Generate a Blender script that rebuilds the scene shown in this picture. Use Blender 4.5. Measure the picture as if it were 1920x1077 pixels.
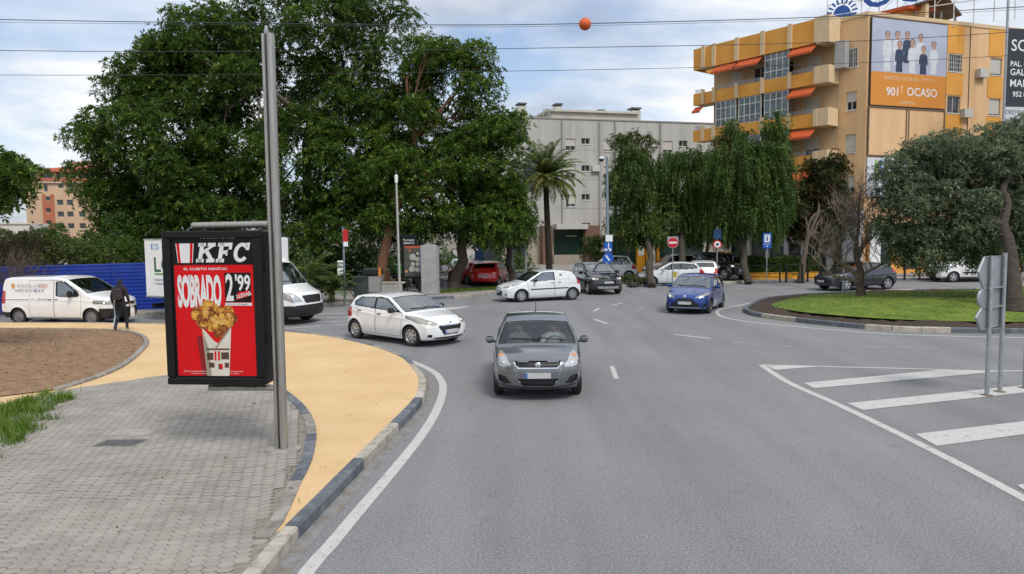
import bpy, math, random
import numpy as np
from mathutils import Vector, Matrix

for o in list(bpy.data.objects):
    bpy.data.objects.remove(o)
sc = bpy.context.scene
COL = sc.collection
RNG = random.Random(7)
NPR = np.random.RandomState(11)

# ------------------------------------------------------------------ camera
F_PX, CX, CY = 1350.0, 960.0, 538.5
CAM_H, HORIZON, ROLL = 3.1, 440.0, 0.010
PITCH = math.atan((CY - HORIZON) / F_PX)
_fw = Vector((0, math.cos(PITCH), -math.sin(PITCH)))
_r0 = Vector((1, 0, 0)); _u0 = Vector((0, math.sin(PITCH), math.cos(PITCH)))
_rt = _r0 * math.cos(ROLL) - _u0 * math.sin(ROLL)
_up = _r0 * math.sin(ROLL) + _u0 * math.cos(ROLL)
cam_data = bpy.data.cameras.new('camera')
cam_data.sensor_width = 36.0
cam_data.lens = 36.0 * F_PX / 1920.0
cam_data.clip_start = 0.1
cam_data.clip_end = 4000
cam = bpy.data.objects.new('camera', cam_data)
COL.objects.link(cam)
m = Matrix((( _rt.x, _up.x, -_fw.x, 0), (_rt.y, _up.y, -_fw.y, 0), (_rt.z, _up.z, -_fw.z, CAM_H), (0, 0, 0, 1)))
cam.matrix_world = m
sc.camera = cam

def ray(px, py):
    return (_fw * F_PX + _rt * (px - CX) - _up * (py - CY)).normalized()
def G(px, py, z=0.0):
    """where a sight line meets the level z (a survey of the street from the photograph)"""
    d = ray(px, py); t = (z - CAM_H) / d.z
    return Vector((d.x * t, d.y * t, z))
def P(px, py, depth):
    """point of a sight line at a distance of depth metres down the street"""
    d = ray(px, py); t = depth / d.y
    return Vector((d.x * t, depth, CAM_H + d.z * t))
def PIX(p):
    v = Vector(p) - Vector((0, 0, CAM_H)); c = v.dot(_fw)
    return (CX + F_PX * v.dot(_rt) / c, CY - F_PX * v.dot(_up) / c)

# ------------------------------------------------------------------ sky and sun
SUN_EL, SUN_AZ = math.radians(52), math.radians(150)     # azimuth clockwise from +Y: behind the camera, to the right
world = bpy.data.worlds.new('World'); sc.world = world; world.use_nodes = True
nt = world.node_tree; nt.nodes.clear()
def N(t, **kw):
    n = nt.nodes.new(t)
    for k, v in kw.items(): setattr(n, k, v)
    return n
def L(a, b): nt.links.new(a, b)
def math_node(op, a, b=None, clamp=False):
    n = N('ShaderNodeMath', operation=op, use_clamp=clamp)
    for i, v in enumerate((a, b)):
        if v is None: continue
        if isinstance(v, (int, float)): n.inputs[i].default_value = v
        else: L(v, n.inputs[i])
    return n.outputs[0]
sky = N('ShaderNodeTexSky', sky_type='NISHITA', sun_disc=False, sun_elevation=SUN_EL, sun_rotation=SUN_AZ)
sky.air_density = 1.0; sky.dust_density = 2.0
tc = N('ShaderNodeTexCoord')
sep = N('ShaderNodeSeparateXYZ'); L(tc.outputs['Generated'], sep.inputs[0])
zz = math_node('ADD', math_node('MAXIMUM', sep.outputs['Z'], 0.0), 0.16)
cu = math_node('DIVIDE', sep.outputs['X'], zz); cv = math_node('DIVIDE', sep.outputs['Y'], zz)
comb = N('ShaderNodeCombineXYZ'); L(cu, comb.inputs[0]); L(cv, comb.inputs[1]); comb.inputs[2].default_value = 3.7
mp = N('ShaderNodeMapping'); mp.inputs['Location'].default_value = (11.3, 5.4, 0.0); L(comb.outputs[0], mp.inputs[0])
n1 = N('ShaderNodeTexNoise'); n1.inputs['Scale'].default_value = 0.85; n1.inputs['Detail'].default_value = 9; n1.inputs['Roughness'].default_value = 0.56; n1.inputs['Distortion'].default_value = 0.35
L(mp.outputs[0], n1.inputs['Vector'])
r1 = N('ShaderNodeValToRGB'); r1.color_ramp.elements[0].position = 0.37; r1.color_ramp.elements[1].position = 0.53
L(n1.outputs['Fac'], r1.inputs[0])
mp2 = N('ShaderNodeMapping'); mp2.inputs['Location'].default_value = (0.3, 4.4, 1.0); L(comb.outputs[0], mp2.inputs[0])
n2 = N('ShaderNodeTexNoise'); n2.inputs['Scale'].default_value = 1.1; n2.inputs['Detail'].default_value = 8; n2.inputs['Roughness'].default_value = 0.55
L(mp2.outputs[0], n2.inputs['Vector'])
r2 = N('ShaderNodeValToRGB')
e = r2.color_ramp.elements
e[0].position = 0.36; e[0].color = (0.50, 0.555, 0.65, 1)
e[1].position = 0.58; e[1].color = (1.0, 1.0, 1.0, 1)
c = r2.color_ramp.elements.new(0.47); c.color = (0.75, 0.80, 0.88, 1)
L(n2.outputs['Fac'], r2.inputs[0])
skyscale = N('ShaderNodeMix', data_type='RGBA', blend_type='MULTIPLY'); skyscale.inputs[0].default_value = 1.0
L(sky.outputs[0], skyscale.inputs[6]); skyscale.inputs[7].default_value = (0.85, 0.95, 1.05, 1)
bg_sky = N('ShaderNodeBackground'); bg_sky.inputs[1].default_value = 0.15; L(skyscale.outputs[2], bg_sky.inputs[0])
bg_cl = N('ShaderNodeBackground'); bg_cl.inputs[1].default_value = 0.98; L(r2.outputs[0], bg_cl.inputs[0])
mixw = N('ShaderNodeMixShader')
cf = math_node('ADD', math_node('MULTIPLY', r1.outputs[0], 0.68), 0.26, clamp=True)
L(cf, mixw.inputs[0]); L(bg_sky.outputs[0], mixw.inputs[1]); L(bg_cl.outputs[0], mixw.inputs[2])
ow = N('ShaderNodeOutputWorld'); L(mixw.outputs[0], ow.inputs[0])

sun_data = bpy.data.lights.new('sun', 'SUN'); sun_data.energy = 2.0; sun_data.angle = math.radians(17); sun_data.color = (1.0, 0.955, 0.89)
sun = bpy.data.objects.new('sun', sun_data); COL.objects.link(sun)
sd = Vector((math.sin(SUN_AZ) * math.cos(SUN_EL), math.cos(SUN_AZ) * math.cos(SUN_EL), math.sin(SUN_EL)))
sun.rotation_euler = sd.to_track_quat('Z', 'Y').to_euler()
sun.location = sd * 60

vs = sc.view_settings
vs.view_transform = 'Standard'; vs.look = 'None'; vs.exposure = 0.14; vs.gamma = 1.0; vs.use_curve_mapping = False
sc.render.engine = 'CYCLES'
sc.cycles.max_bounces = 6; sc.cycles.diffuse_bounces = 3; sc.cycles.glossy_bounces = 3; sc.cycles.transparent_max_bounces = 8
sc.cycles.use_denoising = True
sc.cycles.caustics_reflective = False; sc.cycles.caustics_refractive = False

# ------------------------------------------------------------------ object helpers
def tag(o, label=None, cat=None, group=None, kind=None):
    if label: o['label'] = label
    if cat: o['category'] = cat
    if group: o['group'] = group
    if kind: o['kind'] = kind
    return o
def empty(name, loc=(0, 0, 0), rz=0.0, parent=None):
    o = bpy.data.objects.new(name, None); COL.objects.link(o)
    o.empty_display_size = 0.2
    o.location = loc; o.rotation_euler = (0, 0, rz)
    if parent: o.parent = parent
    return o
def link_mesh(name, me, mat, parent=None, loc=None, rz=None, smooth=False):
    o = bpy.data.objects.new(name, me); COL.objects.link(o)
    if mat is not None and len(me.materials) == 0:
        for mm in (mat if isinstance(mat, (list, tuple)) else [mat]): me.materials.append(mm)
    if parent: o.parent = parent
    if loc is not None: o.location = loc
    if rz is not None: o.rotation_euler = (0, 0, rz)
    if smooth: me.polygons.foreach_set('use_smooth', [True] * len(me.polygons))
    return o
def copy_tree(o, parent=None):
    c = o.copy(); COL.objects.link(c); c.parent = parent
    for ch in o.children: copy_tree(ch, c)
    return c
def np_mesh(name, verts, quads, tint=None, smooth=False, mat_idx=None):
    """verts (n,3) and faces (m,4) or (m,3) arrays -> mesh"""
    me = bpy.data.meshes.new(name)
    verts = np.asarray(verts, np.float32); quads = np.asarray(quads, np.int32)
    k = quads.shape[1]
    me.vertices.add(len(verts)); me.vertices.foreach_set('co', verts.ravel())
    me.loops.add(quads.size); me.loops.foreach_set('vertex_index', quads.ravel())
    me.polygons.add(len(quads))
    me.polygons.foreach_set('loop_start', np.arange(0, quads.size, k, dtype=np.int32))
    me.polygons.foreach_set('loop_total', np.full(len(quads), k, np.int32))
    if smooth: me.polygons.foreach_set('use_smooth', np.ones(len(quads), bool))
    if mat_idx is not None: me.polygons.foreach_set('material_index', np.asarray(mat_idx, np.int32))
    if tint is not None:
        a = me.attributes.new('tint', 'FLOAT', 'FACE'); a.data.foreach_set('value', np.asarray(tint, np.float32))
    me.update(calc_edges=True)
    return me

class MB:
    def __init__(s): s.v = []; s.f = []; s.m = []; s.cur = 0
    def _add(s, vs, fs):
        b = len(s.v); s.v += [tuple(p) for p in vs]
        for f in fs: s.f.append(tuple(b + i for i in f)); s.m.append(s.cur)
        return s
    def quad(s, a, b, c, d): return s._add((a, b, c, d), ((0, 1, 2, 3),))
    def poly(s, pts): return s._add(pts, (tuple(range(len(pts))),))
    def hexa(s, p):    # 8 points: bottom 4, top 4
        return s._add(p, ((3, 2, 1, 0), (4, 5, 6, 7), (0, 1, 5, 4), (1, 2, 6, 5), (2, 3, 7, 6), (3, 0, 4, 7)))
    def box(s, c, d, rz=0.0, ch=0.0):
        """box about centre c with sizes d; ch: chamfer"""
        hx, hy, hz = d[0] / 2, d[1] / 2, d[2] / 2
        ca, sa = math.cos(rz), math.sin(rz)
        def T(x, y, z): return (c[0] + x * ca - y * sa, c[1] + x * sa + y * ca, c[2] + z)
        if ch <= 0:
            return s.hexa([T(-hx, -hy, -hz), T(hx, -hy, -hz), T(hx, hy, -hz), T(-hx, hy, -hz), T(-hx, -hy, hz), T(hx, -hy, hz), T(hx, hy, hz), T(-hx, hy, hz)])
        ch = min(ch, hx * .9, hy * .9, hz * .9)
        rings = []
        for z, k in ((-hz, ch), (-hz + ch, 0), (hz - ch, 0), (hz, ch)):
            x, y = hx - k, hy - k
            cc = ch * .6
            rings.append([T(-x + cc, -y, z), T(x - cc, -y, z), T(x, -y + cc, z), T(x, y - cc, z), T(x - cc, y, z), T(-x + cc, y, z), T(-x, y - cc, z), T(-x, -y + cc, z)])
        return s.rings(rings)
    def rings(s, rings, cap=True, close=True):
        n = len(rings[0]); b = len(s.v)
        for r in rings: s.v += [tuple(p) for p in r]
        for i in range(len(rings) - 1):
            for j in range(n if close else n - 1):
                k = (j + 1) % n
                s.f.append((b + i * n + j, b + i * n + k, b + (i + 1) * n + k, b + (i + 1) * n + j)); s.m.append(s.cur)
        if cap:
            s.f.append(tuple(b + j for j in reversed(range(n)))); s.m.append(s.cur)
            s.f.append(tuple(b + (len(rings) - 1) * n + j for j in range(n))); s.m.append(s.cur)
        return s
    def tube(s, pts, rad, n=8, cap=True):
        pts = [Vector(p) for p in pts]
        if not isinstance(rad, (list, tuple)): rad = [rad] * len(pts)
        rings = []; ref = None
        for i, p in enumerate(pts):
            t = (pts[min(i + 1, len(pts) - 1)] - pts[max(i - 1, 0)]).normalized()
            if ref is None: ref = Vector((1, 0, 0)) if abs(t.x) < 0.8 else Vector((0, 1, 0))
            a = t.cross(ref).normalized(); b2 = t.cross(a).normalized(); ref = b2.cross(t) * 1.0 if False else ref
            rings.append([p + (a * math.cos(q) + b2 * math.sin(q)) * rad[i] for q in [2 * math.pi * k / n for k in range(n)]])
        return s.rings(rings, cap)
    def cyl(s, a, b, r, n=12): return s.tube([a, b], r, n)
    def lathe(s, prof, c=(0, 0, 0), axis='Z', n=20, cap=True):
        """prof: list of (radius, height)"""
        rings = []
        for r, h in prof:
            ring = []
            for k in range(n):
                q = 2 * math.pi * k / n; x, y = r * math.cos(q), r * math.sin(q)
                if axis == 'Z': p = (x, y, h)
                elif axis == 'Y': p = (x, h, y)
                else: p = (h, x, y)
                ring.append((c[0] + p[0], c[1] + p[1], c[2] + p[2]))
            rings.append(ring)
        return s.rings(rings, cap)
    def sphere(s, c, r, n=12, m=8):
        rx, ry, rz = (r, r, r) if isinstance(r, (int, float)) else r
        rings = []
        for i in range(1, m):
            t = math.pi * i / m
            rings.append([(c[0] + rx * math.sin(t) * math.cos(2 * math.pi * k / n), c[1] + ry * math.sin(t) * math.sin(2 * math.pi * k / n), c[2] - rz * math.cos(t)) for k in range(n)])
        return s.rings(rings)
    def prism(s, poly, z0, z1):
        n = len(poly)
        return s.rings([[(p[0], p[1], z0) for p in poly], [(p[0], p[1], z1) for p in poly]])
    def mesh(s, name='m'):
        me = bpy.data.meshes.new(name); me.from_pydata(s.v, [], s.f)
        if max(s.m, default=0) > 0: me.polygons.foreach_set('material_index', s.m)
        me.update(); return me
    def build(s, name, mat, parent=None, loc=None, rz=None, smooth=False, fix=True):
        me = s.mesh(name)
        if fix:
            import bmesh
            bm = bmesh.new(); bm.from_mesh(me); bmesh.ops.recalc_face_normals(bm, faces=bm.faces); bm.to_mesh(me); bm.free()
        o = link_mesh(name, me, mat, parent, loc, rz)
        if smooth:
            me.polygons.foreach_set('use_smooth', [True] * len(me.polygons))
            try: me.set_sharp_from_angle(angle=math.radians(38))
            except Exception: pass
        return o

def text_mesh(body, size=1.0, shear=0.0, sx=1.0, sy=1.0, bold=0.0, extrude=0.004, align='LEFT', spacing=1.0):
    """flat lettering in the XZ plane facing -Y, baseline at z=0"""
    cu = bpy.data.curves.new('lettering', 'FONT'); cu.body = body; cu.size = size; cu.shear = shear
    cu.offset = bold; cu.extrude = extrude; cu.align_x = align; cu.space_character = spacing; cu.resolution_u = 3
    o = bpy.data.objects.new('lettering', cu); COL.objects.link(o)
    dg = bpy.context.evaluated_depsgraph_get(); dg.update()
    me = bpy.data.meshes.new_from_object(o.evaluated_get(dg))
    bpy.data.objects.remove(o); bpy.data.curves.remove(cu)
    me.transform(Matrix(((sx, 0, 0, 0), (0, 0, -1, 0), (0, sy, 0, 0), (0, 0, 0, 1))))
    me.materials.clear()
    return me
def text_width(me):
    xs = [v.co.x for v in me.vertices]
    return min(xs), max(xs)

# ------------------------------------------------------------------ material helpers
MATS = {}
def new_mat(name):
    mt = bpy.data.materials.new(name); mt.use_nodes = True
    t = mt.node_tree; b = t.nodes['Principled BSDF']
    return mt, t, b
def srgb(r, g, b):
    f = lambda c: ((c / 255 + 0.055) / 1.055) ** 2.4 if c > 10 else c / 255 / 12.92
    return (f(r), f(g), f(b))
def pbr(name, col, rough=0.6, metal=0.0, var=0.12, scale=6.0, bump=0.0, bscale=40.0, coat=0.0, spec=0.5, coords='Object', col2=None, detail=5.0, thr=(0.35, 0.7), stretch=None, rvar=0.0):
    if name in MATS: return MATS[name]
    mt, t, b = new_mat(name)
    tcn = t.nodes.new('ShaderNodeTexCoord'); src = tcn.outputs[coords]
    if stretch:
        mpn = t.nodes.new('ShaderNodeMapping'); mpn.inputs['Scale'].default_value = stretch; t.links.new(src, mpn.inputs[0]); src = mpn.outputs[0]
    if var > 0 or col2:
        no = t.nodes.new('ShaderNodeTexNoise'); no.inputs['Scale'].default_value = scale; no.inputs['Detail'].default_value = detail; no.inputs['Roughness'].default_value = 0.6
        t.links.new(src, no.inputs['Vector'])
        rp = t.nodes.new('ShaderNodeValToRGB'); rp.color_ramp.elements[0].position = thr[0]; rp.color_ramp.elements[1].position = thr[1]
        c2 = col2 or tuple(min(1, c * (1 + var)) for c in col); c1 = col if col2 else tuple(c * (1 - var) for c in col)
        rp.color_ramp.elements[0].color = (*c1, 1); rp.color_ramp.elements[1].color = (*c2, 1)
        t.links.new(no.outputs['Fac'], rp.inputs[0]); t.links.new(rp.outputs[0], b.inputs['Base Color'])
        if rvar > 0:
            mr = t.nodes.new('ShaderNodeMapRange'); mr.inputs[3].default_value = rough - rvar; mr.inputs[4].default_value = rough + rvar
            t.links.new(no.outputs['Fac'], mr.inputs[0]); t.links.new(mr.outputs[0], b.inputs['Roughness'])
    else:
        b.inputs['Base Color'].default_value = (*col, 1)
    if rvar == 0: b.inputs['Roughness'].default_value = rough
    b.inputs['Metallic'].default_value = metal
    b.inputs['Specular IOR Level'].default_value = spec
    if coat: b.inputs['Coat Weight'].default_value = coat; b.inputs['Coat Roughness'].default_value = 0.04
    if bump > 0:
        nb = t.nodes.new('ShaderNodeTexNoise'); nb.inputs['Scale'].default_value = bscale; nb.inputs['Detail'].default_value = 4
        t.links.new(src, nb.inputs['Vector'])
        bp = t.nodes.new('ShaderNodeBump'); bp.inputs['Strength'].default_value = bump; bp.inputs['Distance'].default_value = 0.02
        t.links.new(nb.outputs['Fac'], bp.inputs['Height']); t.links.new(bp.outputs[0], b.inputs['Normal'])
    MATS[name] = mt
    return mt
def emit(name, col, strength):
    if name in MATS: return MATS[name]
    mt, t, b = new_mat(name)
    b.inputs['Base Color'].default_value = (*col, 1); b.inputs['Emission Color'].default_value = (*col, 1); b.inputs['Emission Strength'].default_value = strength
    MATS[name] = mt; return mt
def glass(name, tint=(0.45, 0.5, 0.5), refl=0.12, rough=0.02, fres=.8):
    if name in MATS: return MATS[name]
    mt = bpy.data.materials.new(name); mt.use_nodes = True; t = mt.node_tree; t.nodes.clear()
    tr = t.nodes.new('ShaderNodeBsdfTransparent'); tr.inputs[0].default_value = (*tint, 1)
    gl = t.nodes.new('ShaderNodeBsdfGlossy'); gl.inputs['Roughness'].default_value = rough; gl.inputs[0].default_value = (0.95, 0.97, 1, 1)
    lw = t.nodes.new('ShaderNodeLayerWeight'); lw.inputs[0].default_value = 0.35
    ma = t.nodes.new('ShaderNodeMath'); ma.operation = 'MULTIPLY_ADD'; ma.use_clamp = True; ma.inputs[1].default_value = fres; ma.inputs[2].default_value = refl
    t.links.new(lw.outputs['Fresnel'], ma.inputs[0])
    mx = t.nodes.new('ShaderNodeMixShader'); t.links.new(ma.outputs[0], mx.inputs[0]); t.links.new(tr.outputs[0], mx.inputs[1]); t.links.new(gl.outputs[0], mx.inputs[2])
    o = t.nodes.new('ShaderNodeOutputMaterial'); t.links.new(mx.outputs[0], o.inputs[0])
    MATS[name] = mt; return mt
def leaf_mat(name, dark, mid, light, rough=0.5, trans=0.3, spec=0.35):
    """colour differs from leaf to leaf (young and old leaves), read from the leaf's own attribute"""
    if name in MATS: return MATS[name]
    mt, t, b = new_mat(name)
    at = t.nodes.new('ShaderNodeAttribute'); at.attribute_name = 'tint'
    rp = t.nodes.new('ShaderNodeValToRGB'); rp.color_ramp.elements[0].color = (*dark, 1); rp.color_ramp.elements[1].color = (*light, 1)
    e = rp.color_ramp.elements.new(0.55); e.color = (*mid, 1)
    t.links.new(at.outputs['Fac'], rp.inputs[0]); t.links.new(rp.outputs[0], b.inputs['Base Color'])
    b.inputs['Roughness'].default_value = rough; b.inputs['Specular IOR Level'].default_value = spec
    tl = t.nodes.new('ShaderNodeBsdfTranslucent'); t.links.new(rp.outputs[0], tl.inputs[0])
    mx = t.nodes.new('ShaderNodeMixShader'); mx.inputs[0].default_value = trans
    t.links.new(b.outputs[0], mx.inputs[1]); t.links.new(tl.outputs[0], mx.inputs[2])
    t.links.new(mx.outputs[0], t.nodes['Material Output'].inputs[0])
    MATS[name] = mt; return mt
def tint_mat(name, dark, light, rough=0.85, use_obj=True, bump=0.22, bscale=60, stain=None):
    """piece to piece colour: object random for single pieces, face attribute for joined ones"""
    if name in MATS: return MATS[name]
    mt, t, b = new_mat(name)
    if use_obj:
        oi = t.nodes.new('ShaderNodeObjectInfo'); src = oi.outputs['Random']
    else:
        at = t.nodes.new('ShaderNodeAttribute'); at.attribute_name = 'tint'; src = at.outputs['Fac']
    rp = t.nodes.new('ShaderNodeValToRGB'); rp.color_ramp.elements[0].color = (*dark, 1); rp.color_ramp.elements[1].color = (*light, 1)
    t.links.new(src, rp.inputs[0])
    g = t.nodes.new('ShaderNodeNewGeometry')
    no = t.nodes.new('ShaderNodeTexNoise'); no.inputs['Scale'].default_value = 5.0 if stain else 1.3; no.inputs['Detail'].default_value = 9; no.inputs['Roughness'].default_value = 0.7
    t.links.new(g.outputs['Position'], no.inputs['Vector'])
    r2 = t.nodes.new('ShaderNodeValToRGB'); r2.color_ramp.elements[0].position = 0.35; r2.color_ramp.elements[0].color = (*(stain or (0.80, 0.79, 0.78)), 1); r2.color_ramp.elements[1].position = 0.56 if stain else 0.62; r2.color_ramp.elements[1].color = (1.05, 1.04, 1.03, 1)
    t.links.new(no.outputs['Fac'], r2.inputs[0])
    mu = t.nodes.new('ShaderNodeMix'); mu.data_type = 'RGBA'; mu.blend_type = 'MULTIPLY'; mu.inputs[0].default_value = 1
    t.links.new(rp.outputs[0], mu.inputs[6]); t.links.new(r2.outputs[0], mu.inputs[7]); t.links.new(mu.outputs[2], b.inputs['Base Color'])
    b.inputs['Roughness'].default_value = rough
    nb = t.nodes.new('ShaderNodeTexNoise'); nb.inputs['Scale'].default_value = bscale; nb.inputs['Detail'].default_value = 5
    t.links.new(g.outputs['Position'], nb.inputs['Vector'])
    bp = t.nodes.new('ShaderNodeBump'); bp.inputs['Strength'].default_value = bump; bp.inputs['Distance'].default_value = 0.01
    t.links.new(nb.outputs['Fac'], bp.inputs['Height']); t.links.new(bp.outputs[0], b.inputs['Normal'])
    MATS[name] = mt; return mt

M_BLACK = pbr('black plastic', (0.012, 0.012, 0.013), 0.45, var=0.2)
M_RUBBER = pbr('tyre rubber', (0.016, 0.016, 0.017), 0.75, var=0.25, scale=20)
M_CHROME = pbr('bright metal trim', (0.75, 0.76, 0.78), 0.16, 1.0, var=0.05)
M_ALLOY = pbr('wheel alloy', (0.55, 0.56, 0.58), 0.35, 0.85, var=0.1)
M_STEEL = pbr('brushed stainless steel', (0.37, 0.355, 0.33), 0.45, 0.7, var=0.16, scale=3, stretch=(14, 14, 0.8), rvar=0.08)
M_GALV = pbr('galvanised steel', (0.36, 0.38, 0.40), 0.5, 0.55, var=0.2, scale=9, rvar=0.1)
M_WHITEP = pbr('white paint', (0.78, 0.78, 0.77), 0.45, var=0.05)
M_INTER = pbr('dark cabin trim', (0.09, 0.094, 0.10), 0.8, var=0.2)
M_SEAT = pbr('grey seat cloth', (0.17, 0.18, 0.19), 0.9, var=0.2)
M_GLASS = glass('car window glass', (0.62, 0.70, 0.71), 0.25)
M_GLASS_D = glass('tinted car window glass', (0.10, 0.12, 0.13), 0.12)
M_LENS = glass('clear lamp cover', (0.93, 0.94, 0.95), 0.05)
M_LAMP_ON = emit('lit headlamp', (1.0, 0.93, 0.82), 2.2)
M_LAMP_OFF = pbr('lamp reflector', (0.80, 0.80, 0.79), 0.22, 0.35, var=0.12, scale=25)
M_LIT_REFL = emit('lit lamp reflector', (0.42, 0.39, 0.34), 0.22)
M_AMBER = pbr('amber indicator', (0.75, 0.32, 0.12), 0.25, var=0.05)
M_REDL = pbr('red lamp plastic', (0.42, 0.012, 0.012), 0.18, var=0.08, coat=1)
M_PLATE = pbr('plain number plate', (0.40, 0.40, 0.405), 0.5, var=0, scale=4, col2=(0.52, 0.52, 0.53))
M_PLBLUE = pbr('plate blue band', (0.05, 0.14, 0.45), 0.4, var=0.05)
# ================================================================== ground, road, pavements
def asphalt_mat(name, base, warm=0.0, grain=0.23):
    mt, t, b = new_mat(name)
    g = t.nodes.new('ShaderNodeNewGeometry'); pos = g.outputs['Position']
    def noise(scale, detail, rough=0.6, vec=None):
        n = t.nodes.new('ShaderNodeTexNoise'); n.inputs['Scale'].default_value = scale; n.inputs['Detail'].default_value = detail; n.inputs['Roughness'].default_value = rough
        t.links.new(vec or pos, n.inputs['Vector']); return n.outputs['Fac']
    def ramp(src, p0, c0, p1, c1):
        r = t.nodes.new('ShaderNodeValToRGB'); r.color_ramp.elements[0].position = p0; r.color_ramp.elements[1].position = p1
        r.color_ramp.elements[0].color = (*c0, 1); r.color_ramp.elements[1].color = (*c1, 1); t.links.new(src, r.inputs[0]); return r.outputs[0]
    def mul(a, c):
        m2 = t.nodes.new('ShaderNodeMix'); m2.data_type = 'RGBA'; m2.blend_type = 'MULTIPLY'; m2.inputs[0].default_value = 1
        t.links.new(a, m2.inputs[6]); t.links.new(c, m2.inputs[7]); return m2.outputs[2]
    c = ramp(noise(0.3, 7, 0.65), 0.34, tuple(x * 0.92 for x in base), 0.68, tuple(x * 1.07 for x in base))
    mpn = t.nodes.new('ShaderNodeMapping'); mpn.inputs['Scale'].default_value = (1.1, 0.07, 1); t.links.new(pos, mpn.inputs[0])
    c = mul(c, ramp(noise(0.9, 4, 0.55, mpn.outputs[0]), 0.36, (0.88, 0.875, 0.87), 0.64, (1.04, 1.04, 1.045)))
    c = mul(c, ramp(noise(38, 4, 0.8), 0.36, (1 - grain * 1.9,) * 3, 0.66, (1 + grain * 1.3,) * 3))
    vo = t.nodes.new('ShaderNodeTexVoronoi'); vo.inputs['Scale'].default_value = 85; t.links.new(pos, vo.inputs['Vector'])
    c = mul(c, ramp(vo.outputs['Distance'], 0.1, (1.12, 1.12, 1.11), 0.75, (0.8, 0.8, 0.81)))
    # oil drips and patches
    c = mul(c, ramp(noise(2.3, 5, 0.7), 0.27, (0.78, 0.765, 0.745), 0.40, (1, 1, 1)))
    t.links.new(c, b.inputs['Base Color'])
    b.inputs['Roughness'].default_value = 0.82; b.inputs['Specular IOR Level'].default_value = 0.35
    bp = t.nodes.new('ShaderNodeBump'); bp.inputs['Strength'].default_value = 0.55; bp.inputs['Distance'].default_value = 0.012
    t.links.new(noise(70, 4, 0.7), bp.inputs['Height']); t.links.new(bp.outputs[0], b.inputs['Normal'])
    MATS[name] = mt
    return mt
def paint_mat(name, col, under, wear=(0.40, 0.47), scale=7):
    """worn road paint: chips through to the asphalt"""
    mt, t, b = new_mat(name)
    g = t.nodes.new('ShaderNodeNewGeometry')
    n = t.nodes.new('ShaderNodeTexNoise'); n.inputs['Scale'].default_value = scale; n.inputs['Detail'].default_value = 8; n.inputs['Roughness'].default_value = 0.72
    t.links.new(g.outputs['Position'], n.inputs['Vector'])
    r = t.nodes.new('ShaderNodeValToRGB'); r.color_ramp.elements[0].position = wear[0]; r.color_ramp.elements[1].position = wear[1]
    r.color_ramp.elements[0].color = (*under, 1); r.color_ramp.elements[1].color = (*col, 1)
    e = r.color_ramp.elements.new(min(0.99, wear[1] + 0.25)); e.color = (*[min(1, x * 1.14) for x in col], 1)
    t.links.new(n.outputs['Fac'], r.inputs[0])
    n2 = t.nodes.new('ShaderNodeTexNoise'); n2.inputs['Scale'].default_value = 45; n2.inputs['Detail'].default_value = 4; t.links.new(g.outputs['Position'], n2.inputs['Vector'])
    r2 = t.nodes.new('ShaderNodeValToRGB'); r2.color_ramp.elements[0].position = 0.3; r2.color_ramp.elements[0].color = (0.78, 0.77, 0.75, 1); r2.color_ramp.elements[1].position = 0.6
    t.links.new(n2.outputs['Fac'], r2.inputs[0])
    mu = t.nodes.new('ShaderNodeMix'); mu.data_type = 'RGBA'; mu.blend_type = 'MULTIPLY'; mu.inputs[0].default_value = 1
    t.links.new(r.outputs[0], mu.inputs[6]); t.links.new(r2.outputs[0], mu.inputs[7]); t.links.new(mu.outputs[2], b.inputs['Base Color'])
    b.inputs['Roughness'].default_value = 0.8
    bp = t.nodes.new('ShaderNodeBump'); bp.inputs['Strength'].default_value = 0.35; bp.inputs['Distance'].default_value = 0.01
    t.links.new(n2.outputs['Fac'], bp.inputs['Height']); t.links.new(bp.outputs[0], b.inputs['Normal'])
    MATS[name] = mt; return mt

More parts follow.
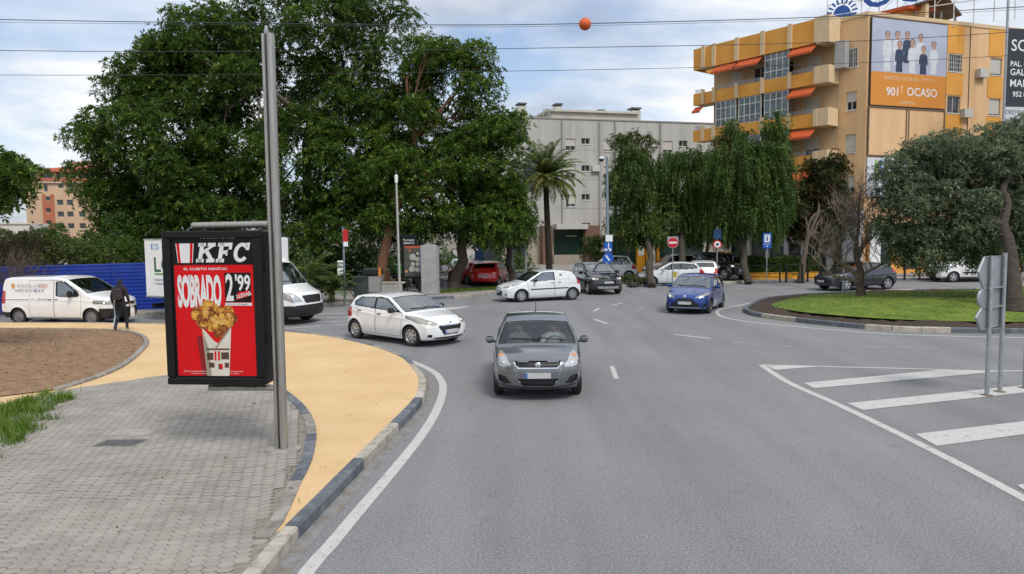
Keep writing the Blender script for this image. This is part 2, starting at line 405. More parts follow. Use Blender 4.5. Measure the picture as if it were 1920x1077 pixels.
ASPH = (0.265, 0.266, 0.270)
M_ASPH = asphalt_mat('weathered asphalt', ASPH)
M_LANE = asphalt_mat('back lane asphalt', (0.12, 0.12, 0.122))
M_LINE = paint_mat('worn white road paint', (0.50, 0.495, 0.475), tuple(x * 1.05 for x in ASPH), (0.33, 0.42))
M_LINE_F = paint_mat('nearly gone white road paint', (0.36, 0.36, 0.355), tuple(x * 1.1 for x in ASPH), (0.46, 0.58), 4)
M_EARTH = pbr('distant ground', (0.17, 0.15, 0.11), 0.95, var=0.3, scale=0.3)
def path_mat():
    """ochre coating: worn paler in places, specks, dark scuffs and hairline cracks"""
    mt, t, b = new_mat('ochre footpath coating'); g = t.nodes.new('ShaderNodeNewGeometry'); pos = g.outputs['Position']
    def noise(scale, detail, rough, vec=None):
        n = t.nodes.new('ShaderNodeTexNoise'); n.inputs['Scale'].default_value = scale; n.inputs['Detail'].default_value = detail; n.inputs['Roughness'].default_value = rough; t.links.new(vec or pos, n.inputs['Vector']); return n.outputs['Fac']
    def ramp(src, p0, c0, p1, c1):
        r = t.nodes.new('ShaderNodeValToRGB'); r.color_ramp.elements[0].position = p0; r.color_ramp.elements[1].position = p1; r.color_ramp.elements[0].color = (*c0, 1); r.color_ramp.elements[1].color = (*c1, 1); t.links.new(src, r.inputs[0]); return r.outputs[0]
    def mul(a, c):
        m2 = t.nodes.new('ShaderNodeMix'); m2.data_type = 'RGBA'; m2.blend_type = 'MULTIPLY'; m2.inputs[0].default_value = 1; t.links.new(a, m2.inputs[6]); t.links.new(c, m2.inputs[7]); return m2.outputs[2]
    c = ramp(noise(.8, 8, .62), .34, (.615, .415, .205), .66, (.70, .495, .265))
    c = mul(c, ramp(noise(30, 4, .8), .30, (.80, .79, .77), .58, (1.04, 1.04, 1.04)))
    c = mul(c, ramp(noise(3.2, 9, .75), .27, (.66, .62, .57), .36, (1, 1, 1)))
    mp_ = t.nodes.new('ShaderNodeMapping'); mp_.inputs['Rotation'].default_value = (0, 0, .5); mp_.inputs['Scale'].default_value = (.5, 3.5, 1); t.links.new(pos, mp_.inputs[0])
    c = mul(c, ramp(noise(2.4, 7, .7, mp_.outputs[0]), .25, (.60, .57, .54), .33, (1, 1, 1)))
    t.links.new(c, b.inputs['Base Color']); b.inputs['Roughness'].default_value = .88
    bp = t.nodes.new('ShaderNodeBump'); bp.inputs['Strength'].default_value = .45; bp.inputs['Distance'].default_value = .012; t.links.new(noise(45, 5, .7), bp.inputs['Height']); t.links.new(bp.outputs[0], b.inputs['Normal'])
    MATS['ochre footpath coating'] = mt; return mt
M_YELLOW = path_mat()
M_FARPAVE = pbr('far paving', (0.27, 0.25, 0.23), 0.9, var=0.16, scale=1.2, bump=0.2, bscale=8)
M_MORTAR = pbr('sandy paver joint', (0.235, 0.21, 0.175), 0.95, var=0.25, scale=12)
M_KL = tint_mat('pale concrete kerb', (0.37, 0.34, 0.285), (0.47, 0.44, 0.38), 0.85, stain=(.55, .53, .50))
M_KD = tint_mat('slate blue painted kerb', (0.075, 0.088, 0.108), (0.108, 0.122, 0.145), 0.8, stain=(1.9, 1.8, 1.6))
M_KLG = tint_mat('grey concrete edging', (0.25, 0.235, 0.21), (0.32, 0.30, 0.27), 0.9, stain=(.6, .58, .55))

def catmull(pts, ds=0.25):
    pts = [Vector((p[0], p[1], 0)) for p in pts]; out = []
    for i in range(len(pts) - 1):
        p0, p1, p2, p3 = pts[max(i - 1, 0)], pts[i], pts[i + 1], pts[min(i + 2, len(pts) - 1)]
        n = max(1, int((p2 - p1).length / ds))
        for k in range(n):
            u = k / n
            out.append(0.5 * ((2 * p1) + (p2 - p0) * u + (2 * p0 - 5 * p1 + 4 * p2 - p3) * u * u + (3 * p1 - p0 - 3 * p2 + p3) * u ** 3))
    out.append(pts[-1]); return out
def resample(line, step):
    d = [0.0]
    for a, b in zip(line, line[1:]): d.append(d[-1] + (b - a).length)
    n = max(1, int(round(d[-1] / step))); out = []; j = 0
    for k in range(n + 1):
        s = d[-1] * k / n
        while j < len(line) - 2 and d[j + 1] < s: j += 1
        u = (s - d[j]) / max(1e-9, d[j + 1] - d[j]); out.append(line[j].lerp(line[j + 1], min(1, max(0, u))))
    return out
def offset(line, w):
    out = []
    for i, p in enumerate(line):
        t = (line[min(i + 1, len(line) - 1)] - line[max(i - 1, 0)]).normalized()
        out.append(p + Vector((-t.y, t.x, 0)) * w)
    return out
def kerb_blocks(parent, line, step, width, z0, h, colour_of, gap=0.012, side=1, name='kerb_block', jitter=0.004):
    """a row of single blocks: line is the road edge, side=+1 puts the block on its left"""
    pts = resample(line, step); inn = offset(pts, width * side)
    for i in range(len(pts) - 1):
        a, b, c, d = pts[i], pts[i + 1], inn[i + 1], inn[i]
        t = (b - a).normalized() * gap / 2
        a, b, c, d = a + t, b - t, c - t, d + t
        o = (a + b + c + d) / 4
        hh = h(i) if callable(h) else h
        hh += RNG.uniform(-jitter, jitter)
        ch = min(0.022, hh * 0.3)
        nrm = (d - a).normalized() * ch
        mb = MB()
        def V(p, z): return (p.x - o.x, p.y - o.y, z)
        q = nrm.normalized() * ch; tt = t.normalized() * ch * 0.4
        r0 = [V(a, 0), V(b, 0), V(c, 0), V(d, 0)]
        r1 = [V(a, hh - ch), V(b, hh - ch), V(c, hh - ch * .5), V(d, hh - ch * .5)]
        r2 = [V(a + q + tt, hh), V(b + q - tt, hh), V(c - q * .5 - tt, hh), V(d - q * .5 + tt, hh)]
        mb.rings([r0, r1, r2])
        mb.build(name, colour_of(i), parent, loc=(o.x, o.y, z0))
def sheet(name, poly, z, mat, kind='structure', parent=None):
    mb = MB(); mb.poly([(p[0], p[1], z) for p in poly])
    me = mb.mesh(name)
    if len(me.polygons) and me.polygons[0].normal.z < 0: me.flip_normals()
    o = link_mesh(name, me, mat, parent)
    if kind and not parent: o['kind'] = kind
    return o
def slab(name, poly, z0, z1, mat, kind='structure', parent=None):
    o = MB().prism(poly, z0, z1).build(name, mat, parent)
    if kind and not parent: o['kind'] = kind
    return o
def gpts(l, z=0.0): return [G(x, y, z) for x, y in l]

R_ = 1500.0
sheet('ground', [(R_ * math.cos(a), R_ * math.sin(a)) for a in [2 * math.pi * k / 48 for k in range(48)]], -0.08, M_EARTH)
road = sheet('road', [(-70, -25), (70, -25), (90, 47), (60, 60), (-70, 60)], 0.0, M_ASPH)

# ---- the near pavement tongue on the left
SLAB_Z = 0.13
kerb_px = [(507, 1077), (553.6, 1018), (613, 954), (684, 877), (744, 813), (790, 762), (799, 737), (797, 716), (788, 704), (773, 686), (750, 673), (693, 653), (626, 639), (560, 630), (430, 620), (317, 614)]
kl = [Vector((-2.95, -9, 0)), Vector((-2.62, 0.0, 0)), Vector((-2.38, 4.0, 0))] + gpts(kerb_px) + [Vector((-16, 25.6, 0)), Vector((-24, 26.2, 0)), Vector((-40, 27, 0))]
kline = catmull(kl, 0.2)
inner = offset(kline, 0.15)
tongue = slab('pavement_tongue', [(p.x, p.y) for p in inner] + [(-40, -9)], -0.02, SLAB_Z, M_YELLOW)
kerb1 = empty('kerb'); kerb1['kind'] = 'structure'
_kr = resample(kline, 0.45)
# colour groups found from the photograph: pale near the camera, then slate / pale in turn
_bound = [G(*p) for p in ((553, 1018), (684, 877), (744, 813), (790, 762), (773, 690))]
def _arc(p):
    return min(range(len(_kr)), key=lambda i: (_kr[i] - p).length)
_bi = [_arc(p) for p in _bound]
def kcol(i):
    if i < _bi[0]: return M_KL
    if i < _bi[1]: return M_KD
    if i < _bi[2]: return M_KL
    if i < _bi[3]: return M_KD
    if i < _bi[4]: return M_KL
    return M_KLG if (i // 4) % 2 else M_KD
def kh(i):   # dropped kerb on the far side
    return SLAB_Z + 0.012 if i < _bi[4] + 6 else max(0.05, SLAB_Z + 0.012 - 0.012 * (i - _bi[4] - 6))
kerb_blocks(kerb1, kline, 0.45, 0.15, 0.0, lambda i: SLAB_Z + 0.012, kcol)

# ---- grey hexagon pavers
bord_px = [(505, 1012), (529, 985), (551, 938), (567, 901), (584.6, 865.7), (593.5, 821), (591, 795), (580, 773), (565, 755), (538, 733)]
bline = catmull(gpts(bord_px, SLAB_Z), 0.1)
upper_px = [(538, 733), (490, 716), (420, 706), (321, 704), (221, 717), (111, 733)]
uline = catmull(gpts(upper_px, SLAB_Z), 0.15)
inner_k = [p for p in inner if p.y < G(529, 985).y - 0.25]
pave_poly = [(p.x + 0.02, p.y) for p in inner_k] + [(p.x, p.y) for p in offset(bline, 0.135)] + [(p.x, p.y) for p in uline[1:]] + [(G(0, 760, SLAB_Z).x, G(0, 760, SLAB_Z).y), (-20, 10), (-20, -9)]
sheet('paving_bed', pave_poly, SLAB_Z + 0.004, M_MORTAR)
def inside(x, y, poly):
    x = np.asarray(x); y = np.asarray(y); r = np.zeros(x.shape, bool); n = len(poly); j = n - 1
    for i in range(n):
        xi, yi, xj, yj = poly[i][0], poly[i][1], poly[j][0], poly[j][1]
        if yi != yj: r ^= ((yi > y) != (yj > y)) & (x < (xj - xi) * (y - yi) / (yj - yi) + xi)
        j = i
    return r
pavers = empty('hexagon_paving'); pavers['kind'] = 'structure'
PW, PH = 0.17, 0.108      # stretched hexagons laid across the path
hexo = [(-0.5, 0), (-0.27, 0.5), (0.27, 0.5), (0.5, 0), (0.27, -0.5), (-0.27, -0.5)]
def hex_rings(k=1.0, jz=0.0):
    g = 0.007
    w, h = PW - g, PH - g
    base = [(x * w, y * h, 0.0) for x, y in hexo]
    mid = [(x * w, y * h, 0.0095) for x, y in hexo]
    top = [(x * (w - 0.010), y * (h - 0.010), 0.0125) for x, y in hexo]
    return base, mid, top
ang = math.radians(16)
ca, sa = math.cos(ang), math.sin(ang)
cells = []
sx_, sy_ = PW * 0.77, PH
for i in range(-170, 90):
    for j in range(-45, 230):
        lx, ly = i * sx_, j * sy_ + (sy_ / 2 if i % 2 else 0)
        cells.append((lx * ca - ly * sa - 5.0, lx * sa + ly * ca + 8.0))
cells = np.array(cells)
pp = [(p[0], p[1]) for p in pave_poly]
ok = inside(cells[:, 0], cells[:, 1], pp)
for dx, dy in ((0.09, 0), (-0.09, 0), (0, 0.06), (0, -0.06)):
    ok &= inside(cells[:, 0] + dx, cells[:, 1] + dy, pp)
man = [G(228, 808, SLAB_Z), G(305, 808, SLAB_Z), G(282, 822, SLAB_Z), G(178, 822, SLAB_Z)]
covers = []
cells = cells[ok & (cells[:, 1] > 3.0) & (cells[:, 1] < 17.5)]
vis = []; rest = []
for x, y in cells:
    if y > 5.8:
        u, v = PIX((x, y, SLAB_Z))
        if 15 < u < 1900 and v < 1068: vis.append((-v, x, y)); continue
        if u < -60: continue
    rest.append((x, y))
vis.sort(); near = vis[:300]; rest += [(x, y) for _, x, y in vis[300:]]
M_PAVO = tint_mat('grey paver', (0.290, 0.270, 0.238), (0.335, 0.313, 0.280), 0.9)
M_PAVS = tint_mat('grey paver field', (0.290, 0.270, 0.238), (0.335, 0.313, 0.280), 0.9, use_obj=False)
hb = MB().rings(hex_rings()).mesh('paver')
for k, (_, x, y) in enumerate(near):
    o = link_mesh('paver', hb, M_PAVO, pavers, loc=(x, y, SLAB_Z + 0.0045 + RNG.uniform(-0.002, 0.002)), rz=ang + RNG.uniform(-.02, .02))
    o.rotation_euler[0] = RNG.uniform(-.012, .012); o.rotation_euler[1] = RNG.uniform(-.008, .008)
b0, b1, b2 = (np.array(r) for r in hex_rings())
tv = np.concatenate([b1, b2]); rot = np.array([[ca, -sa, 0], [sa, ca, 0], [0, 0, 1]]); tv = tv @ rot.T
V = []; Fq = []; T = []
for k, (x, y) in enumerate(rest):
    o = len(V) * 12 if False else k * 12
    V.append(tv + np.array([x, y, SLAB_Z + 0.0045 + RNG.uniform(-.002, .002)]))
    for j in range(6): Fq.append((o + j, o + (j + 1) % 6, o + 6 + (j + 1) % 6, o + 6 + j))
    Fq.append((o + 6, o + 7, o + 8, o + 9)); Fq.append((o + 9, o + 10, o + 11, o + 6))
    T += [RNG.random()] * 8
ps = link_mesh('paver_field', np_mesh('paver_field', np.concatenate(V), np.array(Fq), T), M_PAVS, pavers); ps['kind'] = 'stuff'
# flush border blocks between grey and ochre
edging = empty('path_border'); edging['kind'] = 'structure'
_br = resample(bline, 0.42); nb_ = len(_br)
_b1 = min(range(nb_), key=lambda i: (_br[i] - G(567, 901, SLAB_Z)).length); _b2 = min(range(nb_), key=lambda i: (_br[i] - G(593, 815, SLAB_Z)).length); _b3 = min(range(nb_), key=lambda i: (_br[i] - G(583, 776, SLAB_Z)).length)
kerb_blocks(edging, bline, 0.42, 0.15, SLAB_Z + 0.001, 0.016, lambda i: M_KLG if i < _b1 else (M_KD if i < _b2 else (M_KLG if i < _b3 else M_KD)), side=1, name='border_block', jitter=0.002)
# manhole covers set in the paving
def cover(px, name, mat, label):
    q = gpts(px, SLAB_Z); c = sum(q, Vector()) / 4
    e = empty(name, (c.x, c.y, SLAB_Z + 0.017)); tag(e, label, 'manhole cover')
    mb = MB(); mb.prism([((p - c).x, (p - c).y) for p in q], -0.013, 0.004); mb.build('cover_frame', M_GALV if mat is None else M_KLG, e)
    mb = MB(); mb.prism([((p - c).x * .9, (p - c).y * .86) for p in q], 0.0, 0.007); mb.build('lid', mat or M_MORTAR, e)
cover([(228, 806), (306, 806), (280, 820), (192, 820)], 'manhole_cover', pbr('pale concrete lid', (0.33, 0.31, 0.28), 0.9, var=0.2, scale=8, bump=0.5), 'pale concrete inspection cover set in the grey paving')
cover([(200, 827), (281, 826), (252, 840), (171, 840)], 'drain_cover', pbr('dark iron lid', (0.09, 0.088, 0.085), 0.7, var=0.3, scale=10, bump=0.6), 'dark iron inspection cover set in the grey paving')

# ---- brown planting bed with its edging
bed_px = [(111, 733), (187, 709), (234, 687.5), (267, 661), (280, 642), (267, 629), (234, 622), (167, 619), (0, 618)]
bedline = catmull(gpts(bed_px, SLAB_Z) + [Vector((-24, 24.4, 0)), Vector((-34, 24, 0))], 0.3)
bed_edge = empty('bed_edging'); bed_edge['kind'] = 'structure'
kerb_blocks(bed_edge, bedline, 0.6, 0.13, SLAB_Z, 0.06, lambda i: M_KLG, side=1, name='edging_block')
bed_in = offset(bedline, 0.135)
gl_ = G(0, 762, SLAB_Z)
bed_poly = [(p.x, p.y) for p in bed_in] + [(-34, 12), (-14, 12.5), (gl_.x - 1.5, gl_.y)]
M_SOILB = pbr('dry brown soil', (0.165, 0.095, 0.05), 0.95, var=0.0, scale=5, bump=0.8, bscale=30, col2=(0.32, 0.20, 0.115), detail=10, thr=(0.3, 0.68))
bx = np.array([p[0] for p in bed_poly]); by = np.array([p[1] for p in bed_poly])
def heap(name, poly, res, z0, hgt, mat, kind, parent=None, edge=0.4, nscale=1.0, bumps=0.04):
    """uneven earth: a grid trimmed to the outline, raised towards the middle"""
    P2 = np.array(poly); lo, hi = P2.min(0), P2.max(0)
    nx, ny = int((hi[0] - lo[0]) / res) + 2, int((hi[1] - lo[1]) / res) + 2
    X, Y = np.meshgrid(lo[0] + np.arange(nx) * res, lo[1] + np.arange(ny) * res)
    ins = inside(X.ravel(), Y.ravel(), poly).reshape(X.shape)
    # distance to outline (sampled)
    seg = np.concatenate([np.linspace(P2[i], P2[(i + 1) % len(P2)], 14, endpoint=False) for i in range(len(P2))])
    d = np.full(X.size, 1e9); pts = np.stack([X.ravel(), Y.ravel()], 1)
    for ch in np.array_split(np.arange(len(pts)), max(1, len(pts) // 4000)):
        dd = ((pts[ch, None, :] - seg[None]) ** 2).sum(2); d[ch] = np.sqrt(dd.min(1)); 
    near_i = np.zeros(X.size, int)
    for ch in np.array_split(np.arange(len(pts)), max(1, len(pts) // 4000)):
        near_i[ch] = ((pts[ch, None, :] - seg[None]) ** 2).sum(2).argmin(1)
    d = d.reshape(X.shape)
    r = np.random.RandomState(3).rand(ny, nx)
    Z = z0 + hgt * np.clip(d / edge, 0, 1) ** 0.7 * 1.0 + (r - 0.5) * bumps * np.clip(d / 0.2, 0, 1) + 0.5 * bumps * np.sin(X * 2.1 * nscale + 1.7 * np.sin(Y * 1.3 * nscale)) * np.clip(d / 0.4, 0, 1)
    # snap the outer ring to the outline
    ring = (~ins)
    Xf, Yf = X.copy(), Y.copy()
    sn = ring & (d < res * 1.5)
    Xf[sn] = seg[near_i.reshape(X.shape)[sn], 0]; Yf[sn] = seg[near_i.reshape(X.shape)[sn], 1]; Z[sn] = z0
    use = ins | sn
    idx = np.arange(X.size).reshape(X.shape)
    q = use[:-1, :-1] & use[1:, :-1] & use[:-1, 1:] & use[1:, 1:] & (ins[:-1, :-1] | ins[1:, :-1] | ins[:-1, 1:] | ins[1:, 1:])
    fq = np.stack([idx[:-1, :-1][q], idx[:-1, 1:][q], idx[1:, 1:][q], idx[1:, :-1][q]], 1)
    o = link_mesh(name, np_mesh(name, np.stack([Xf.ravel(), Yf.ravel(), Z.ravel()], 1), fq, smooth=True), mat, parent)
    if kind: o['kind'] = kind
    return o
heap('planting_bed_soil', bed_poly, 0.12, SLAB_Z + 0.02, 0.06, M_SOILB, 'structure', bumps=0.05)

# ---- traffic island of the roundabout
isl_px = [(1508.6, 556), (1438, 563.5), (1403, 577), (1393, 584), (1403, 590.7), (1421, 595), (1497, 605.5), (1633, 618.8), (1742.6, 623.8), (1920, 626.5)]
isl = gpts(isl_px) + [Vector((19, 20.8, 0)), Vector((26, 21.8, 0)), Vector((33, 25, 0)), Vector((36.5, 31, 0)), Vector((34, 36.2, 0)), Vector((28, 37.6, 0))] + gpts([(1828, 546.5), (1653, 549.5), (1508.6, 556)])
islline = catmull(isl, 0.3)
k2 = empty('roundabout_kerb'); k2['kind'] = 'structure'
_ir = resample(islline, 0.8)
def _near(px): 
    p = G(*px); return min(range(len(_ir)), key=lambda i: (_ir[i] - p).length)
_ii = [_near(p) for p in ((1421, 595), (1497, 605), (1633, 619), (1805, 625.5))]
def icol(i):
    if i < _ii[0]: return M_KD
    if i < _ii[1]: return M_KL
    if i < _ii[2]: return M_KD
    if i < _ii[3]: return M_KL
    return M_KD if ((i - _ii[3]) // 4) % 2 == 0 else M_KL
kerb_blocks(k2, islline, 0.8, 0.16, 0.0, 0.16, icol, side=1)
ipoly = [(p.x, p.y) for p in offset(islline, 0.165)]
M_SOILD = pbr('dark garden soil', (0.026, 0.017, 0.011), 0.97, var=0, scale=7, bump=1.0, bscale=25, col2=(0.075, 0.047, 0.030), detail=9)
M_GRASSB = pbr('lawn turf', (0.075, 0.135, 0.010), 0.95, var=0, scale=1.6, bump=0.6, bscale=70, col2=(0.17, 0.225, 0.025), detail=10, thr=(0.35, 0.68))
heap('island_soil', ipoly, 0.22, 0.12, 0.09, M_SOILD, 'structure', edge=1.2, bumps=0.07)
lawn_px = [(1508, 556.3), (1462, 567), (1447, 573), (1460, 580), (1520, 589), (1640, 599), (1760, 604), (1920, 606)]
lawn_pts = gpts(lawn_px, 0.2) + [Vector((19, 22.6, 0)), Vector((26, 23.4, 0)), Vector((31.5, 26, 0)), Vector((34.6, 31, 0)), Vector((32.5, 35, 0)), Vector((28, 37.0, 0))] + gpts([(1828, 547.2), (1653, 550.2)], 0.2)
lawnline = catmull(lawn_pts + [lawn_pts[0]], 0.5)
lpoly = [(p.x, p.y) for p in lawnline[:-1]]
lawn = heap('lawn', lpoly, 0.3, 0.24, 0.34, M_GRASSB, 'structure', edge=4.5, bumps=0.03, nscale=0.3)

# ---- far pavement behind the junction
far_px = [(270, 592), (480, 581), (600, 574), (667, 570.5), (760, 565), (819, 562), (882, 558), (905, 553), (1010, 545), (1100, 540.5), (1206, 538), (1290, 535), (1360, 532.6), (1430, 531), (1529, 530), (1678, 526.5), (1748, 526), (1920, 525)]
fk = [Vector((-45, 31.5, 0)), Vector((-26, 30.6, 0))] + gpts(far_px) + [Vector((45, 46.5, 0)), Vector((70, 47.5, 0))]
fline = catmull(fk, 0.4)
k3 = empty('far_kerb'); k3['kind'] = 'structure'
def fcol(i):
    return M_KD if (i // 4) % 2 == 0 else M_KL
kerb_blocks(k3, fline, 1.0, 0.16, 0.0, 0.14, fcol, side=1)
finn = offset(fline, 0.165)
slab('far_pavement', [(p.x, p.y) for p in finn] + [(90, 140), (-90, 140), (-60, 32)], -0.02, 0.12, M_FARPAVE)
lane_poly = [G(820, 543.5, .12), G(1000, 535, .12), G(1120, 531, .12), Vector((14, 50, 0)), Vector((14, 56, 0)), Vector((-12, 56, 0)), Vector((-14, 47, 0))]
sheet('back_lane', [(p.x, p.y) for p in lane_poly], 0.128, M_LANE)
M_VERGE = pbr('verge grass', (0.05, 0.085, 0.012), 0.95, var=0, scale=3, bump=0.8, bscale=50, col2=(0.12, 0.165, 0.03))
vp = gpts([(800, 552), (860, 548), (930, 543.5), (1000, 540)], 0.12)
vq = gpts([(1000, 536.5), (930, 540), (860, 544), (800, 548)], 0.12)
verge = heap('verge', [(p.x, p.y) for p in vp + vq], 0.25, 0.126, 0.05, M_VERGE, 'structure', edge=0.4)

# ---- painted markings
def strip(name, line, w, z=0.004, mat=None, taper=False):
    a = offset(line, w / 2); b = offset(line, -w / 2)
    n = len(line); v = [(p.x, p.y, z) for p in a] + [(p.x, p.y, z) for p in b]
    f = [(i, i + n, i + n + 1, i + 1) for i in range(n - 1)]
    me = bpy.data.meshes.new(name); me.from_pydata(v, [], f); me.update()
    if me.polygons[0].normal.z < 0: me.flip_normals()
    o = link_mesh(name, me, mat or M_LINE); o['kind'] = 'structure'
    return o
el = catmull([Vector((-2.3, -8, 0)), Vector((-2.08, 0, 0)), Vector((-1.98, 3.5, 0)), Vector((-1.93, 5.2, 0))] + gpts([(578, 1070), (617.6, 1025), (671, 961), (737, 883.6), (790, 817), (817, 773), (830, 737), (828, 715), (812.6, 697.5), (781.5, 682), (745, 669), (706, 658)]), 0.25)
strip('edge_line', el, 0.155)
M_DUST = paint_mat('gutter dust', (0.20, 0.175, 0.145), tuple(x * .97 for x in ASPH), (0.44, 0.60), 5)
strip('gutter_dust', offset(kline, -.09), 0.17, z=.003, mat=M_DUST)
strip('island_gutter_dust', offset(islline, -.10), 0.18, z=.003, mat=M_DUST)
def mark(name, px, mat=None, z=0.004):
    sheet(name, [(p.x, p.y) for p in gpts(px)], z, mat or M_LINE)
def dash(a, b, w=0.12, mat=None):
    p, q = G(*a), G(*b); strip('lane_dash', [p, p.lerp(q, .5), q], w, mat=mat or M_LINE)
dash((1147, 687), (1156, 711), 0.11)
dash((1114, 599), (1139, 607.5), 0.13); dash((1113, 584), (1124, 578.5), 0.13); dash((1148, 572.5), (1168, 568.5), 0.12); dash((1196, 582), (1206, 577), 0.1, M_LINE_F)
dash((1262, 627.5), (1332, 635), 0.13); dash((1370, 641), (1425, 646.5), 0.12, M_LINE_F); dash((1450, 647), (1487, 651), 0.12, M_LINE_F); dash((1625, 650), (1758, 655), 0.12, M_LINE_F)
dash((1118, 552.5), (1180, 548.5), .2, M_LINE_F)
# ghost island on the right
strip('ghost_island_line', catmull(gpts([(1428, 685), (1477.5, 717), (1560, 754), (1653, 798), (1780, 861), (1920, 935), (2050, 1005), (2200, 1090)]), .3), 0.15)
strip('ghost_island_far_line', catmull(gpts([(1430, 684.5), (1536, 687.5), (1700, 691.5), (1920, 696)]) + [Vector((15, 16.2, 0))], .5), 0.10)
mark('ghost_stripe', [(1436, 687), (1455, 694.5), (1531, 688.5), (1480, 686.5)], z=0.008)
mark('ghost_stripe', [(1507, 719), (1526, 729), (1871, 698), (1764, 694)], z=0.008)
mark('ghost_stripe', [(1588.6, 757), (1618, 770), (1935, 735.5), (1935, 721.5)], z=0.008)
mark('ghost_stripe', [(1716, 815), (1757, 837.5), (1960, 810), (1960, 786)], z=0.008)
mark('ghost_stripe', [(1905, 911), (1930, 925), (2000, 914), (2000, 896)], z=0.008)
# line round the traffic island
strip('island_line', catmull(gpts([(1420, 566), (1366, 577), (1346, 583), (1345, 588), (1358.5, 596), (1414, 605), (1500, 613.5), (1640, 625), (1760, 630), (1920, 633.5)]) + [Vector((19.5, 20, 0))], .4), 0.12)
# zebra crossing, worn, beyond the tongue
for a, b, w in (((590, 589), (668, 588), .45), ((585, 596.5), (668, 595.5), .45), ((590, 604), (668, 602.5), .45), ((628, 609.5), (666, 608.5), .4), ((520, 617), (600, 612), .4)):
    dash(a, b, w, M_LINE_F)
mark('give_way_mark', [(832, 578), (884, 574.5), (872, 577), (838, 582)])
for k, (a, b) in enumerate((((1168, 541.5), (1182, 541)), ((1200, 545), (1225, 544)), ((1188, 548), (1215, 547.5)), ((1360, 543), (1400, 541.5)), ((1380, 537.5), (1450, 536.5)), ((1420, 540.5), (1490, 539)))):
    dash(a, b, .35, M_LINE_F)
strip('far_stop_line', catmull(gpts([(1080, 556), (1190, 552), (1260, 549)]), 1), .12, mat=M_LINE_F)
# ================================================================== vehicles
def gauss(a, sig):
    if sig < 0.5: return a
    r = int(sig * 3); k = np.exp(-0.5 * (np.arange(-r, r + 1) / sig) ** 2); k /= k.sum()
    return np.convolve(np.pad(a, r, mode='edge'), k, mode='valid')
def paint(name, col, metal=0.0, rough=0.32, coat=1.0):
    return pbr('car paint ' + name, col, rough, metal, var=0.05, scale=3.0, coat=coat)

def make_wheel(parent, x, y, r, w, side, style='spoke5', rim_mat=None, steer=0.0):
    """wheel > tyre, rim"""
    wh = empty('wheel', (x, y, r), steer, parent)
    rr = r * 0.66
    mb = MB(); s = side
    mb.lathe([(rr * .98, -w * .42), (r * .86, -w * .5), (r * .97, -w * .40), (r, -w * .22), (r, w * .22), (r * .97, w * .40), (r * .86, w * .5), (rr * .98, w * .42)], axis='Y', n=28, cap=False)
    mb.build('tyre', M_RUBBER, wh, smooth=True)
    rim = MB()
    rim.lathe([(rr, w * .42 * s), (rr * .93, w * .44 * s), (rr * .88, w * .36 * s), (rr * .86, -w * .3 * s)], axis='Y', n=24, cap=False)
    n = {'spoke5': 5, 'spoke8': 8, 'spoke7': 7, 'steel': 0}[style]
    if n:
        for k in range(n):
            q = 2 * math.pi * k / n + 0.3
            d = Vector((math.cos(q), 0, math.sin(q))); t = Vector((-math.sin(q), 0, math.cos(q)))
            wi, wo = rr * .17 * (5 / n) ** .5 * 1.2, rr * .13 * (5 / n) ** .5 * 1.5
            y0, y1 = w * .40 * s, w * .30 * s
            a = [d * rr * .15 - t * wi, d * rr * .15 + t * wi, d * rr * .95 + t * wo, d * rr * .95 - t * wo]
            rim.hexa([(p.x, y1, p.z) for p in a] + [(p.x, y0 + .004 * s, p.z) for p in a])
        rim.lathe([(rr * .24, w * .2 * s), (rr * .24, w * .42 * s), (rr * .16, w * .45 * s)], axis='Y', n=14)
    else:
        rim.lathe([(rr * .93, w * .40 * s), (rr * .80, w * .30 * s), (rr * .70, w * .37 * s), (rr * .45, w * .34 * s), (rr * .36, w * .42 * s), (rr * .2, w * .44 * s)], axis='Y', n=24)
    rim.build('rim', rim_mat or M_ALLOY, wh, smooth=True)
    hub = MB(); hub.lathe([(rr * .9, -w * .1 * s), (rr * .9, w * .12 * s)], axis='Y', n=20); hub.build('brake_disc', M_BLACK, wh)
    return wh

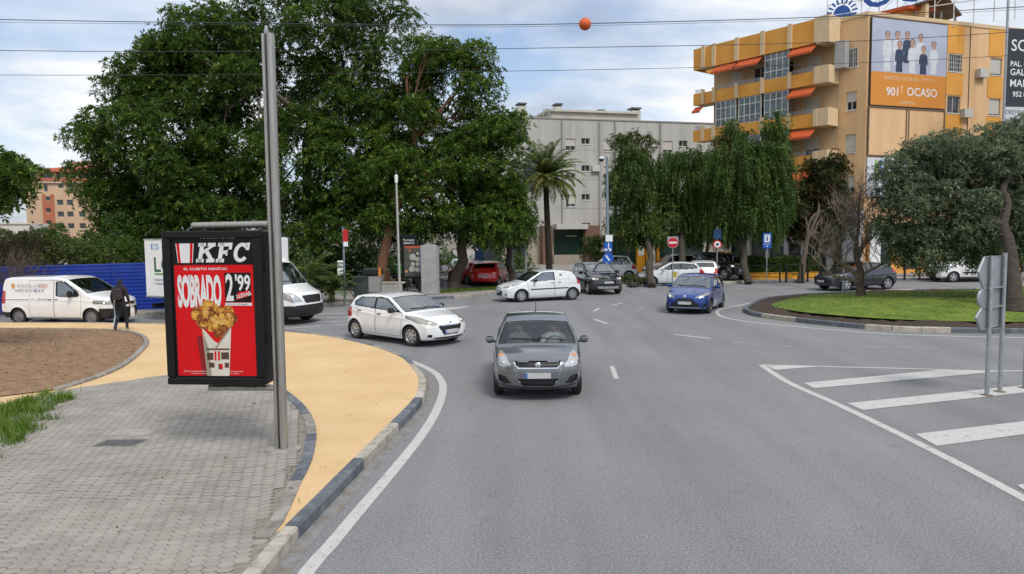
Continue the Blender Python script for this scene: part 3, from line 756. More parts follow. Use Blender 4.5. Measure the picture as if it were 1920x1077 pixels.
FD = dict(tr=0.76, zw=0.58, bend_f=0.30, bend_r=0.20, cell=0.035, rwell=0.055, plan=None, track=0.94, glass=None, crown=(0.045, 0.03), interior=True, doors=[], lamps_on=False)
def make_car(name, spec, mat, loc, rz, label, group=None, cat='car'):
    S = dict(FD); S.update(spec)
    Lc, Wc, Hc = S['L'], S['W'], S['H']; hw = Wc / 2; c = S['cell']
    sf, sr, r = S['sf'], S['sr'], S['r']
    smid = (sf + sr) / 2
    root = empty(name, loc, rz); tag(root, label, cat, group)
    root.scale = S.get('scale', (1, 1, .965))
    # longitudinal curves
    n = 1200; sg = np.linspace(0, Lc, n); top = np.array(S['top']); bot = np.array(S['bot'])
    zt = np.interp(sg, top[:, 0], top[:, 1]); zb = np.interp(sg, bot[:, 0], bot[:, 1])
    k = S.get('smooth', 0.03) / Lc * n
    zs = gauss(zt, k); wgt = np.clip(np.minimum(sg, Lc - sg) / 0.2, 0, 1); zt = zt * (1 - wgt) + zs * wgt
    step = np.maximum.reduce([np.abs(np.diff(sg)), np.abs(np.diff(zt)) * .9, np.abs(np.diff(zb)) * .9]); cum = np.concatenate([[0], np.cumsum(step)])
    ns = int(cum[-1] / c) + 2
    s = np.interp(np.linspace(0, cum[-1], ns), cum, sg)
    zt = np.interp(s, sg, zt); zb = np.interp(s, sg, zb)
    plan = np.array(S['plan'] or [(0, .84), (.12, .90), (.35, .95), (.8, .99), (1.2, 1), (Lc - 1.0, 1), (Lc - .5, .975), (Lc - .15, .93), (Lc, .86)])
    pl = gauss(np.interp(sg, plan[:, 0], plan[:, 1]), 0.08 / Lc * n); pl = np.interp(s, sg, pl)
    belt = np.interp(s, *np.array(S['belt']).T)
    zw = S['zw']
    def prof(z, b):
        lo = 1 - 0.085 * np.clip((zw - z) / (zw - .16), 0, 1.2) ** 2
        mid = 1 - 0.035 * np.clip((z - zw) / np.maximum(b - zw, .05), 0, 1) ** 1.6
        up = 0.965 - (0.965 - S['tr']) * np.clip((z - b) / np.maximum(Hc - b, .1), 0, 1.05) ** 1.12
        # a slight crease line down the flank
        cr = S.get('crease', 0.012) * np.exp(-((z - (b - .13)) / .035) ** 2)
        return np.where(z < zw, lo, np.where(z < b, mid, up)) + np.where(z < b, cr, 0)
    crown = np.interp(s, [0, .5, S['cowl'], S['cowl'] + .3, Lc - .3, Lc], [.015, S['crown'][0], S['crown'][0] * .7, S['crown'][1], S['crown'][1], .01])
    hgt = np.maximum(zt - zb, 1e-4)
    crown = np.minimum(crown, hgt * .2)
    ze = zt - crown
    rt = np.interp(s, [0, .15, S['cowl'] - .1, S['cowl'] + .25, Lc - .4, Lc], [.05, .10, .09, S['rwell'], S['rwell'], .05]); rt = np.minimum(rt, (ze - zb) * .45)
    rb = np.minimum(.06, (ze - zb) * .3)
    nside = max(8, int(1.1 * Hc / c)); narc = 5; ntop = max(8, int(hw / c)); nb = max(4, int(hw / (c * 1.5)))
    Y = []; Z = []; K = []
    W = lambda z: hw * pl * prof(z, belt)
    yb = W(zb + rb) - rb
    for j in range(nb): Y.append(yb * j / nb); Z.append(zb); K.append(0)
    for j in range(3):
        q = math.pi / 2 * j / 3; Y.append(yb + rb * math.sin(q)); Z.append(zb + rb * (1 - math.cos(q))); K.append(0)
    z0, z1 = zb + rb, ze - rt
    for j in range(nside):
        z = z0 + (z1 - z0) * j / (nside - 1); Y.append(W(z)); Z.append(z); K.append(1)
    ye = W(z1)
    for j in range(1, narc + 1):
        q = math.pi / 2 * j / narc; Y.append(ye - rt * (1 - math.cos(q))); Z.append(z1 + rt * math.sin(q)); K.append(2)
    yt = ye - rt
    for j in range(1, ntop + 1):
        y = yt * (1 - j / ntop); Y.append(y); Z.append(ze + crown * (1 - (y / np.maximum(yt, 1e-4)) ** 2)); K.append(3)
    Y = np.array(Y).T; Z = np.array(Z).T; K = np.array(K); nt_ = len(K)
    Sx = np.repeat(s[:, None], nt_, 1)
    u = np.abs(Y) / hw
    s2 = Sx + S['bend_f'] * u ** 2.3 * np.clip(1 - Sx / 1.45, 0, 1) - S['bend_r'] * u ** 2.5 * np.clip(1 - (Lc - Sx) / 1.0, 0, 1)
    # wheel-arch lips and snapping
    ra = r + S.get('arch_gap', 0.045)
    for sw in (sf, sr):
        d = np.hypot(s2 - sw, Z - r); a = np.exp(-((d - ra - .02) / .05) ** 2) * (K == 1)[None]
        Y = Y + .014 * a
        m2 = (np.abs(d - ra) < c * .62) & (K >= 0)[None] & (Y > hw - .34)
        f = np.where(m2, ra / np.maximum(d, 1e-6), 1); s2 = sw + (s2 - sw) * f; Z = np.where(m2, r + (Z - r) * f, Z)
    X = smid - s2
    # full grid, mirrored
    cols = nt_
    Vh = np.stack([X, Y, Z], -1)
    Vr = Vh.copy(); Vr[..., 1] *= -1
    verts = np.concatenate([Vh.reshape(-1, 3), Vr.reshape(-1, 3)])
    idx = np.arange(ns * cols).reshape(ns, cols)
    q = np.stack([idx[:-1, :-1], idx[1:, :-1], idx[1:, 1:], idx[:-1, 1:]], -1).reshape(-1, 4)
    fk = np.repeat(np.maximum(K[:-1], K[1:])[None], ns - 1, 0).ravel()
    fc_ = (K[:-1] + 0)[None].repeat(ns - 1, 0).ravel()
    q2 = q[:, ::-1] + ns * cols
    faces = np.concatenate([q, q2]); fk = np.concatenate([fk, fk]); half = np.concatenate([np.ones(len(q), int), -np.ones(len(q), int)])
    cen = verts[faces].mean(1); cs, cy, cz = smid - cen[:, 0], cen[:, 1], cen[:, 2]
    ay = np.abs(cy)
    so = np.concatenate([np.repeat((s[:-1] + s[1:])[:, None] / 2, cols - 1, 1).ravel()] * 2)    # station of the face
    ytf = np.concatenate([np.repeat((yt[:-1] + yt[1:])[:, None] / 2, cols - 1, 1).ravel()] * 2)
    part = np.zeros(len(faces), int); names = ['body']; mats = [mat]; par = [None]; recess = [0.0]; lab = [None]
    def add(nm, mt, mask, rec=0.0, pr=None):
        if not mask.any(): return None
        names.append(nm); mats.append(mt); par.append(pr); recess.append(rec); part[mask] = len(names) - 1
        return len(names) - 1
    dead = np.zeros(len(faces), bool)
    for sw in (sf, sr):
        dead |= (np.hypot(cs - sw, cz - r) < ra) & (ay > hw - .36) & (fk <= 1)
    gm = S['glass'] or M_GLASS
    side = (fk == 1) | (fk == 2)
    # cladding along the bottom
    if S.get('cladding'):
        cl = side & (cz < S['cladding'][0]) | ((fk == 1) & ((np.hypot(cs - sf, cz - r) < ra + S['cladding'][1]) | (np.hypot(cs - sr, cz - r) < ra + S['cladding'][1])))
        add('cladding', M_BLACK, cl)
    # doors
    for dpoly in S['doors']:
        ins = inside(cs, cz, dpoly)
        for h in (1, -1): add('door', mat, ins & (fk == 1) & (half == h))
    # side glazing with dark surround
    if S.get('dlo'):
        ins = inside(cs, cz, S['dlo']) & side
        for h in (1, -1): add('window_surround', M_BLACK, ins & (half == h), 0.0)
    for wp in S.get('windows', []):
        wm = gm
        if isinstance(wp, dict): wm = wp['mat']; wp = wp['poly']
        ins = inside(cs, cz, wp) & side
        for h in (1, -1): add('side_window', wm, ins & (half == h), 0.006)
    # windscreen and rear window
    sc0, sc1 = S['screen']
    trim = (fk >= 2) & (so > sc0 - .03) & (so < sc1 + .02) & (ay < ytf + .012)
    add('windscreen_trim', M_BLACK, trim & (fk == 3))
    add('windscreen', S.get('screen_glass', gm), (fk == 3) & (so > sc0) & (so < sc1) & (ay < ytf - S.get('glass_margin', .045) + .015), 0.004)
    if S.get('rear_screen'):
        a0, a1 = S['rear_screen']
        add('rear_window', S.get('rear_glass', gm), (fk == 3) & (so > a0) & (so < a1) & (ay < ytf - .09), 0.004)
    # front and rear fittings found in the front view (|y|, z)
    for f in S.get('front', []):
        nm, poly, mt, rec = f[:4]; smax = f[4] if len(f) > 4 else .9
        ins = inside(ay, cz, poly) & (cs < smax) & (fk >= 0)
        if nm in ('headlight', 'fog_recess', 'indicator'):
            for h in (1, -1):
                i = add(nm, mt, ins & (half == h), rec)
        else: add(nm, mt, ins, rec)
    for f in S.get('rear', []):
        nm, poly, mt, rec = f[:4]; smin = Lc - (f[4] if len(f) > 4 else .5)
        ins = inside(ay, cz, poly) & (cs > smin)
        if nm == 'tail_light':
            for h in (1, -1): add(nm, mt, ins & (half == h), rec)
        else: add(nm, mt, ins, rec)
    for f in S.get('side', []):
        nm, poly, mt = f
        for h in (1, -1): add(nm, mt, inside(cs, cz, poly) & (fk == 1) & (half == h), -0.008)
    # vertex normals (area weighted) for recessing
    fv = verts[faces]; fn = np.cross(fv[:, 2] - fv[:, 0], fv[:, 3] - fv[:, 1])
    vn = np.zeros_like(verts)
    for j in range(4): np.add.at(vn, faces[:, j], fn)
    vn /= np.maximum(np.linalg.norm(vn, axis=1), 1e-9)[:, None]
    # outward check
    if (vn[:, 0] * (verts[:, 0]) + vn[:, 1] * verts[:, 1]).mean() < 0: vn = -vn; faces = faces[:, ::-1]
    keep = ~dead & (np.linalg.norm(fn, axis=1) > 1e-9)
    for i, nm in enumerate(names):
        fm = faces[keep & (part == i)]
        if len(fm) == 0: continue
        uq, inv = np.unique(fm, return_inverse=True); vv = verts[uq] - vn[uq] * recess[i]
        fm2 = inv.reshape(fm.shape)
        if nm == 'headlight':
            hl = link_mesh('headlight', np_mesh(nm, vv, fm2, smooth=True), M_LENS, root)
            deep = verts[uq] - vn[uq] * 0.010
            link_mesh('reflector', np_mesh('reflector', deep, fm2, smooth=True), M_LIT_REFL if S['lamps_on'] else mats[i], hl)
            cc = vv.mean(0); sgn = 1 if cc[1] > 0 else -1
            lm = MB()
            tgt = np.array([cc[0], sgn * S.get('lamp_y', abs(cc[1])), S.get('lamp_z', cc[2])])
            jn = np.argmin((((vv - tgt) * np.array([.15, 1, 1])) ** 2).sum(1)); pc = vv[jn] - vn[uq][jn] * (S.get('lamp_r', .05) - .004)
            lm.sphere(pc, S.get('lamp_r', .05), 14, 8)
            lm.build('lamp', M_LAMP_ON if S['lamps_on'] else M_LAMP_OFF, hl, smooth=True)
            continue
        link_mesh(nm, np_mesh(nm, vv, fm2, smooth=True), mats[i], root)
    # helper: flank position
    flank = verts[: ns * cols].reshape(ns, cols, 3)[:, K == 1].reshape(-1, 3)
    def fy(sq, zq):
        j = np.argmin((smid - flank[:, 0] - sq) ** 2 + (flank[:, 2] - zq) ** 2); return flank[j, 1]
    # seams
    def ribbon(nm, pl_, w, mt, off=0.004, closed=True):
        pts = [Vector((p[0], p[1], 0)) for p in pl_] + ([Vector((pl_[0][0], pl_[0][1], 0))] if closed else [])
        line = []
        for a, b in zip(pts, pts[1:]):
            m2 = max(1, int((b - a).length / .06))
            line += [a.lerp(b, t / m2) for t in range(m2)]
        line.append(pts[-1])
        A, B = offset(line, w / 2), offset(line, -w / 2)
        for h in (1, -1):
            mb = MB(); vs_ = []
            for a, b in zip(A, B):
                y = fy((a.x + b.x) / 2, (a.y + b.y) / 2) + off
                vs_ += [(smid - a.x, h * y, a.y), (smid - b.x, h * y, b.y)]
            mb._add(vs_, [(2 * i, 2 * i + 1, 2 * i + 3, 2 * i + 2) for i in range(len(A) - 1)])
            mb.build(nm, mt, root, fix=False)
    for dpoly in S['doors']: ribbon('door_seam', S.get('seam_clip', lambda p: p)(dpoly), S.get('seam_w', .009), M_BLACK, .0025)
    for m_ in S.get('mouldings', []): ribbon('side_moulding', m_[:2], m_[2], m_[3], .012, False)
    # handles
    for (hs, hz) in S.get('handles', []):
        for h in (1, -1):
            mb = MB(); y = fy(hs, hz) + .012
            mb.box((smid - hs, h * y, hz), (.17, .03, .028), ch=.01); mb.build('door_handle', S.get('handle_mat', mat), root, smooth=True)
    # wheel wells, underside
    for sw in (sf, sr):
        for h in (1, -1):
            mb = MB(); n_ = 16; R2 = ra + .004
            for k in range(n_):
                a0, a1 = math.pi * (k / n_) * 1.24 - .38, math.pi * ((k + 1) / n_) * 1.24 - .38
                p = [(smid - sw + R2 * math.cos(a), r + R2 * math.sin(a)) for a in (a0, a1)]
                mb.quad((p[0][0], h * (hw - .33), p[0][1]), (p[1][0], h * (hw - .33), p[1][1]), (p[1][0], h * (hw - .035), p[1][1]), (p[0][0], h * (hw - .035), p[0][1]))
                mb.poly([(p[0][0], h * (hw - .33), p[0][1]), (p[1][0], h * (hw - .33), p[1][1]), (smid - sw, h * (hw - .33), r)])
            mb.build('wheel_well', M_BLACK, root, fix=False)
    tw = S.get('tyre_w', .185)
    for sw, st in ((sf, S.get('steer', 0.0)), (sr, 0.0)):
        for h in (1, -1):
            make_wheel(root, smid - sw, h * (hw - tw / 2 - .025), r, tw, h, S.get('wheel', 'spoke5'), S.get('rim_mat'), st)
    # mirrors
    if S.get('mirror'):
        ms, mz, md = S['mirror']; mm = S.get('mirror_mat', mat)
        for h in (1, -1):
            y0 = fy(ms, mz - .03)
            mi = empty('mirror', (smid - ms, h * y0, mz), 0, root)
            mb = MB(); w_, h_ = md
            mb.box((.0, h * (w_ * .55 + .03), .02), (.11, w_, h_), ch=.045); mb.build('mirror_housing', mm, mi, smooth=True)
            mb = MB(); mb.box((-.056, h * (w_ * .55 + .03), .02), (.006, w_ * .84, h_ * .8)); mb.build('mirror_glass', M_CHROME, mi)
            mb = MB(); mb.box((.0, h * .03, -.02), (.07, .12, .035), ch=.01); mb.build('mirror_arm', M_BLACK, mi)
    # plates
    fx = {}
    def front_x(z, y=0.0):
        grid = verts[: ns * cols]; m2 = np.abs(grid[:, 1]) < .5
        gsel = grid[m2]; j = np.argmin((gsel[:, 2] - z) ** 2 * 4 + (gsel[:, 1] - abs(y)) ** 2 - (gsel[:, 0] > 0) * 10); return gsel[j, 0]
    if S.get('plate') is not None:
        pz = S['plate']; x0 = max(front_x(pz), front_x(pz + .05), front_x(pz - .05)) + .014
        pw = S.get('plate_w', .52)
        p_ = MB().box((x0, 0, pz), (.012, pw, .112), ch=.004).build('number_plate', M_PLATE, root)
        MB().box((x0 + .0065, -pw / 2 + .022, pz), (.004, .042, .104)).build('plate_band', M_PLBLUE, p_)
    if S.get('rear_plate') is not None:
        pz = S['rear_plate']; gr = verts[:ns * cols]; m2 = (np.abs(gr[:, 1]) < .3) & (gr[:, 0] < 0); gs_ = gr[m2]; j = np.argmin((gs_[:, 2] - pz) ** 2); x0 = gs_[j, 0] - .02
        MB().box((x0, 0, pz), (.012, .52, .112), ch=.004).build('rear_plate', M_PLATE, root)
    if S.get('badge'):
        bz, br = S['badge']; x0 = front_x(bz) + .012
        b_ = MB().lathe([(br, -.01), (br, .008), (br * .85, .014)], (x0, 0, bz), 'X', 18).build('badge', M_CHROME, root, smooth=True)
    # wipers
    if S.get('wipers', True) and S['screen']:
        for y0, y1 in ((.05, -.52), (.58, .02)):
            st_ = sc0 + .035
            z_ = np.interp(st_, s, zt)
            slope = (np.interp(st_ + .1, s, zt) - z_) / .1
            pts = []
            for t in np.linspace(0, 1, 5):
                yy = y0 + (y1 - y0) * t; up = .02 + .05 * t
                uu = abs(yy) / hw; xx = smid - (st_ + up + S['bend_f'] * uu ** 2.3 * max(0, 1 - st_ / 1.45))
                zz_ = np.interp(st_ + up, s, ze) + np.interp(st_, s, crown) * (1 - (yy / .65) ** 2) + .014
                pts.append((xx, yy, zz_))
            MB().tube(pts, .011, 5).build('wiper', M_BLACK, root)
    # cabin
    if S['interior']:
        xc = smid - S['cowl']; flo = S['belt'][0][1]
        dz = np.interp(S['cowl'] + .2, s, zt) - .16
        MB().box((xc - .25, 0, min(dz, 1.0 if Hc < 1.7 else 1.25) - .12), (.42, Wc * .78, .22), ch=.06).build('dashboard', M_INTER, root, smooth=True)
        seat_s = S.get('seat_s', (S['cowl'] + .95, S['cowl'] + 1.75)); top_z = S.get('seat_z', Hc - .32)
        for ss in seat_s[:2]:
            for yy in ((Wc * .21, -Wc * .21) if ss == seat_s[0] else (Wc * .2, -Wc * .2)):
                mb = MB(); xx = smid - ss
                mb.box((xx + .22, yy, top_z - .62), (.5, .46, .16), ch=.06)
                mb.hexa([(xx - .02, yy - .23, top_z - .62), (xx + .12, yy - .23, top_z - .62), (xx + .12, yy + .23, top_z - .62), (xx - .02, yy + .23, top_z - .62), (xx - .18, yy - .2, top_z - .1), (xx - .08, yy - .2, top_z - .1), (xx - .08, yy + .2, top_z - .1), (xx - .18, yy + .2, top_z - .1)])
                mb.box((xx - .14, yy, top_z), (.09, .25, .17), ch=.04)
                mb.build('seat', M_SEAT, root, smooth=True)
        yw = S.get('wheel_y', Wc * .21)
        mb = MB(); cx_, cz_ = xc - .52, min(dz, 1.0 if Hc < 1.7 else 1.25) - .05
        ring = []
        for k in range(17):
            a = 2 * math.pi * k / 16; ring.append((cx_ - .09 * math.sin(a) * 1.0, yw + .18 * math.cos(a), cz_ + .16 * math.sin(a)))
        mb.tube(ring, .014, 6, cap=False); mb.build('steering_wheel', M_BLACK, root, smooth=True)
        MB().box((smid - S['screen'][1] - .05, 0, np.interp(S['screen'][1], s, zt) - .13), (.03, .24, .07), ch=.015).build('rear_view_mirror', M_BLACK, root)
    return root

def wheels_pose(front_px, rear_px, hwid, side, wb):
    """stand a car so that its two near wheels touch the ground at the two surveyed points.
    side=+1: the near side is the car's left; returns (midpoint on the axle centre line, heading)"""
    a, b = G(*front_px), G(*rear_px)
    h = math.atan2((a - b).y, (a - b).x)
    left = Vector((-math.sin(h), math.cos(h), 0))
    mid = (a + b) / 2 - left * side * hwid
    return mid, h, (a - b).length

def hatch(L=3.95, W=1.70, H=1.49, lip=.74, hood=.86, cowl=1.0, cz=1.0, roof=1.72, rz=1.43, re=3.35, rez=1.42, tail=3.75, tz=.98, sill=.19, **kw):
    """five-door hatchback outline"""
    d = dict(L=L, W=W, H=H, cowl=cowl, screen=(cowl + .04, roof - .02), sf=.80, sr=L - .62, r=.30,
             top=[(0, .46), (.008, .60), (.03, lip - .07), (.09, lip), (.38, hood), (cowl - .05, cz - .02), (cowl + .03, cz + .02), (roof, rz), (roof + .35, H - .012), (roof + .8, H), (re - .25, H - .045), (re, rez), (tail - .12, tz + .13), (tail, tz), (L - .06, tz - .1), (L - .015, .65), (L, .5)],
             bot=[(0, .46), (.008, .34), (.03, sill + .06), (.10, sill + .015), (.25, sill), (.55, sill - .015), (L - .7, sill), (L - .3, sill + .05), (L - .06, .32), (L, .5)],
             belt=[(0, .80), (cowl, .93), (cowl + 1.2, .95), (L - .6, 1.02), (L, 1.02)],
             rear_screen=(re + .05, tail - .1))
    dp = kw.pop('dp', None)
    d.update(kw); return d

# side-window polygons shared by the small hatchbacks
def side_glass(cowl, roof, re, b0, b1, top, bp=None, end=None, rake=.25):
    """returns surround, [front pane, rear pane]"""
    bp = bp or (cowl + re) / 2 + .28; end = end or re + .05
    dlo = [(cowl + .22, b0), (roof + .16, top - .02), (roof + .5, top), (re - .15, top - .03), (end + .06, b1 + .12), (end, b1), (bp, (b0 + b1) / 2)]
    f = [(cowl + .36, b0 + .025), (roof + .22, top - .045), (roof + .5, top - .025), (bp - .05, top - .025), (bp - .05, (b0 + b1) / 2 + .02)]
    r_ = [(bp + .05, (b0 + b1) / 2 + .025), (bp + .05, top - .025), (re - .2, top - .05), (end - .02, b1 + .1), (end - .05, b1 + .025)]
    return dlo, [f, r_]
def door_polys(cowl, bp, rend, b0, b1, sill=.27):
    return [[(cowl + .12, b0), (cowl + .18, sill + .2), (cowl + .24, sill), (bp, sill), (bp, (b0 + b1) / 2 + .03)],
            [(bp + .015, (b0 + b1) / 2 + .03), (bp + .015, sill), (rend - .45, sill), (rend - .3, .5), (rend - .12, .72), (rend - .08, b1)]]

# ---- grey hatchback in the near lane
P_GREY = paint('steel grey', (0.175, 0.185, 0.20), 0.75, 0.30)
dlo, wins = side_glass(1.0, 1.74, 3.25, .97, 1.04, 1.40)
M_SW_GLASS = glass('clear windscreen', (0.80, 0.88, 0.88), 0.06)
sw = hatch(3.85, 1.74, 1.46, lip=.80, hood=.895, cowl=1.02, cz=.985, roof=1.74, rz=1.375, re=3.4, rez=1.37, tail=3.7, sf=.79, sr=3.22, r=.295, cell=.0215, tr=.705, sill=.235,
           dlo=dlo, windows=wins, doors=door_polys(1.0, 2.3, 3.2, .97, 1.03), handles=[(2.15, .86), (3.0, .9)], glass_margin=.06, glass=M_SW_GLASS,
           mirror=(1.36, 1.0, (.17, .14)), plate=.525, plate_w=.47, badge=(.722, .055), screen_glass=M_SW_GLASS,
           lamp_y=.645, lamp_z=.74, lamp_r=.07,
           front=[('upper_grille', [(0, .665), (.35, .665), (.405, .71), (.43, .775), (0, .785)], pbr('mesh grille', (.010, .010, .011), .5, var=.5, scale=60, coords='Object'), .03),
                  ('grille_trim', [(0, .648), (.36, .648), (.425, .70), (.45, .77), (.43, .775), (.405, .71), (.35, .665), (0, .663)], M_CHROME, -.003),
                  ('lower_grille', [(0, .325), (.29, .325), (.37, .455), (0, .46)], MATS['mesh grille'], .03),
                  ('grille_edge', [(.29, .322), (.31, .322), (.44, .66), (.42, .66), (.365, .46)], pbr('satin silver trim', (.42, .43, .45), .3, .7), -.006),
                  ('bumper_blade', [(0, .262), (.33, .265), (.60, .29), (.72, .33), (.72, .345), (.60, .312), (.33, .29), (0, .285)], P_GREY, -.016),
                  ('fog_recess', [(.50, .365), (.62, .345), (.72, .40), (.75, .52), (.60, .50), (.54, .42)], M_BLACK, .03),
                  ('headlight', [(.47, .66), (.52, .75), (.585, .84), (.64, .89), (.72, .905), (.775, .85), (.79, .76), (.76, .69), (.65, .665)], M_LAMP_OFF, 0, 1.0)])
swm = G(1008.5, 738); swift = make_car('grey_hatchback', sw, P_GREY, (swm.x + .02, swm.y + 2.43 / 2, 0), math.radians(-90 - 1.2), 'grey metallic hatchback with two people inside driving towards the camera')
for h in (1, -1):
    MB().sphere((1.72, h * .63, .43), (.04, .045, .045), 12, 8).build('fog_lamp', M_LAMP_OFF, swift, smooth=True)
    MB().tube([(1.83, h * .47, .515), (1.83, h * .475, .43), (1.81, h * .53, .345), (1.745, h * .64, .335), (1.68, h * .735, .41), (1.655, h * .765, .52)], .008, 6).build('fog_trim', MATS['satin silver trim'], swift, smooth=True)
    MB().sphere((1.50, h * .69, .835), (.07, .05, .04), 10, 6).build('indicator_lamp', M_AMBER, swift, smooth=True)
MB().tube([(-.95, 0, 1.42), (-1.0, 0, 1.46), (-1.1, 0, 1.72)], [.016, .009, .005], 6).build('antenna', M_BLACK, swift)

# ---- white hatchback turning in
P_WHITE = paint('white', (0.80, 0.81, 0.82), 0.0, 0.30)
dlo, wins = side_glass(.95, 1.75, 3.3, .96, 1.06, 1.36)
pg = hatch(3.96, 1.74, 1.46, lip=.72, hood=.86, cowl=.98, cz=.99, roof=1.80, rz=1.385, re=3.45, rez=1.37, tail=3.8, tz=1.0, sf=.80, sr=3.34, r=.305, cell=.028, tr=.74,
           dlo=dlo, windows=wins, doors=door_polys(.98, 2.32, 3.32, .96, 1.05), handles=[(2.15, .87), (3.08, .92)], handle_mat=M_BLACK,
           mirror=(1.45, 1.0, (.20, .15)), mirror_mat=M_BLACK, plate=.44, badge=(.70, .04), lamps_on=True, lamp_y=.60, lamp_z=.71, lamp_r=.045, wheel='spoke8', steer=.12,
           front=[('grille', [(0, .36), (.27, .36), (.40, .52), (.43, .60), (.40, .615), (0, .60)], M_BLACK, .02),
                  ('grille_trim', [(0, .60), (.40, .615), (.43, .60), (.46, .62), (.42, .645), (0, .632)], M_CHROME, -.003),
                  ('lower_slot', [(0, .235), (.50, .245), (.56, .275), (.48, .295), (0, .30)], M_BLACK, .03),
                  ('fog_recess', [(.60, .29), (.70, .285), (.735, .34), (.69, .395), (.60, .375)], M_BLACK, .03),
                  ('headlight', [(.42, .68), (.52, .615), (.68, .63), (.82, .71), (.86, .82), (.83, .90), (.72, .865), (.58, .78)], M_LAMP_OFF, 0, 1.0)],
           rear=[('tail_light', [(.62, .72), (.9, .70), (.9, 1.0), (.7, 1.0)], M_REDL, -.004, .45)])
mid, hd, wb = wheels_pose((757, 648.3), (678.6, 637), .82, -1, 2.54)

make_car('white_hatchback', pg, P_WHITE, mid, hd, 'white five-door hatchback turning round the ochre pavement corner')

# ---- white panel-sided hatchback crossing
P_WHITE2 = paint('cool white', (0.72, 0.745, 0.76), 0.0, 0.33)
M_PANELW = pbr('window filled with white panel', (.66, .68, .67), .3, var=.05, coat=.5)
dlo, wins = side_glass(1.0, 1.78, 3.35, .97, 1.06, 1.40)
cl = hatch(4.03, 1.72, 1.49, lip=.74, hood=.87, cowl=1.03, cz=1.0, roof=1.83, rz=1.415, re=3.5, rez=1.40, tail=3.86, tz=1.0, sf=.86, sr=3.43, r=.305, cell=.032, tr=.77,
           dlo=[(1.22, .97), (1.95, 1.38), (2.3, 1.40), (2.53, 1.40), (2.53, 1.0)], windows=[[(1.37, .995), (2.0, 1.345), (2.3, 1.375), (2.48, 1.375), (2.48, 1.02)], dict(mat=M_PANELW, poly=[(2.58, 1.025), (2.58, 1.375), (3.2, 1.345), (3.38, 1.16), (3.34, 1.06)])],
           doors=door_polys(1.03, 2.5, 3.38, .97, 1.04), handles=[(2.4, .88), (2.75, .91)], handle_mat=M_BLACK, mirror=(1.5, 1.0, (.2, .15)), mirror_mat=M_BLACK,
           mouldings=[((1.3, .60), (3.2, .62), .05, M_BLACK)], plate=.50, lamps_on=True, lamp_r=.055, wheel='spoke8', crease=.006,
           front=[('upper_slot', [(0, .66), (.30, .655), (.34, .69), (0, .70)], M_BLACK, .02), ('grille', [(0, .30), (.36, .30), (.43, .54), (0, .56)], M_BLACK, .03),
                  ('fog_recess', [(.60, .34), (.66, .30), (.70, .38), (.64, .44)], M_BLACK, .02),
                  ('headlight', [(.40, .70), (.50, .66), (.68, .70), (.80, .79), (.80, .86), (.66, .83), (.52, .77)], M_LAMP_OFF, 0, 1.0)],
           rear=[('tail_light', [(.60, .80), (.95, .78), (.95, 1.22), (.66, 1.22)], M_REDL, -.004, .36)])
mid, hd, wb = wheels_pose((982, 567), (1069.5, 563), .80, 1, 2.57)
clio = make_car('white_van_hatchback', cl, P_WHITE2, mid, hd, 'white hatchback with filled rear side window crossing behind the grey car')
MB().sphere((-.70, .748, 1.22), (.07, .012, .075), 12, 8).build('flank_emblem', pbr('green emblem', (.02, .10, .05), .5), clio)

# ---- black SUV
P_BLACK = paint('black', (0.010, 0.010, 0.011), 0.0, 0.22)
dlo, wins = side_glass(1.1, 1.78, 3.5, 1.08, 1.13, 1.56)
sv = hatch(4.2, 1.80, 1.66, lip=.88, hood=1.0, cowl=1.08, cz=1.10, roof=1.82, rz=1.58, re=3.75, rez=1.57, tail=4.05, tz=1.12, sill=.27, sf=.82, sr=3.36, r=.35, cell=.04, tr=.80, zw=.7,
           dlo=dlo, windows=wins, mirror=(1.5, 1.12, (.22, .19)), plate=.66, badge=(.86, .05), lamps_on=True, lamp_r=.045, lamp_z=.86, tyre_w=.22,
           doors=door_polys(1.08, 2.45, 3.3, 1.06, 1.12, .36), wheel='spoke5', glass=M_GLASS,
           front=[('grille', [(0, .80), (.42, .80), (.48, .90), (0, .91)], MATS['mesh grille'], .02), ('grille_trim', [(0, .845), (.44, .845), (.45, .862), (0, .862)], M_CHROME, -.003),
                  ('lower_grille', [(0, .48), (.55, .48), (.62, .58), (0, .58)], MATS['mesh grille'], .03),
                  ('skid_plate', [(0, .34), (.50, .34), (.60, .43), (.52, .45), (0, .45)], pbr('silver skid plate', (.42, .43, .44), .4, .6), -.01),
                  ('headlight', [(.47, .80), (.66, .79), (.84, .85), (.84, .94), (.66, .92), (.48, .90)], M_LAMP_OFF, 0, 1.0)])
pr = G(1132, 551.5); suv = make_car('black_suv', sv, P_BLACK, (pr.x - .28, pr.y + 1.25, 0), math.radians(-90 + 12), 'black SUV with lit headlights waiting behind the white hatchback')

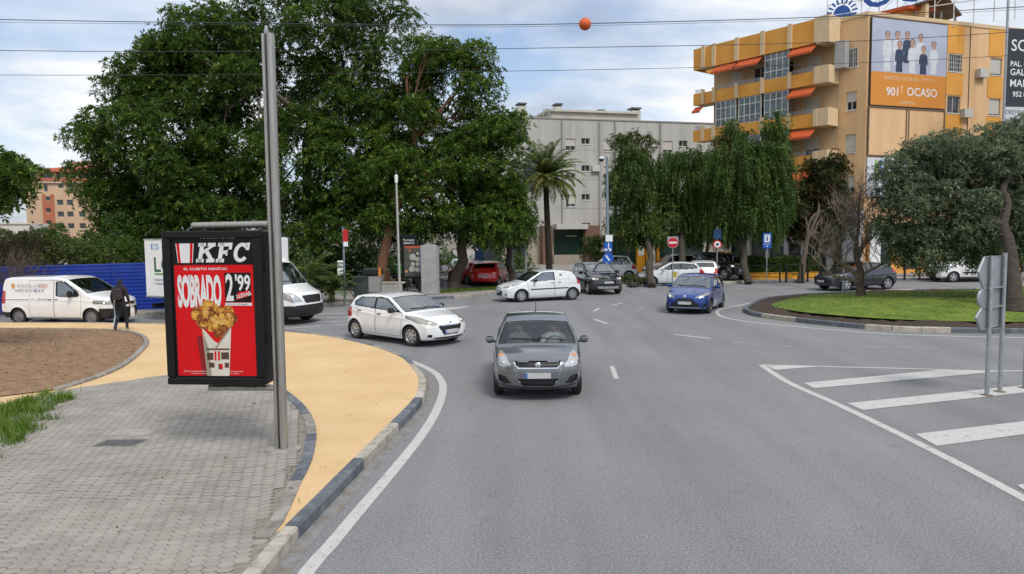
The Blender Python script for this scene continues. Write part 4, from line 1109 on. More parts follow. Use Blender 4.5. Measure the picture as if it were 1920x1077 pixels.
# ---- blue hatchback rounding the island
P_BLUE = paint('bright blue', (0.004, 0.042, 0.235), 0.35, 0.28)
dlo, wins = side_glass(1.0, 1.75, 3.25, .98, 1.06, 1.39)
ya = hatch(3.94, 1.695, 1.51, lip=.76, hood=.87, cowl=.98, cz=1.0, roof=1.76, rz=1.42, re=3.45, rez=1.42, tail=3.78, sf=.81, sr=3.32, r=.30, cell=.028, tr=.77,
           dlo=dlo, windows=wins, doors=door_polys(.98, 2.32, 3.3, .98, 1.05), handles=[(2.15, .88), (3.05, .93)], mirror=(1.42, 1.02, (.21, .15)), plate=.46, badge=(.715, .055),
           lamps_on=True, lamp_y=.60, lamp_z=.71, lamp_r=.04, wheel='spoke8', rim_mat=pbr('dark alloy', (.16, .16, .17), .4, .8), steer=-.1,
           front=[('grille', [(0, .27), (.58, .27), (.60, .30), (.30, .60), (.22, .64), (0, .64)], M_BLACK, .025), ('grille_bar', [(0, .265), (.52, .265), (.60, .285), (.52, .29), (0, .285)], M_CHROME, -.004),
                  ('fog_recess', [(.66, .30), (.74, .30), (.76, .42), (.66, .46)], M_BLACK, .015),
                  ('headlight', [(.34, .665), (.46, .655), (.66, .685), (.80, .80), (.80, .875), (.62, .80), (.46, .735)], M_LAMP_OFF, 0, 1.0)])
hd = math.radians(-117)
mid = G(1331.5, 588) - Vector((math.cos(hd), math.sin(hd), 0)) * 1.255 - Vector((-math.sin(hd), math.cos(hd), 0)) * .80
make_car('blue_hatchback', ya, P_BLUE, mid, hd, 'bright blue hatchback driving past the tip of the grass island')

# ---- white panel van on the left
P_VAN = paint('van white', (0.76, 0.765, 0.765), 0.0, 0.36)
va = dict(scale=(.90, .92, .92), L=4.96, W=1.92, H=1.92, cowl=1.02, screen=(1.12, 1.98), sf=.94, sr=4.20, r=.335, tyre_w=.215, tr=.88, zw=.75, cell=.036, rwell=.09, crown=(.05, .03),
          top=[(0, .52), (.02, .75), (.05, .92), (.12, 1.02), (.4, 1.12), (1.0, 1.24), (1.08, 1.28), (1.98, 1.80), (2.3, 1.89), (2.8, 1.92), (4.6, 1.90), (4.82, 1.84), (4.90, 1.6), (4.955, .8), (4.96, .55)],
          bot=[(0, .52), (.02, .36), (.1, .27), (.5, .25), (4.4, .25), (4.85, .32), (4.96, .55)],
          belt=[(0, 1.0), (1.2, 1.12), (4.96, 1.14)], plan=[(0, .82), (.15, .90), (.5, .96), (1.2, 1), (4.6, 1), (4.96, .97)], bend_f=.34, bend_r=.03,
          dlo=[(1.42, 1.15), (1.5, 1.33), (2.05, 1.70), (2.42, 1.74), (2.46, 1.70), (2.46, 1.15), (2.42, 1.12), (1.6, 1.12)], windows=[[(1.62, 1.15), (1.68, 1.36), (2.1, 1.665), (2.42, 1.70), (2.42, 1.15)]],
          doors=[[(1.35, 1.12), (1.35, .60), (1.42, .34), (2.55, .34), (2.55, 1.76), (2.1, 1.74), (1.5, 1.36)], [(2.57, 1.76), (2.57, .34), (3.66, .34), (3.66, 1.06), (3.66, 1.76)]],
          handles=[(2.45, 1.02), (2.72, 1.02)], handle_mat=M_BLACK, mirror=(1.72, 1.22, (.22, .26)), mirror_mat=M_BLACK, interior=True, seat_s=(2.25, 2.3), seat_z=1.62,
          cladding=(.30, .0), wheel='steel', rim_mat=pbr('grey steel wheel', (.20, .20, .21), .5, .6), lamps_on=True, lamp_r=.05, wheel_y=.4,
          front=[('bumper', [(0, .2), (1.2, .2), (1.2, .66), (.5, .68), (0, .68)], M_BLACK, -.004, .62), ('grille', [(0, .74), (.5, .76), (.5, .86), (0, .87)], M_BLACK, .01),
                 ('headlight', [(.52, .84), (.75, .80), (1.0, .86), (1.0, .99), (.75, .98), (.55, .95)], M_LAMP_OFF, 0, .85)],
          rear=[('tail_light', [(.78, .85), (1.0, .85), (1.0, 1.35), (.80, 1.35)], M_REDL, -.004, .2), ('rear_bumper', [(0, .2), (1.2, .2), (1.2, .52), (0, .52)], M_BLACK, -.006, .55)],
          mouldings=[((3.66, 1.02), (4.75, 1.02), .014, M_BLACK)])
hd = math.radians(-9)
mid = G(172, 611.5) - Vector((math.cos(hd), math.sin(hd), 0)) * 1.63 * .90 + Vector((-math.sin(hd), math.cos(hd), 0)) * .85
van = make_car('white_panel_van', va, P_VAN, mid, hd, 'white panel van with small print on its side before the blue hoarding', cat='van')
# print on the flank (worn lettering and small coloured marks)
def flank_print(root, body, size, x, y, z, mat, sx=1.0, side=-1, parent=None, bold=0.0):
    me = text_mesh(body, size, sx=sx, extrude=.001, bold=bold); o = link_mesh('lettering', me, mat, root, loc=(x, y, z))
    if side > 0: o.rotation_euler = (0, 0, math.pi)
    return o
I_GR = pbr('faded grey ink', (.22, .24, .29), .5); I_BL = pbr('blue ink', (.03, .09, .26), .5); I_RD = pbr('red ink', (.55, .10, .06), .5); I_OR = pbr('orange ink', (.65, .30, .07), .5)
yv = -.948
flank_print(van, 'O O O I L C D', .17, -1.62, yv + .02, 1.50, I_GR, .95)
flank_print(van, 'OO', .22, -.62, yv + .02, 1.49, I_RD, 1.0)
flank_print(van, 'AVEC Q O I', .15, -1.72, yv + .012, 1.33, I_GR, 1.1)
flank_print(van, '@ # O', .14, -.86, yv + .012, 1.33, I_BL, 1.1)
flank_print(van, 'ACL - SERVICIOS', .10, -1.0, yv - .012, 1.0, I_GR, 1.0)
flank_print(van, 'TEL 952 000 00', .09, -1.15, yv - .014, .76, I_GR, 1.2) if False else None
MB().sphere((-1.80, yv + .015, 1.56), (.07, .006, .10), 12, 8).build('printed_mark', I_OR, van)

# ---- box lorry behind the poster stand
P_TRUCK = paint('lorry white', (0.78, 0.785, 0.79), 0.0, 0.38)
tk = dict(scale=(1.06, 1, 1), L=2.75, W=2.0, H=2.42, cowl=.72, screen=(.80, 1.52), sf=1.0, sr=4.66, r=.345, tyre_w=.22, tr=.86, zw=.8, cell=.05, rwell=.10,
          top=[(0, .55), (.02, .80), (.06, 1.0), (.14, 1.12), (.45, 1.26), (.72, 1.38), (.8, 1.43), (1.55, 2.20), (1.9, 2.38), (2.3, 2.42), (2.7, 2.38), (2.75, .6)],
          bot=[(0, .55), (.02, .40), (.1, .30), (.5, .28), (2.6, .30), (2.75, .6)], belt=[(0, 1.05), (1.0, 1.22), (2.75, 1.26)], plan=[(0, .82), (.2, .9), (.6, .96), (1.0, 1), (2.75, 1)], bend_f=.34, bend_r=0,
          dlo=[(.95, 1.22), (1.55, 1.98), (2.2, 2.02), (2.2, 1.22)], windows=[[(1.1, 1.25), (1.6, 1.94), (2.15, 1.97), (2.15, 1.25)]], mirror=(1.2, 1.5, (.2, .34)), mirror_mat=M_BLACK, plate=.52,
          interior=True, seat_s=(1.75, 1.8), seat_z=1.95, wheel='steel', rim_mat=MATS['grey steel wheel'], steer=.15, lamp_r=.05,
          front=[('grille', [(0, .78), (.42, .78), (.52, 1.0), (.46, 1.06), (0, 1.07)], M_BLACK, .02), ('bumper', [(0, .2), (1.2, .2), (1.2, .68), (0, .70)], M_BLACK, -.004, .7),
                 ('headlight', [(.55, .80), (.85, .80), (.98, .98), (.95, 1.18), (.78, 1.12), (.60, .95)], M_LAMP_OFF, 0, .95)], badge=(.93, .09))
hd = math.radians(-21)
nf = G(553, 613); left = Vector((-math.sin(hd), math.cos(hd), 0)); fwd = Vector((math.cos(hd), math.sin(hd), 0))
tmid = nf + left * 1.0 - fwd * (.05 + 1.0 + 1.83)
lorry = make_car('box_lorry', tk, P_TRUCK, tmid, hd, 'white box lorry with green lettering standing behind the advertising stand', cat='lorry')
# local x: front axle at +1.83, rear axle at -1.83
M_BOXS = pbr('lorry box sheet', (.74, .745, .75), .45, var=.04)
MB().box((-1.28, 0, 1.98), (4.62, 2.12, 2.16), ch=.03).build('cargo_box', M_BOXS, lorry)
MB().box((-1.28, 0, .84), (4.5, 1.0, .12)).build('chassis_rail', M_BLACK, lorry)
for h in (1, -1):
    MB().box((-2.3, h * .9, .62), (1.2, .06, .20)).build('underrun_guard', M_BLACK, lorry)
    MB().box((-1.28, h * 1.055, 3.05), (4.64, .03, .05)).build('box_edge', M_GALV, lorry); MB().box((-1.28, h * 1.055, .915), (4.64, .03, .06)).build('box_edge', M_GALV, lorry)
MB().box((-3.4, 0, .55), (.1, 1.9, .16)).build('rear_bumper', M_BLACK, lorry)
flank_print(lorry, 'LOGI', .78, -3.2, -1.064, 1.85, pbr('dark green ink', (.012, .10, .055), .5), .9, bold=.01)
flank_print(lorry, 'ES', .30, -3.3, -1.064, 2.68, pbr('sky blue ink', (.06, .22, .55), .5), 1.4)
MB().box((-2.4, -1.0635, 1.76), (1.5, .004, .06)).build('green_rule', pbr('leaf green ink', (.10, .30, .07), .5), lorry)
for zz_, tx in ((1.5, 'TRANSPORTE URGENTE'), (1.36, 'Y MENSAJERIA')): flank_print(lorry, tx, .11, -3.2, -1.064, zz_, I_BL, 1.0)

# ---- dark crossover on the far arm
P_CHR = paint('slate grey', (0.050, 0.055, 0.068), 0.6, 0.3)
ch = hatch(4.36, 1.80, 1.56, lip=.82, hood=.95, cowl=1.12, cz=1.06, roof=1.95, rz=1.50, re=3.35, rez=1.47, tail=4.10, tz=1.12, sill=.25, sf=.92, sr=3.56, r=.345, cell=.036, tr=.76, zw=.66,
           dlo=[(1.35, 1.04), (2.05, 1.44), (2.5, 1.47), (3.1, 1.44), (3.65, 1.28), (3.3, 1.17), (2.4, 1.10)], windows=[[(1.5, 1.06), (2.1, 1.41), (2.45, 1.44), (2.45, 1.12)], [(2.53, 1.13), (2.53, 1.44), (3.05, 1.41), (3.4, 1.28), (3.2, 1.19)]],
           doors=door_polys(1.1, 2.5, 3.5, 1.05, 1.14, .36), mirror=(1.6, 1.1, (.22, .16)), plate=.52, lamps_on=True, lamp_r=.035, lamp_z=.86, wheel='spoke5', cladding=(.34, .06), glass=M_GLASS_D, screen_glass=M_GLASS, tyre_w=.22,
           front=[('grille', [(0, .40), (.62, .40), (.68, .60), (.3, .72), (0, .72)], M_BLACK, .02), ('headlight', [(.40, .80), (.60, .77), (.84, .83), (.86, .93), (.66, .90)], M_LAMP_OFF, 0, 1.1)],
           rear=[('tail_light', [(.55, 1.0), (.95, .96), (.95, 1.10), (.6, 1.14)], M_REDL, -.01, .5)])
mid, hd, wb = wheels_pose((1587, 546.6), (1664.5, 543.5), .84, 1, 2.64)
make_car('grey_crossover', ch, P_CHR, mid, hd, 'dark grey crossover passing behind the bare tree')

# ---- white leisure van on the far right
rv = dict(va); rv.update(scale=(1, 1, .97), L=4.4, W=1.85, H=1.88, cell=.05, sf=.9, sr=3.69, r=.33, lamps_on=False,
          top=[(0, .52), (.02, .75), (.05, .92), (.14, 1.04), (.5, 1.14), (1.0, 1.22), (1.08, 1.26), (1.75, 1.74), (2.1, 1.84), (2.6, 1.88), (4.1, 1.86), (4.3, 1.78), (4.36, 1.4), (4.395, .8), (4.4, .55)], bot=[(0, .52), (.02, .36), (.1, .27), (.5, .25), (3.9, .25), (4.3, .32), (4.4, .55)],
          belt=[(0, 1.0), (1.2, 1.1), (4.4, 1.14)], plan=[(0, .82), (.15, .90), (.5, .96), (1.2, 1), (4.1, 1), (4.4, .97)], screen=(1.12, 1.75),
          dlo=[(1.4, 1.12), (1.9, 1.64), (2.5, 1.70), (2.5, 1.12)], windows=[[(1.5, 1.14), (1.95, 1.61), (2.46, 1.66), (2.46, 1.14)], [(2.6, 1.14), (2.6, 1.66), (3.4, 1.64), (3.4, 1.14)], [(3.5, 1.14), (3.5, 1.64), (4.1, 1.6), (4.14, 1.14)]],
          doors=[[(1.35, 1.10), (1.4, .34), (2.54, .34), (2.54, 1.1)], [(2.56, 1.1), (2.56, .34), (3.2, .34), (3.45, .8), (3.45, 1.1)]], handles=[(2.4, 1.0), (2.75, 1.0)], mouldings=[((1.45, .60), (3.2, .60), .10, M_BLACK)], cladding=(.34, .0), wheel='spoke5', rim_mat=None, glass=M_GLASS_D, mirror_mat=P_VAN, seat_s=(2.1, 2.9),
          front=[('bumper', [(0, .2), (.4, .2), (.5, .6), (0, .62)], M_BLACK, .004, .5), ('grille', [(0, .78), (.5, .80), (.5, .95), (0, .96)], M_BLACK, .01), ('headlight', [(.5, .84), (.75, .82), (.98, .90), (.98, 1.04), (.75, 1.0), (.52, .96)], M_LAMP_OFF, 0, .85)])
mid, hd, wb = wheels_pose((1784, 529.8), (1884, 529), .87, 1, 2.79)
hd = math.radians(183)
make_car('white_leisure_van', rv, P_VAN, G(1784, 529.8) + Vector((1.40, .85, 0)), hd, 'white people-carrier van parked across the road behind the olive tree', cat='van')

# ---- parked cars in the background
def far_hatch(paintm, px, heading, label, lamps=False, H=1.48, dz=0.0, glassm=None, **kw):
    dlo, wins = side_glass(1.0, 1.75, 3.3, .97, 1.05, H - .10)
    sp = hatch(3.95, 1.70, H, cell=.06, rz=H - .07, rez=H - .08, dlo=dlo, windows=wins, mirror=(1.45, 1.0, (.2, .15)), plate=.46, doors=door_polys(1.0, 2.3, 3.3, .97, 1.04), lamps_on=lamps, rear_plate=.62, glass=glassm or M_GLASS_D,
               front=[('grille', [(0, .32), (.45, .32), (.5, .56), (0, .58)], M_BLACK, .02), ('headlight', [(.42, .68), (.6, .66), (.8, .78), (.8, .86), (.55, .78)], M_LAMP_OFF, 0, 1.0)],
               rear=[('tail_light', [(.55, .72), (.95, .72), (.95, 1.02), (.62, 1.02)], M_REDL, -.004, .45)], **kw)
    p = G(px[0], px[1], dz)
    return make_car('parked_car', sp, paintm, (p.x, p.y, dz), math.radians(heading), label, 'cars parked beyond the junction')
P_RED = paint('red', (.50, .015, .012), 0.0, .3)
far_hatch(P_RED, (918, 534), 80, 'red hatchback parked with its tail towards the street under the trees', dz=.13)
far_hatch(paint('orange red', (.55, .05, .015), 0, .3), (882, 531), 118, 'orange-red car nosing out beside the thick tree trunk', dz=.13)
far_hatch(paint('teal', (.02, .10, .09), 0, .3), (868, 525), 100, 'teal car parked behind the orange-red one', dz=.13)
far_hatch(paint('graphite', (.02, .02, .022), 0, .3), (800, 531), 95, 'black car parked in shade beyond the pale pillar', dz=.13)
c3 = far_hatch(P_WHITE2, (1262, 535.2), 172, 'white car with a square yellow badge on its door behind the blue hatchback', H=1.47)
MB().box((.0, .846, .72), (.30, .012, .34)).build('door_badge', pbr('yellow badge', (.50, .38, .05), .5), c3)
far_hatch(P_WHITE, (1317, 532), 78, 'white hatchback seen from behind beyond the blue hatchback', H=1.5)
far_hatch(P_VAN, (1262, 520), 185, 'white estate parked by the green shop window behind the no-entry sign', H=1.62, dz=.13)
far_hatch(P_WHITE, (1140, 524), 178, 'small white car parked beyond the black SUV beside the ochre kiosk', H=1.62, dz=.13)
# black jeep by the green column
jp = hatch(4.0, 1.80, 1.82, lip=1.02, hood=1.08, cowl=1.2, cz=1.12, roof=1.42, rz=1.72, re=3.7, rez=1.72, tail=3.85, tz=1.2, sill=.40, sf=.7, sr=3.1, r=.39, cell=.06, tr=.88, zw=.8, dlo=[(1.4, 1.15), (1.52, 1.64), (3.6, 1.64), (3.6, 1.15)], windows=[[(1.55, 1.18), (1.6, 1.6), (2.4, 1.6), (2.4, 1.18)], [(2.5, 1.18), (2.5, 1.6), (3.5, 1.6), (3.5, 1.18)]],
           mirror=(1.5, 1.2, (.2, .2)), plate=.66, glass=M_GLASS_D, wheel='spoke5', tyre_w=.24, front=[('grille', [(0, .8), (.4, .8), (.42, 1.0), (0, 1.0)], MATS['mesh grille'], .02), ('headlight', [(.5, .82), (.7, .82), (.7, 1.0), (.5, 1.0)], M_LAMP_OFF, 0, .8)])
p = G(1350, 523.5, .13); make_car('black_off_roader', jp, P_BLACK, (p.x, p.y, .13), math.radians(-62), 'boxy black off-roader parked beside the pale green column')
# ================================================================== advertising stand
M_FRAME = pbr('black enamel frame', (0.006, 0.0065, 0.008), 0.4, var=0.2, spec=.3)
I_RED = pbr('poster red', (0.68, 0.006, 0.010), 0.5, var=0.04, scale=2, spec=.2)
I_WHITE = pbr('poster white', (0.78, 0.78, 0.77), 0.45, var=0.06, scale=4)
I_BLACK = pbr('poster black', (0.008, 0.009, 0.011), 0.5, var=0.15, spec=.2)
base = G(530, 845, SLAB_Z)
ST = empty('advertising_stand', (base.x, base.y, SLAB_Z + .012), math.radians(-5)); tag(ST, 'black framed poster case hung on a tall steel pole over the grey paving', 'advertising stand')
MB().lathe([(.25, 0), (.25, .012), (.21, .02)], n=24).build('base_plate', M_KLG, ST, smooth=True)
# pole: two flattened tubes joined by a dark slot
ov = []
for z in (0.0, 5.66):
    ov.append([(.024 + .052 * math.cos(a), .07 * math.sin(a), z) for a in [2 * math.pi * k / 16 for k in range(16)]])
ob = [(.028, 0)]
MB().rings([[(p[0] + .0, p[1], p[2]) for p in r] for r in ov]).build('pole', M_STEEL, ST, smooth=True)
MB().rings([[(-.066 + .030 * math.cos(a), .055 * math.sin(a), z) for a in [2 * math.pi * k / 12 for k in range(12)]] for z in (0.0, 5.66)]).build('pole_rail', M_STEEL, ST, smooth=True)
MB().box((-.035, 0, 2.83), (.02, .05, 5.6)).build('pole_slot', M_BLACK, ST)
MB().lathe([(.03, 5.66), (.035, 5.69), (.02, 5.77)], (-.03, 0, 0), n=10).build('pole_cap', M_GALV, ST, smooth=True)
MB().tube([(-1.17, 0, 3.12), (-.09, 0, 3.13)], .047, 12).build('top_bar', M_STEEL, ST, smooth=True)
MB().tube([(-1.03, 0, .865), (-.09, 0, .87)], .040, 12).build('bottom_bar', M_STEEL, ST, smooth=True)
for x in (-.86, -.42): MB().box((x, 0, .91), (.16, .1, .05)).build('bracket', M_BLACK, ST)
for z in (1.55, 2.55): MB().box((-.125, 0, z), (.06, .1, .10)).build('bracket', M_BLACK, ST)
x0, x1, zl, zh, yf = -1.545, -.145, .935, 3.05, -.13
case = MB().box(((x0 + x1) / 2, .0, (zl + zh) / 2), (x1 - x0, .24, zh - zl), ch=.02).build('poster_case', M_FRAME, ST)
for (cx_, cz_, wx, wz) in (((x0 + x1) / 2, zh - .05, x1 - x0, .10), ((x0 + x1) / 2, zl + .05, x1 - x0, .10), (x0 + .06, (zl + zh) / 2, .12, zh - zl - .2), (x1 - .06, (zl + zh) / 2, .12, zh - zl - .2)):
    MB().box((cx_, yf, cz_), (wx - .004, .05, wz - .004), ch=.012).build('door_rail', M_FRAME, case)
# the printed sheet, all flat, in thin layers
post = empty('poster', (0, 0, 0), 0, ST)
rx0, rx1, rz0, rz1 = -1.395, -.275, 1.06, 2.585      # red field, heights above the stand's foot
rw, rh = rx1 - rx0, rz1 - rz0
Y0 = -.122
def flat(name, pts, mat, layer, z_flip=False):
    """a printed shape: outline in fractions of the red field"""
    v = [(rx0 + rw * a, Y0 - .0012 * layer, rz0 + rh * b) for a, b in pts]
    mb = MB(); mb.poly(v); me = mb.mesh(name)
    if me.polygons[0].normal.y > 0: me.flip_normals()
    return link_mesh(name, me, mat, post)
flat('black_header', [(-.02, -.02), (1.02, -.02), (1.02, 1.24), (-.02, 1.24)], I_BLACK, 0)
flat('red_field', [(0, 0), (1, 0), (1, 1), (0, 1)], I_RED, 1)
# slab letters
def slab_letters():
    mb = MB(); H_ = .27; sh = .22
    def R(x0, z0, x1, z1): mb.poly([(x0 + sh * z0, 0, z0), (x1 + sh * z0, 0, z0), (x1 + sh * z1, 0, z1), (x0 + sh * z1, 0, z1)])
    def Q(p): mb.poly([(a + sh * b, 0, b) for a, b in p])
    H = H_; t = .066; s = .05
    # K
    R(.03, 0, .03 + t, H); R(.0, 0, .03 + t + .03, s); R(0, H - s, .03 + t + .03, H)
    Q([(.09, H * .42), (.09, H * .62), (.19, H - s), (.26, H - s)]); Q([(.12, H * .55), (.17, H * .66), (.275, s), (.20, s)])
    R(.155, H - s, .285, H); R(.165, 0, .30, s)
    x = .325
    R(x + .03, 0, x + .03 + t, H); R(x, 0, x + .135, s); R(x, H - s, x + .235, H); R(x + .185, H * .66, x + .235, H - s); R(x + .09, H * .42, x + .17, H * .42 + s); R(x + .15, H * .34, x + .175, H * .64)
    x = .60; n = 26
    for k in range(n):
        a0, a1 = math.radians(38 + 284 * k / n), math.radians(38 + 284 * (k + 1) / n)
        o = lambda a, f: (x + .125 + .125 * f[0] * math.cos(a), H / 2 + (H / 2) * f[1] * math.sin(a))
        Q([o(a0, (.50, .62)), o(a0, (1, 1)), o(a1, (1, 1)), o(a1, (.50, .62))])
    R(x + .19, H * .62, x + .245, H)
    return mb
hl = slab_letters(); me = hl.mesh('brand_lettering')
import bmesh
bm = bmesh.new(); bm.from_mesh(me)
for f in bm.faces:
    f.normal_update()
    if f.normal.y > 0: f.normal_flip()
bm.to_mesh(me); bm.free()
me.transform(Matrix.Diagonal((.86, 1, .98, 1)))
link_mesh('brand_lettering', me, I_WHITE, post, loc=(rx0 + .315, Y0 - .003, rz1 + .035))
# striped bucket emblem (face left out)
def tri_trap(name, a, b, mat, layer):
    zb_, zt_ = rz1 + .03, rz1 + .295; xl = lambda f, z: rx0 + .06 + .21 * f + (.5 - f) * (-.05) * ((z - zb_) / (zt_ - zb_)) - 0
    mb = MB(); mb.poly([(xl(a, zb_), Y0 - .0012 * layer, zb_), (xl(b, zb_), Y0 - .0012 * layer, zb_), (xl(b, zt_), Y0 - .0012 * layer, zt_), (xl(a, zt_), Y0 - .0012 * layer, zt_)])
    me = mb.mesh(name)
    if me.polygons[0].normal.y > 0: me.flip_normals()
    link_mesh(name, me, mat, post)
tri_trap('bucket_white', 0, 1, I_WHITE, 2)
for a, b in ((.04, .20), (.80, .96)): tri_trap('bucket_stripe', a, b, I_RED, 3)
def ptext(body, size, a, b, mat, layer, sx=1, sy=1, bold=0, shear=0, rot=0, name='poster_lettering', spacing=1.0):
    me = text_mesh(body, size, shear=shear, sx=sx, sy=sy, bold=bold, extrude=0, spacing=spacing)
    o = link_mesh(name, me, mat, post, loc=(rx0 + rw * a, Y0 - .0012 * layer, rz0 + rh * b)); o.rotation_euler = (0, rot, 0)
    return o
ptext('SOBRADO', .20, .035, .635, I_WHITE, 3, .70, 2.9, .0085, spacing=.92)
ptext("'", .2, .17, .70, I_WHITE, 3, 1.2, 2.2, .004)
ptext('EL CUBITO KENTUC', .062, .12, .955, I_WHITE, 3, 1.1, .75, .001)
flat('price_box', [(.635, .665), (.965, .665), (.965, .93), (.635, .93)], I_BLACK, 2)
ptext('2', .24, .645, .685, I_WHITE, 4, .95, 2.1, .006)
ptext("'99", .20, .765, .775, I_WHITE, 4, .93, 1.45, .005)
flat('price_tag', [(.77, .685), (.93, .72), (.95, .775), (.80, .755)], I_RED, 3)
ptext('LLEVAR', .075, .785, .70, I_WHITE, 5, .85, 1.0, .002, rot=-.22)
flat('price_strip', [(.635, .635), (.97, .635), (.97, .66), (.635, .66)], I_WHITE, 3)
ptext('NO INCLUYE BEBIDA', .034, .65, .641, I_BLACK, 4, .95, .8)
ptext('CC Centro Carvesst', .058, .34, 1.235, I_WHITE, 2, 1.0, 1.0)
ptext('PRECIO VALIDO HASTA FIN DE EXISTENCIAS EN RESTAURANTES', .026, .07, .035, I_WHITE, 4, 1.12, .9)
ptext('CONSULTA CONDICIONES EN EL LOCAL Y EN LA CARTA', .022, .16, .016, I_WHITE, 4, 1.2, .9)
# paper cup and fried pieces
I_CUP = pbr('poster cup paper', (.66, .60, .50), .5, var=0, scale=3, col2=(.74, .70, .62))
I_CUPS = pbr('poster cup shade side', (.33, .27, .20), .5, var=.15, scale=6)
I_CHK = pbr('poster fried crumb', (.30, .07, .006), .6, var=0, scale=20, col2=(.78, .42, .06), detail=10, thr=(.40, .58))
I_CHD = pbr('poster fried crumb dark', (.12, .025, .003), .6, var=0, scale=26, col2=(.52, .17, .015), detail=10, thr=(.42, .64))
I_CHL = pbr('poster fried crumb light', (.52, .20, .02), .6, var=0, scale=30, col2=(.85, .58, .16), detail=10, thr=(.40, .62))
I_SHR = pbr('poster deep red', (.26, .004, .008), .4, var=.1)
flat('print_shadow', [(.25, .36), (.31, .0), (.40, .0), (.36, .36)], I_SHR, 2)
def blob(a, b, r, mat, layer, seed):
    q = random.Random(seed); pts = []
    for k in range(22):
        t = 2 * math.pi * k / 22; rr = r * (.82 + .3 * q.random()); pts.append((a + rr * math.cos(t), b + rr * rw / rh * math.sin(t)))
    flat('fried_piece', pts, mat, layer)
for k, (a, b, r, d) in enumerate([(.29, .56, .095, 1), (.42, .60, .12, 0), (.56, .57, .085, 1), (.66, .575, .085, 0), (.71, .525, .08, 1), (.25, .545, .06, 0), (.36, .50, .11, 1), (.52, .51, .12, 1), (.64, .50, .10, 0), (.57, .44, .09, 1), (.46, .455, .08, 0), (.60, .39, .07, 1), (.52, .38, .05, 1)]):
    blob(a, b, r, (I_CHK, I_CHD)[d], 3 + k * .2, k)
_q = random.Random(5)
for k in range(34):
    t_ = _q.uniform(0, 6.28); rr_ = _q.uniform(0, 1) ** .5; a = .48 + .21 * rr_ * math.cos(t_); b = .52 + .085 * rr_ * math.sin(t_)
    blob(a, b, _q.uniform(.018, .05), (I_CHK, I_CHL, I_CHD, I_CHL)[k % 4], 5.8 + k * .05, 100 + k)
flat('cup', [(.33, .435), (.37, 0), (.655, 0), (.70, .44), (.64, .40), (.56, .32), (.52, .295), (.46, .33), (.38, .40)], I_CUP, 9)
flat('cup_side', [(.34, .40), (.37, 0), (.43, 0), (.41, .24)], I_CUPS, 10)
flat('cup_fold', [(.50, .245), (.68, .415), (.67, .43), (.49, .26)], I_CUPS, 10.5)
for a, b, c_, d in ((.37, .235, .67, .25), (.38, .145, .46, .21), (.56, .15, .66, .215), (.40, .075, .47, .12), (.52, .06, .57, .11), (.60, .075, .655, .12)):
    flat('cup_graphic', [(a, b), (c_, b), (c_, d), (a, d)], pbr('poster brown', (.10, .045, .03), .5), 10)
for a, b, c_, d in ((.475, .14, .50, .225), (.52, .14, .545, .225), (.54, .065, .575, .11)): flat('cup_graphic', [(a, b), (c_, b), (c_, d), (a, d)], I_RED, 10.6)
pane = MB(); pane.quad((rx0 - .03, -.14, rz0 - .03), (rx1 + .03, -.14, rz0 - .03), (rx1 + .03, -.14, rz1 + .34), (rx0 - .03, -.14, rz1 + .34)); pane.build('glass_pane', glass('poster glass', (.98, .98, .98), 0.0, fres=.12), case)

# ================================================================== people
def skinned(joints, edges, sub=2):
    names = list(joints); me = bpy.data.meshes.new('skin_cage')
    me.from_pydata([joints[n][0] for n in names], [(names.index(a), names.index(b)) for a, b in edges], [])
    o = bpy.data.objects.new('skin_cage', me); COL.objects.link(o)
    o.modifiers.new('skin', 'SKIN')
    sv = me.skin_vertices[0].data if me.skin_vertices else None
    if sv is None:
        bpy.context.view_layer.update(); sv = me.skin_vertices[0].data
    for i, n in enumerate(names):
        r = joints[n][1]; sv[i].radius = (r, r) if isinstance(r, (int, float)) else r
    sv[0].use_root = True
    o.modifiers['skin'].use_smooth_shade = True
    sb = o.modifiers.new('sub', 'SUBSURF'); sb.levels = sub; sb.render_levels = sub
    dg = bpy.context.evaluated_depsgraph_get(); dg.update()
    r = bpy.data.meshes.new_from_object(o.evaluated_get(dg))
    bpy.data.objects.remove(o)
    r.materials.clear(); r.polygons.foreach_set('use_smooth', [True] * len(r.polygons))
    return r
def body(joints, edges, mats, rule, name, loc, rz, sc_=(1, 1, 1)):
    me = skinned(joints, edges)
    for mm in mats: me.materials.append(mm)
    idx = [rule(p.center) for p in me.polygons]; me.polygons.foreach_set('material_index', idx); me.update()
    o = bpy.data.objects.new(name, me); COL.objects.link(o); o.location = loc; o.rotation_euler = (0, 0, rz); o.scale = sc_
    return o
M_SKIN = pbr('skin', (.42, .22, .15), .6, var=.08); M_HAIR = pbr('dark hair', (.012, .010, .009), .7, var=.3, scale=40)
M_JACKET = pbr('dark plum jacket', (.022, .018, .024), .85, var=.3, scale=14, bump=.5, bscale=25)
M_TROUS = pbr('navy tracksuit', (.012, .015, .030), .8, var=.25, scale=12, bump=.4, bscale=20)
M_SHOE = pbr('grey trainers', (.40, .39, .37), .7, var=.2)
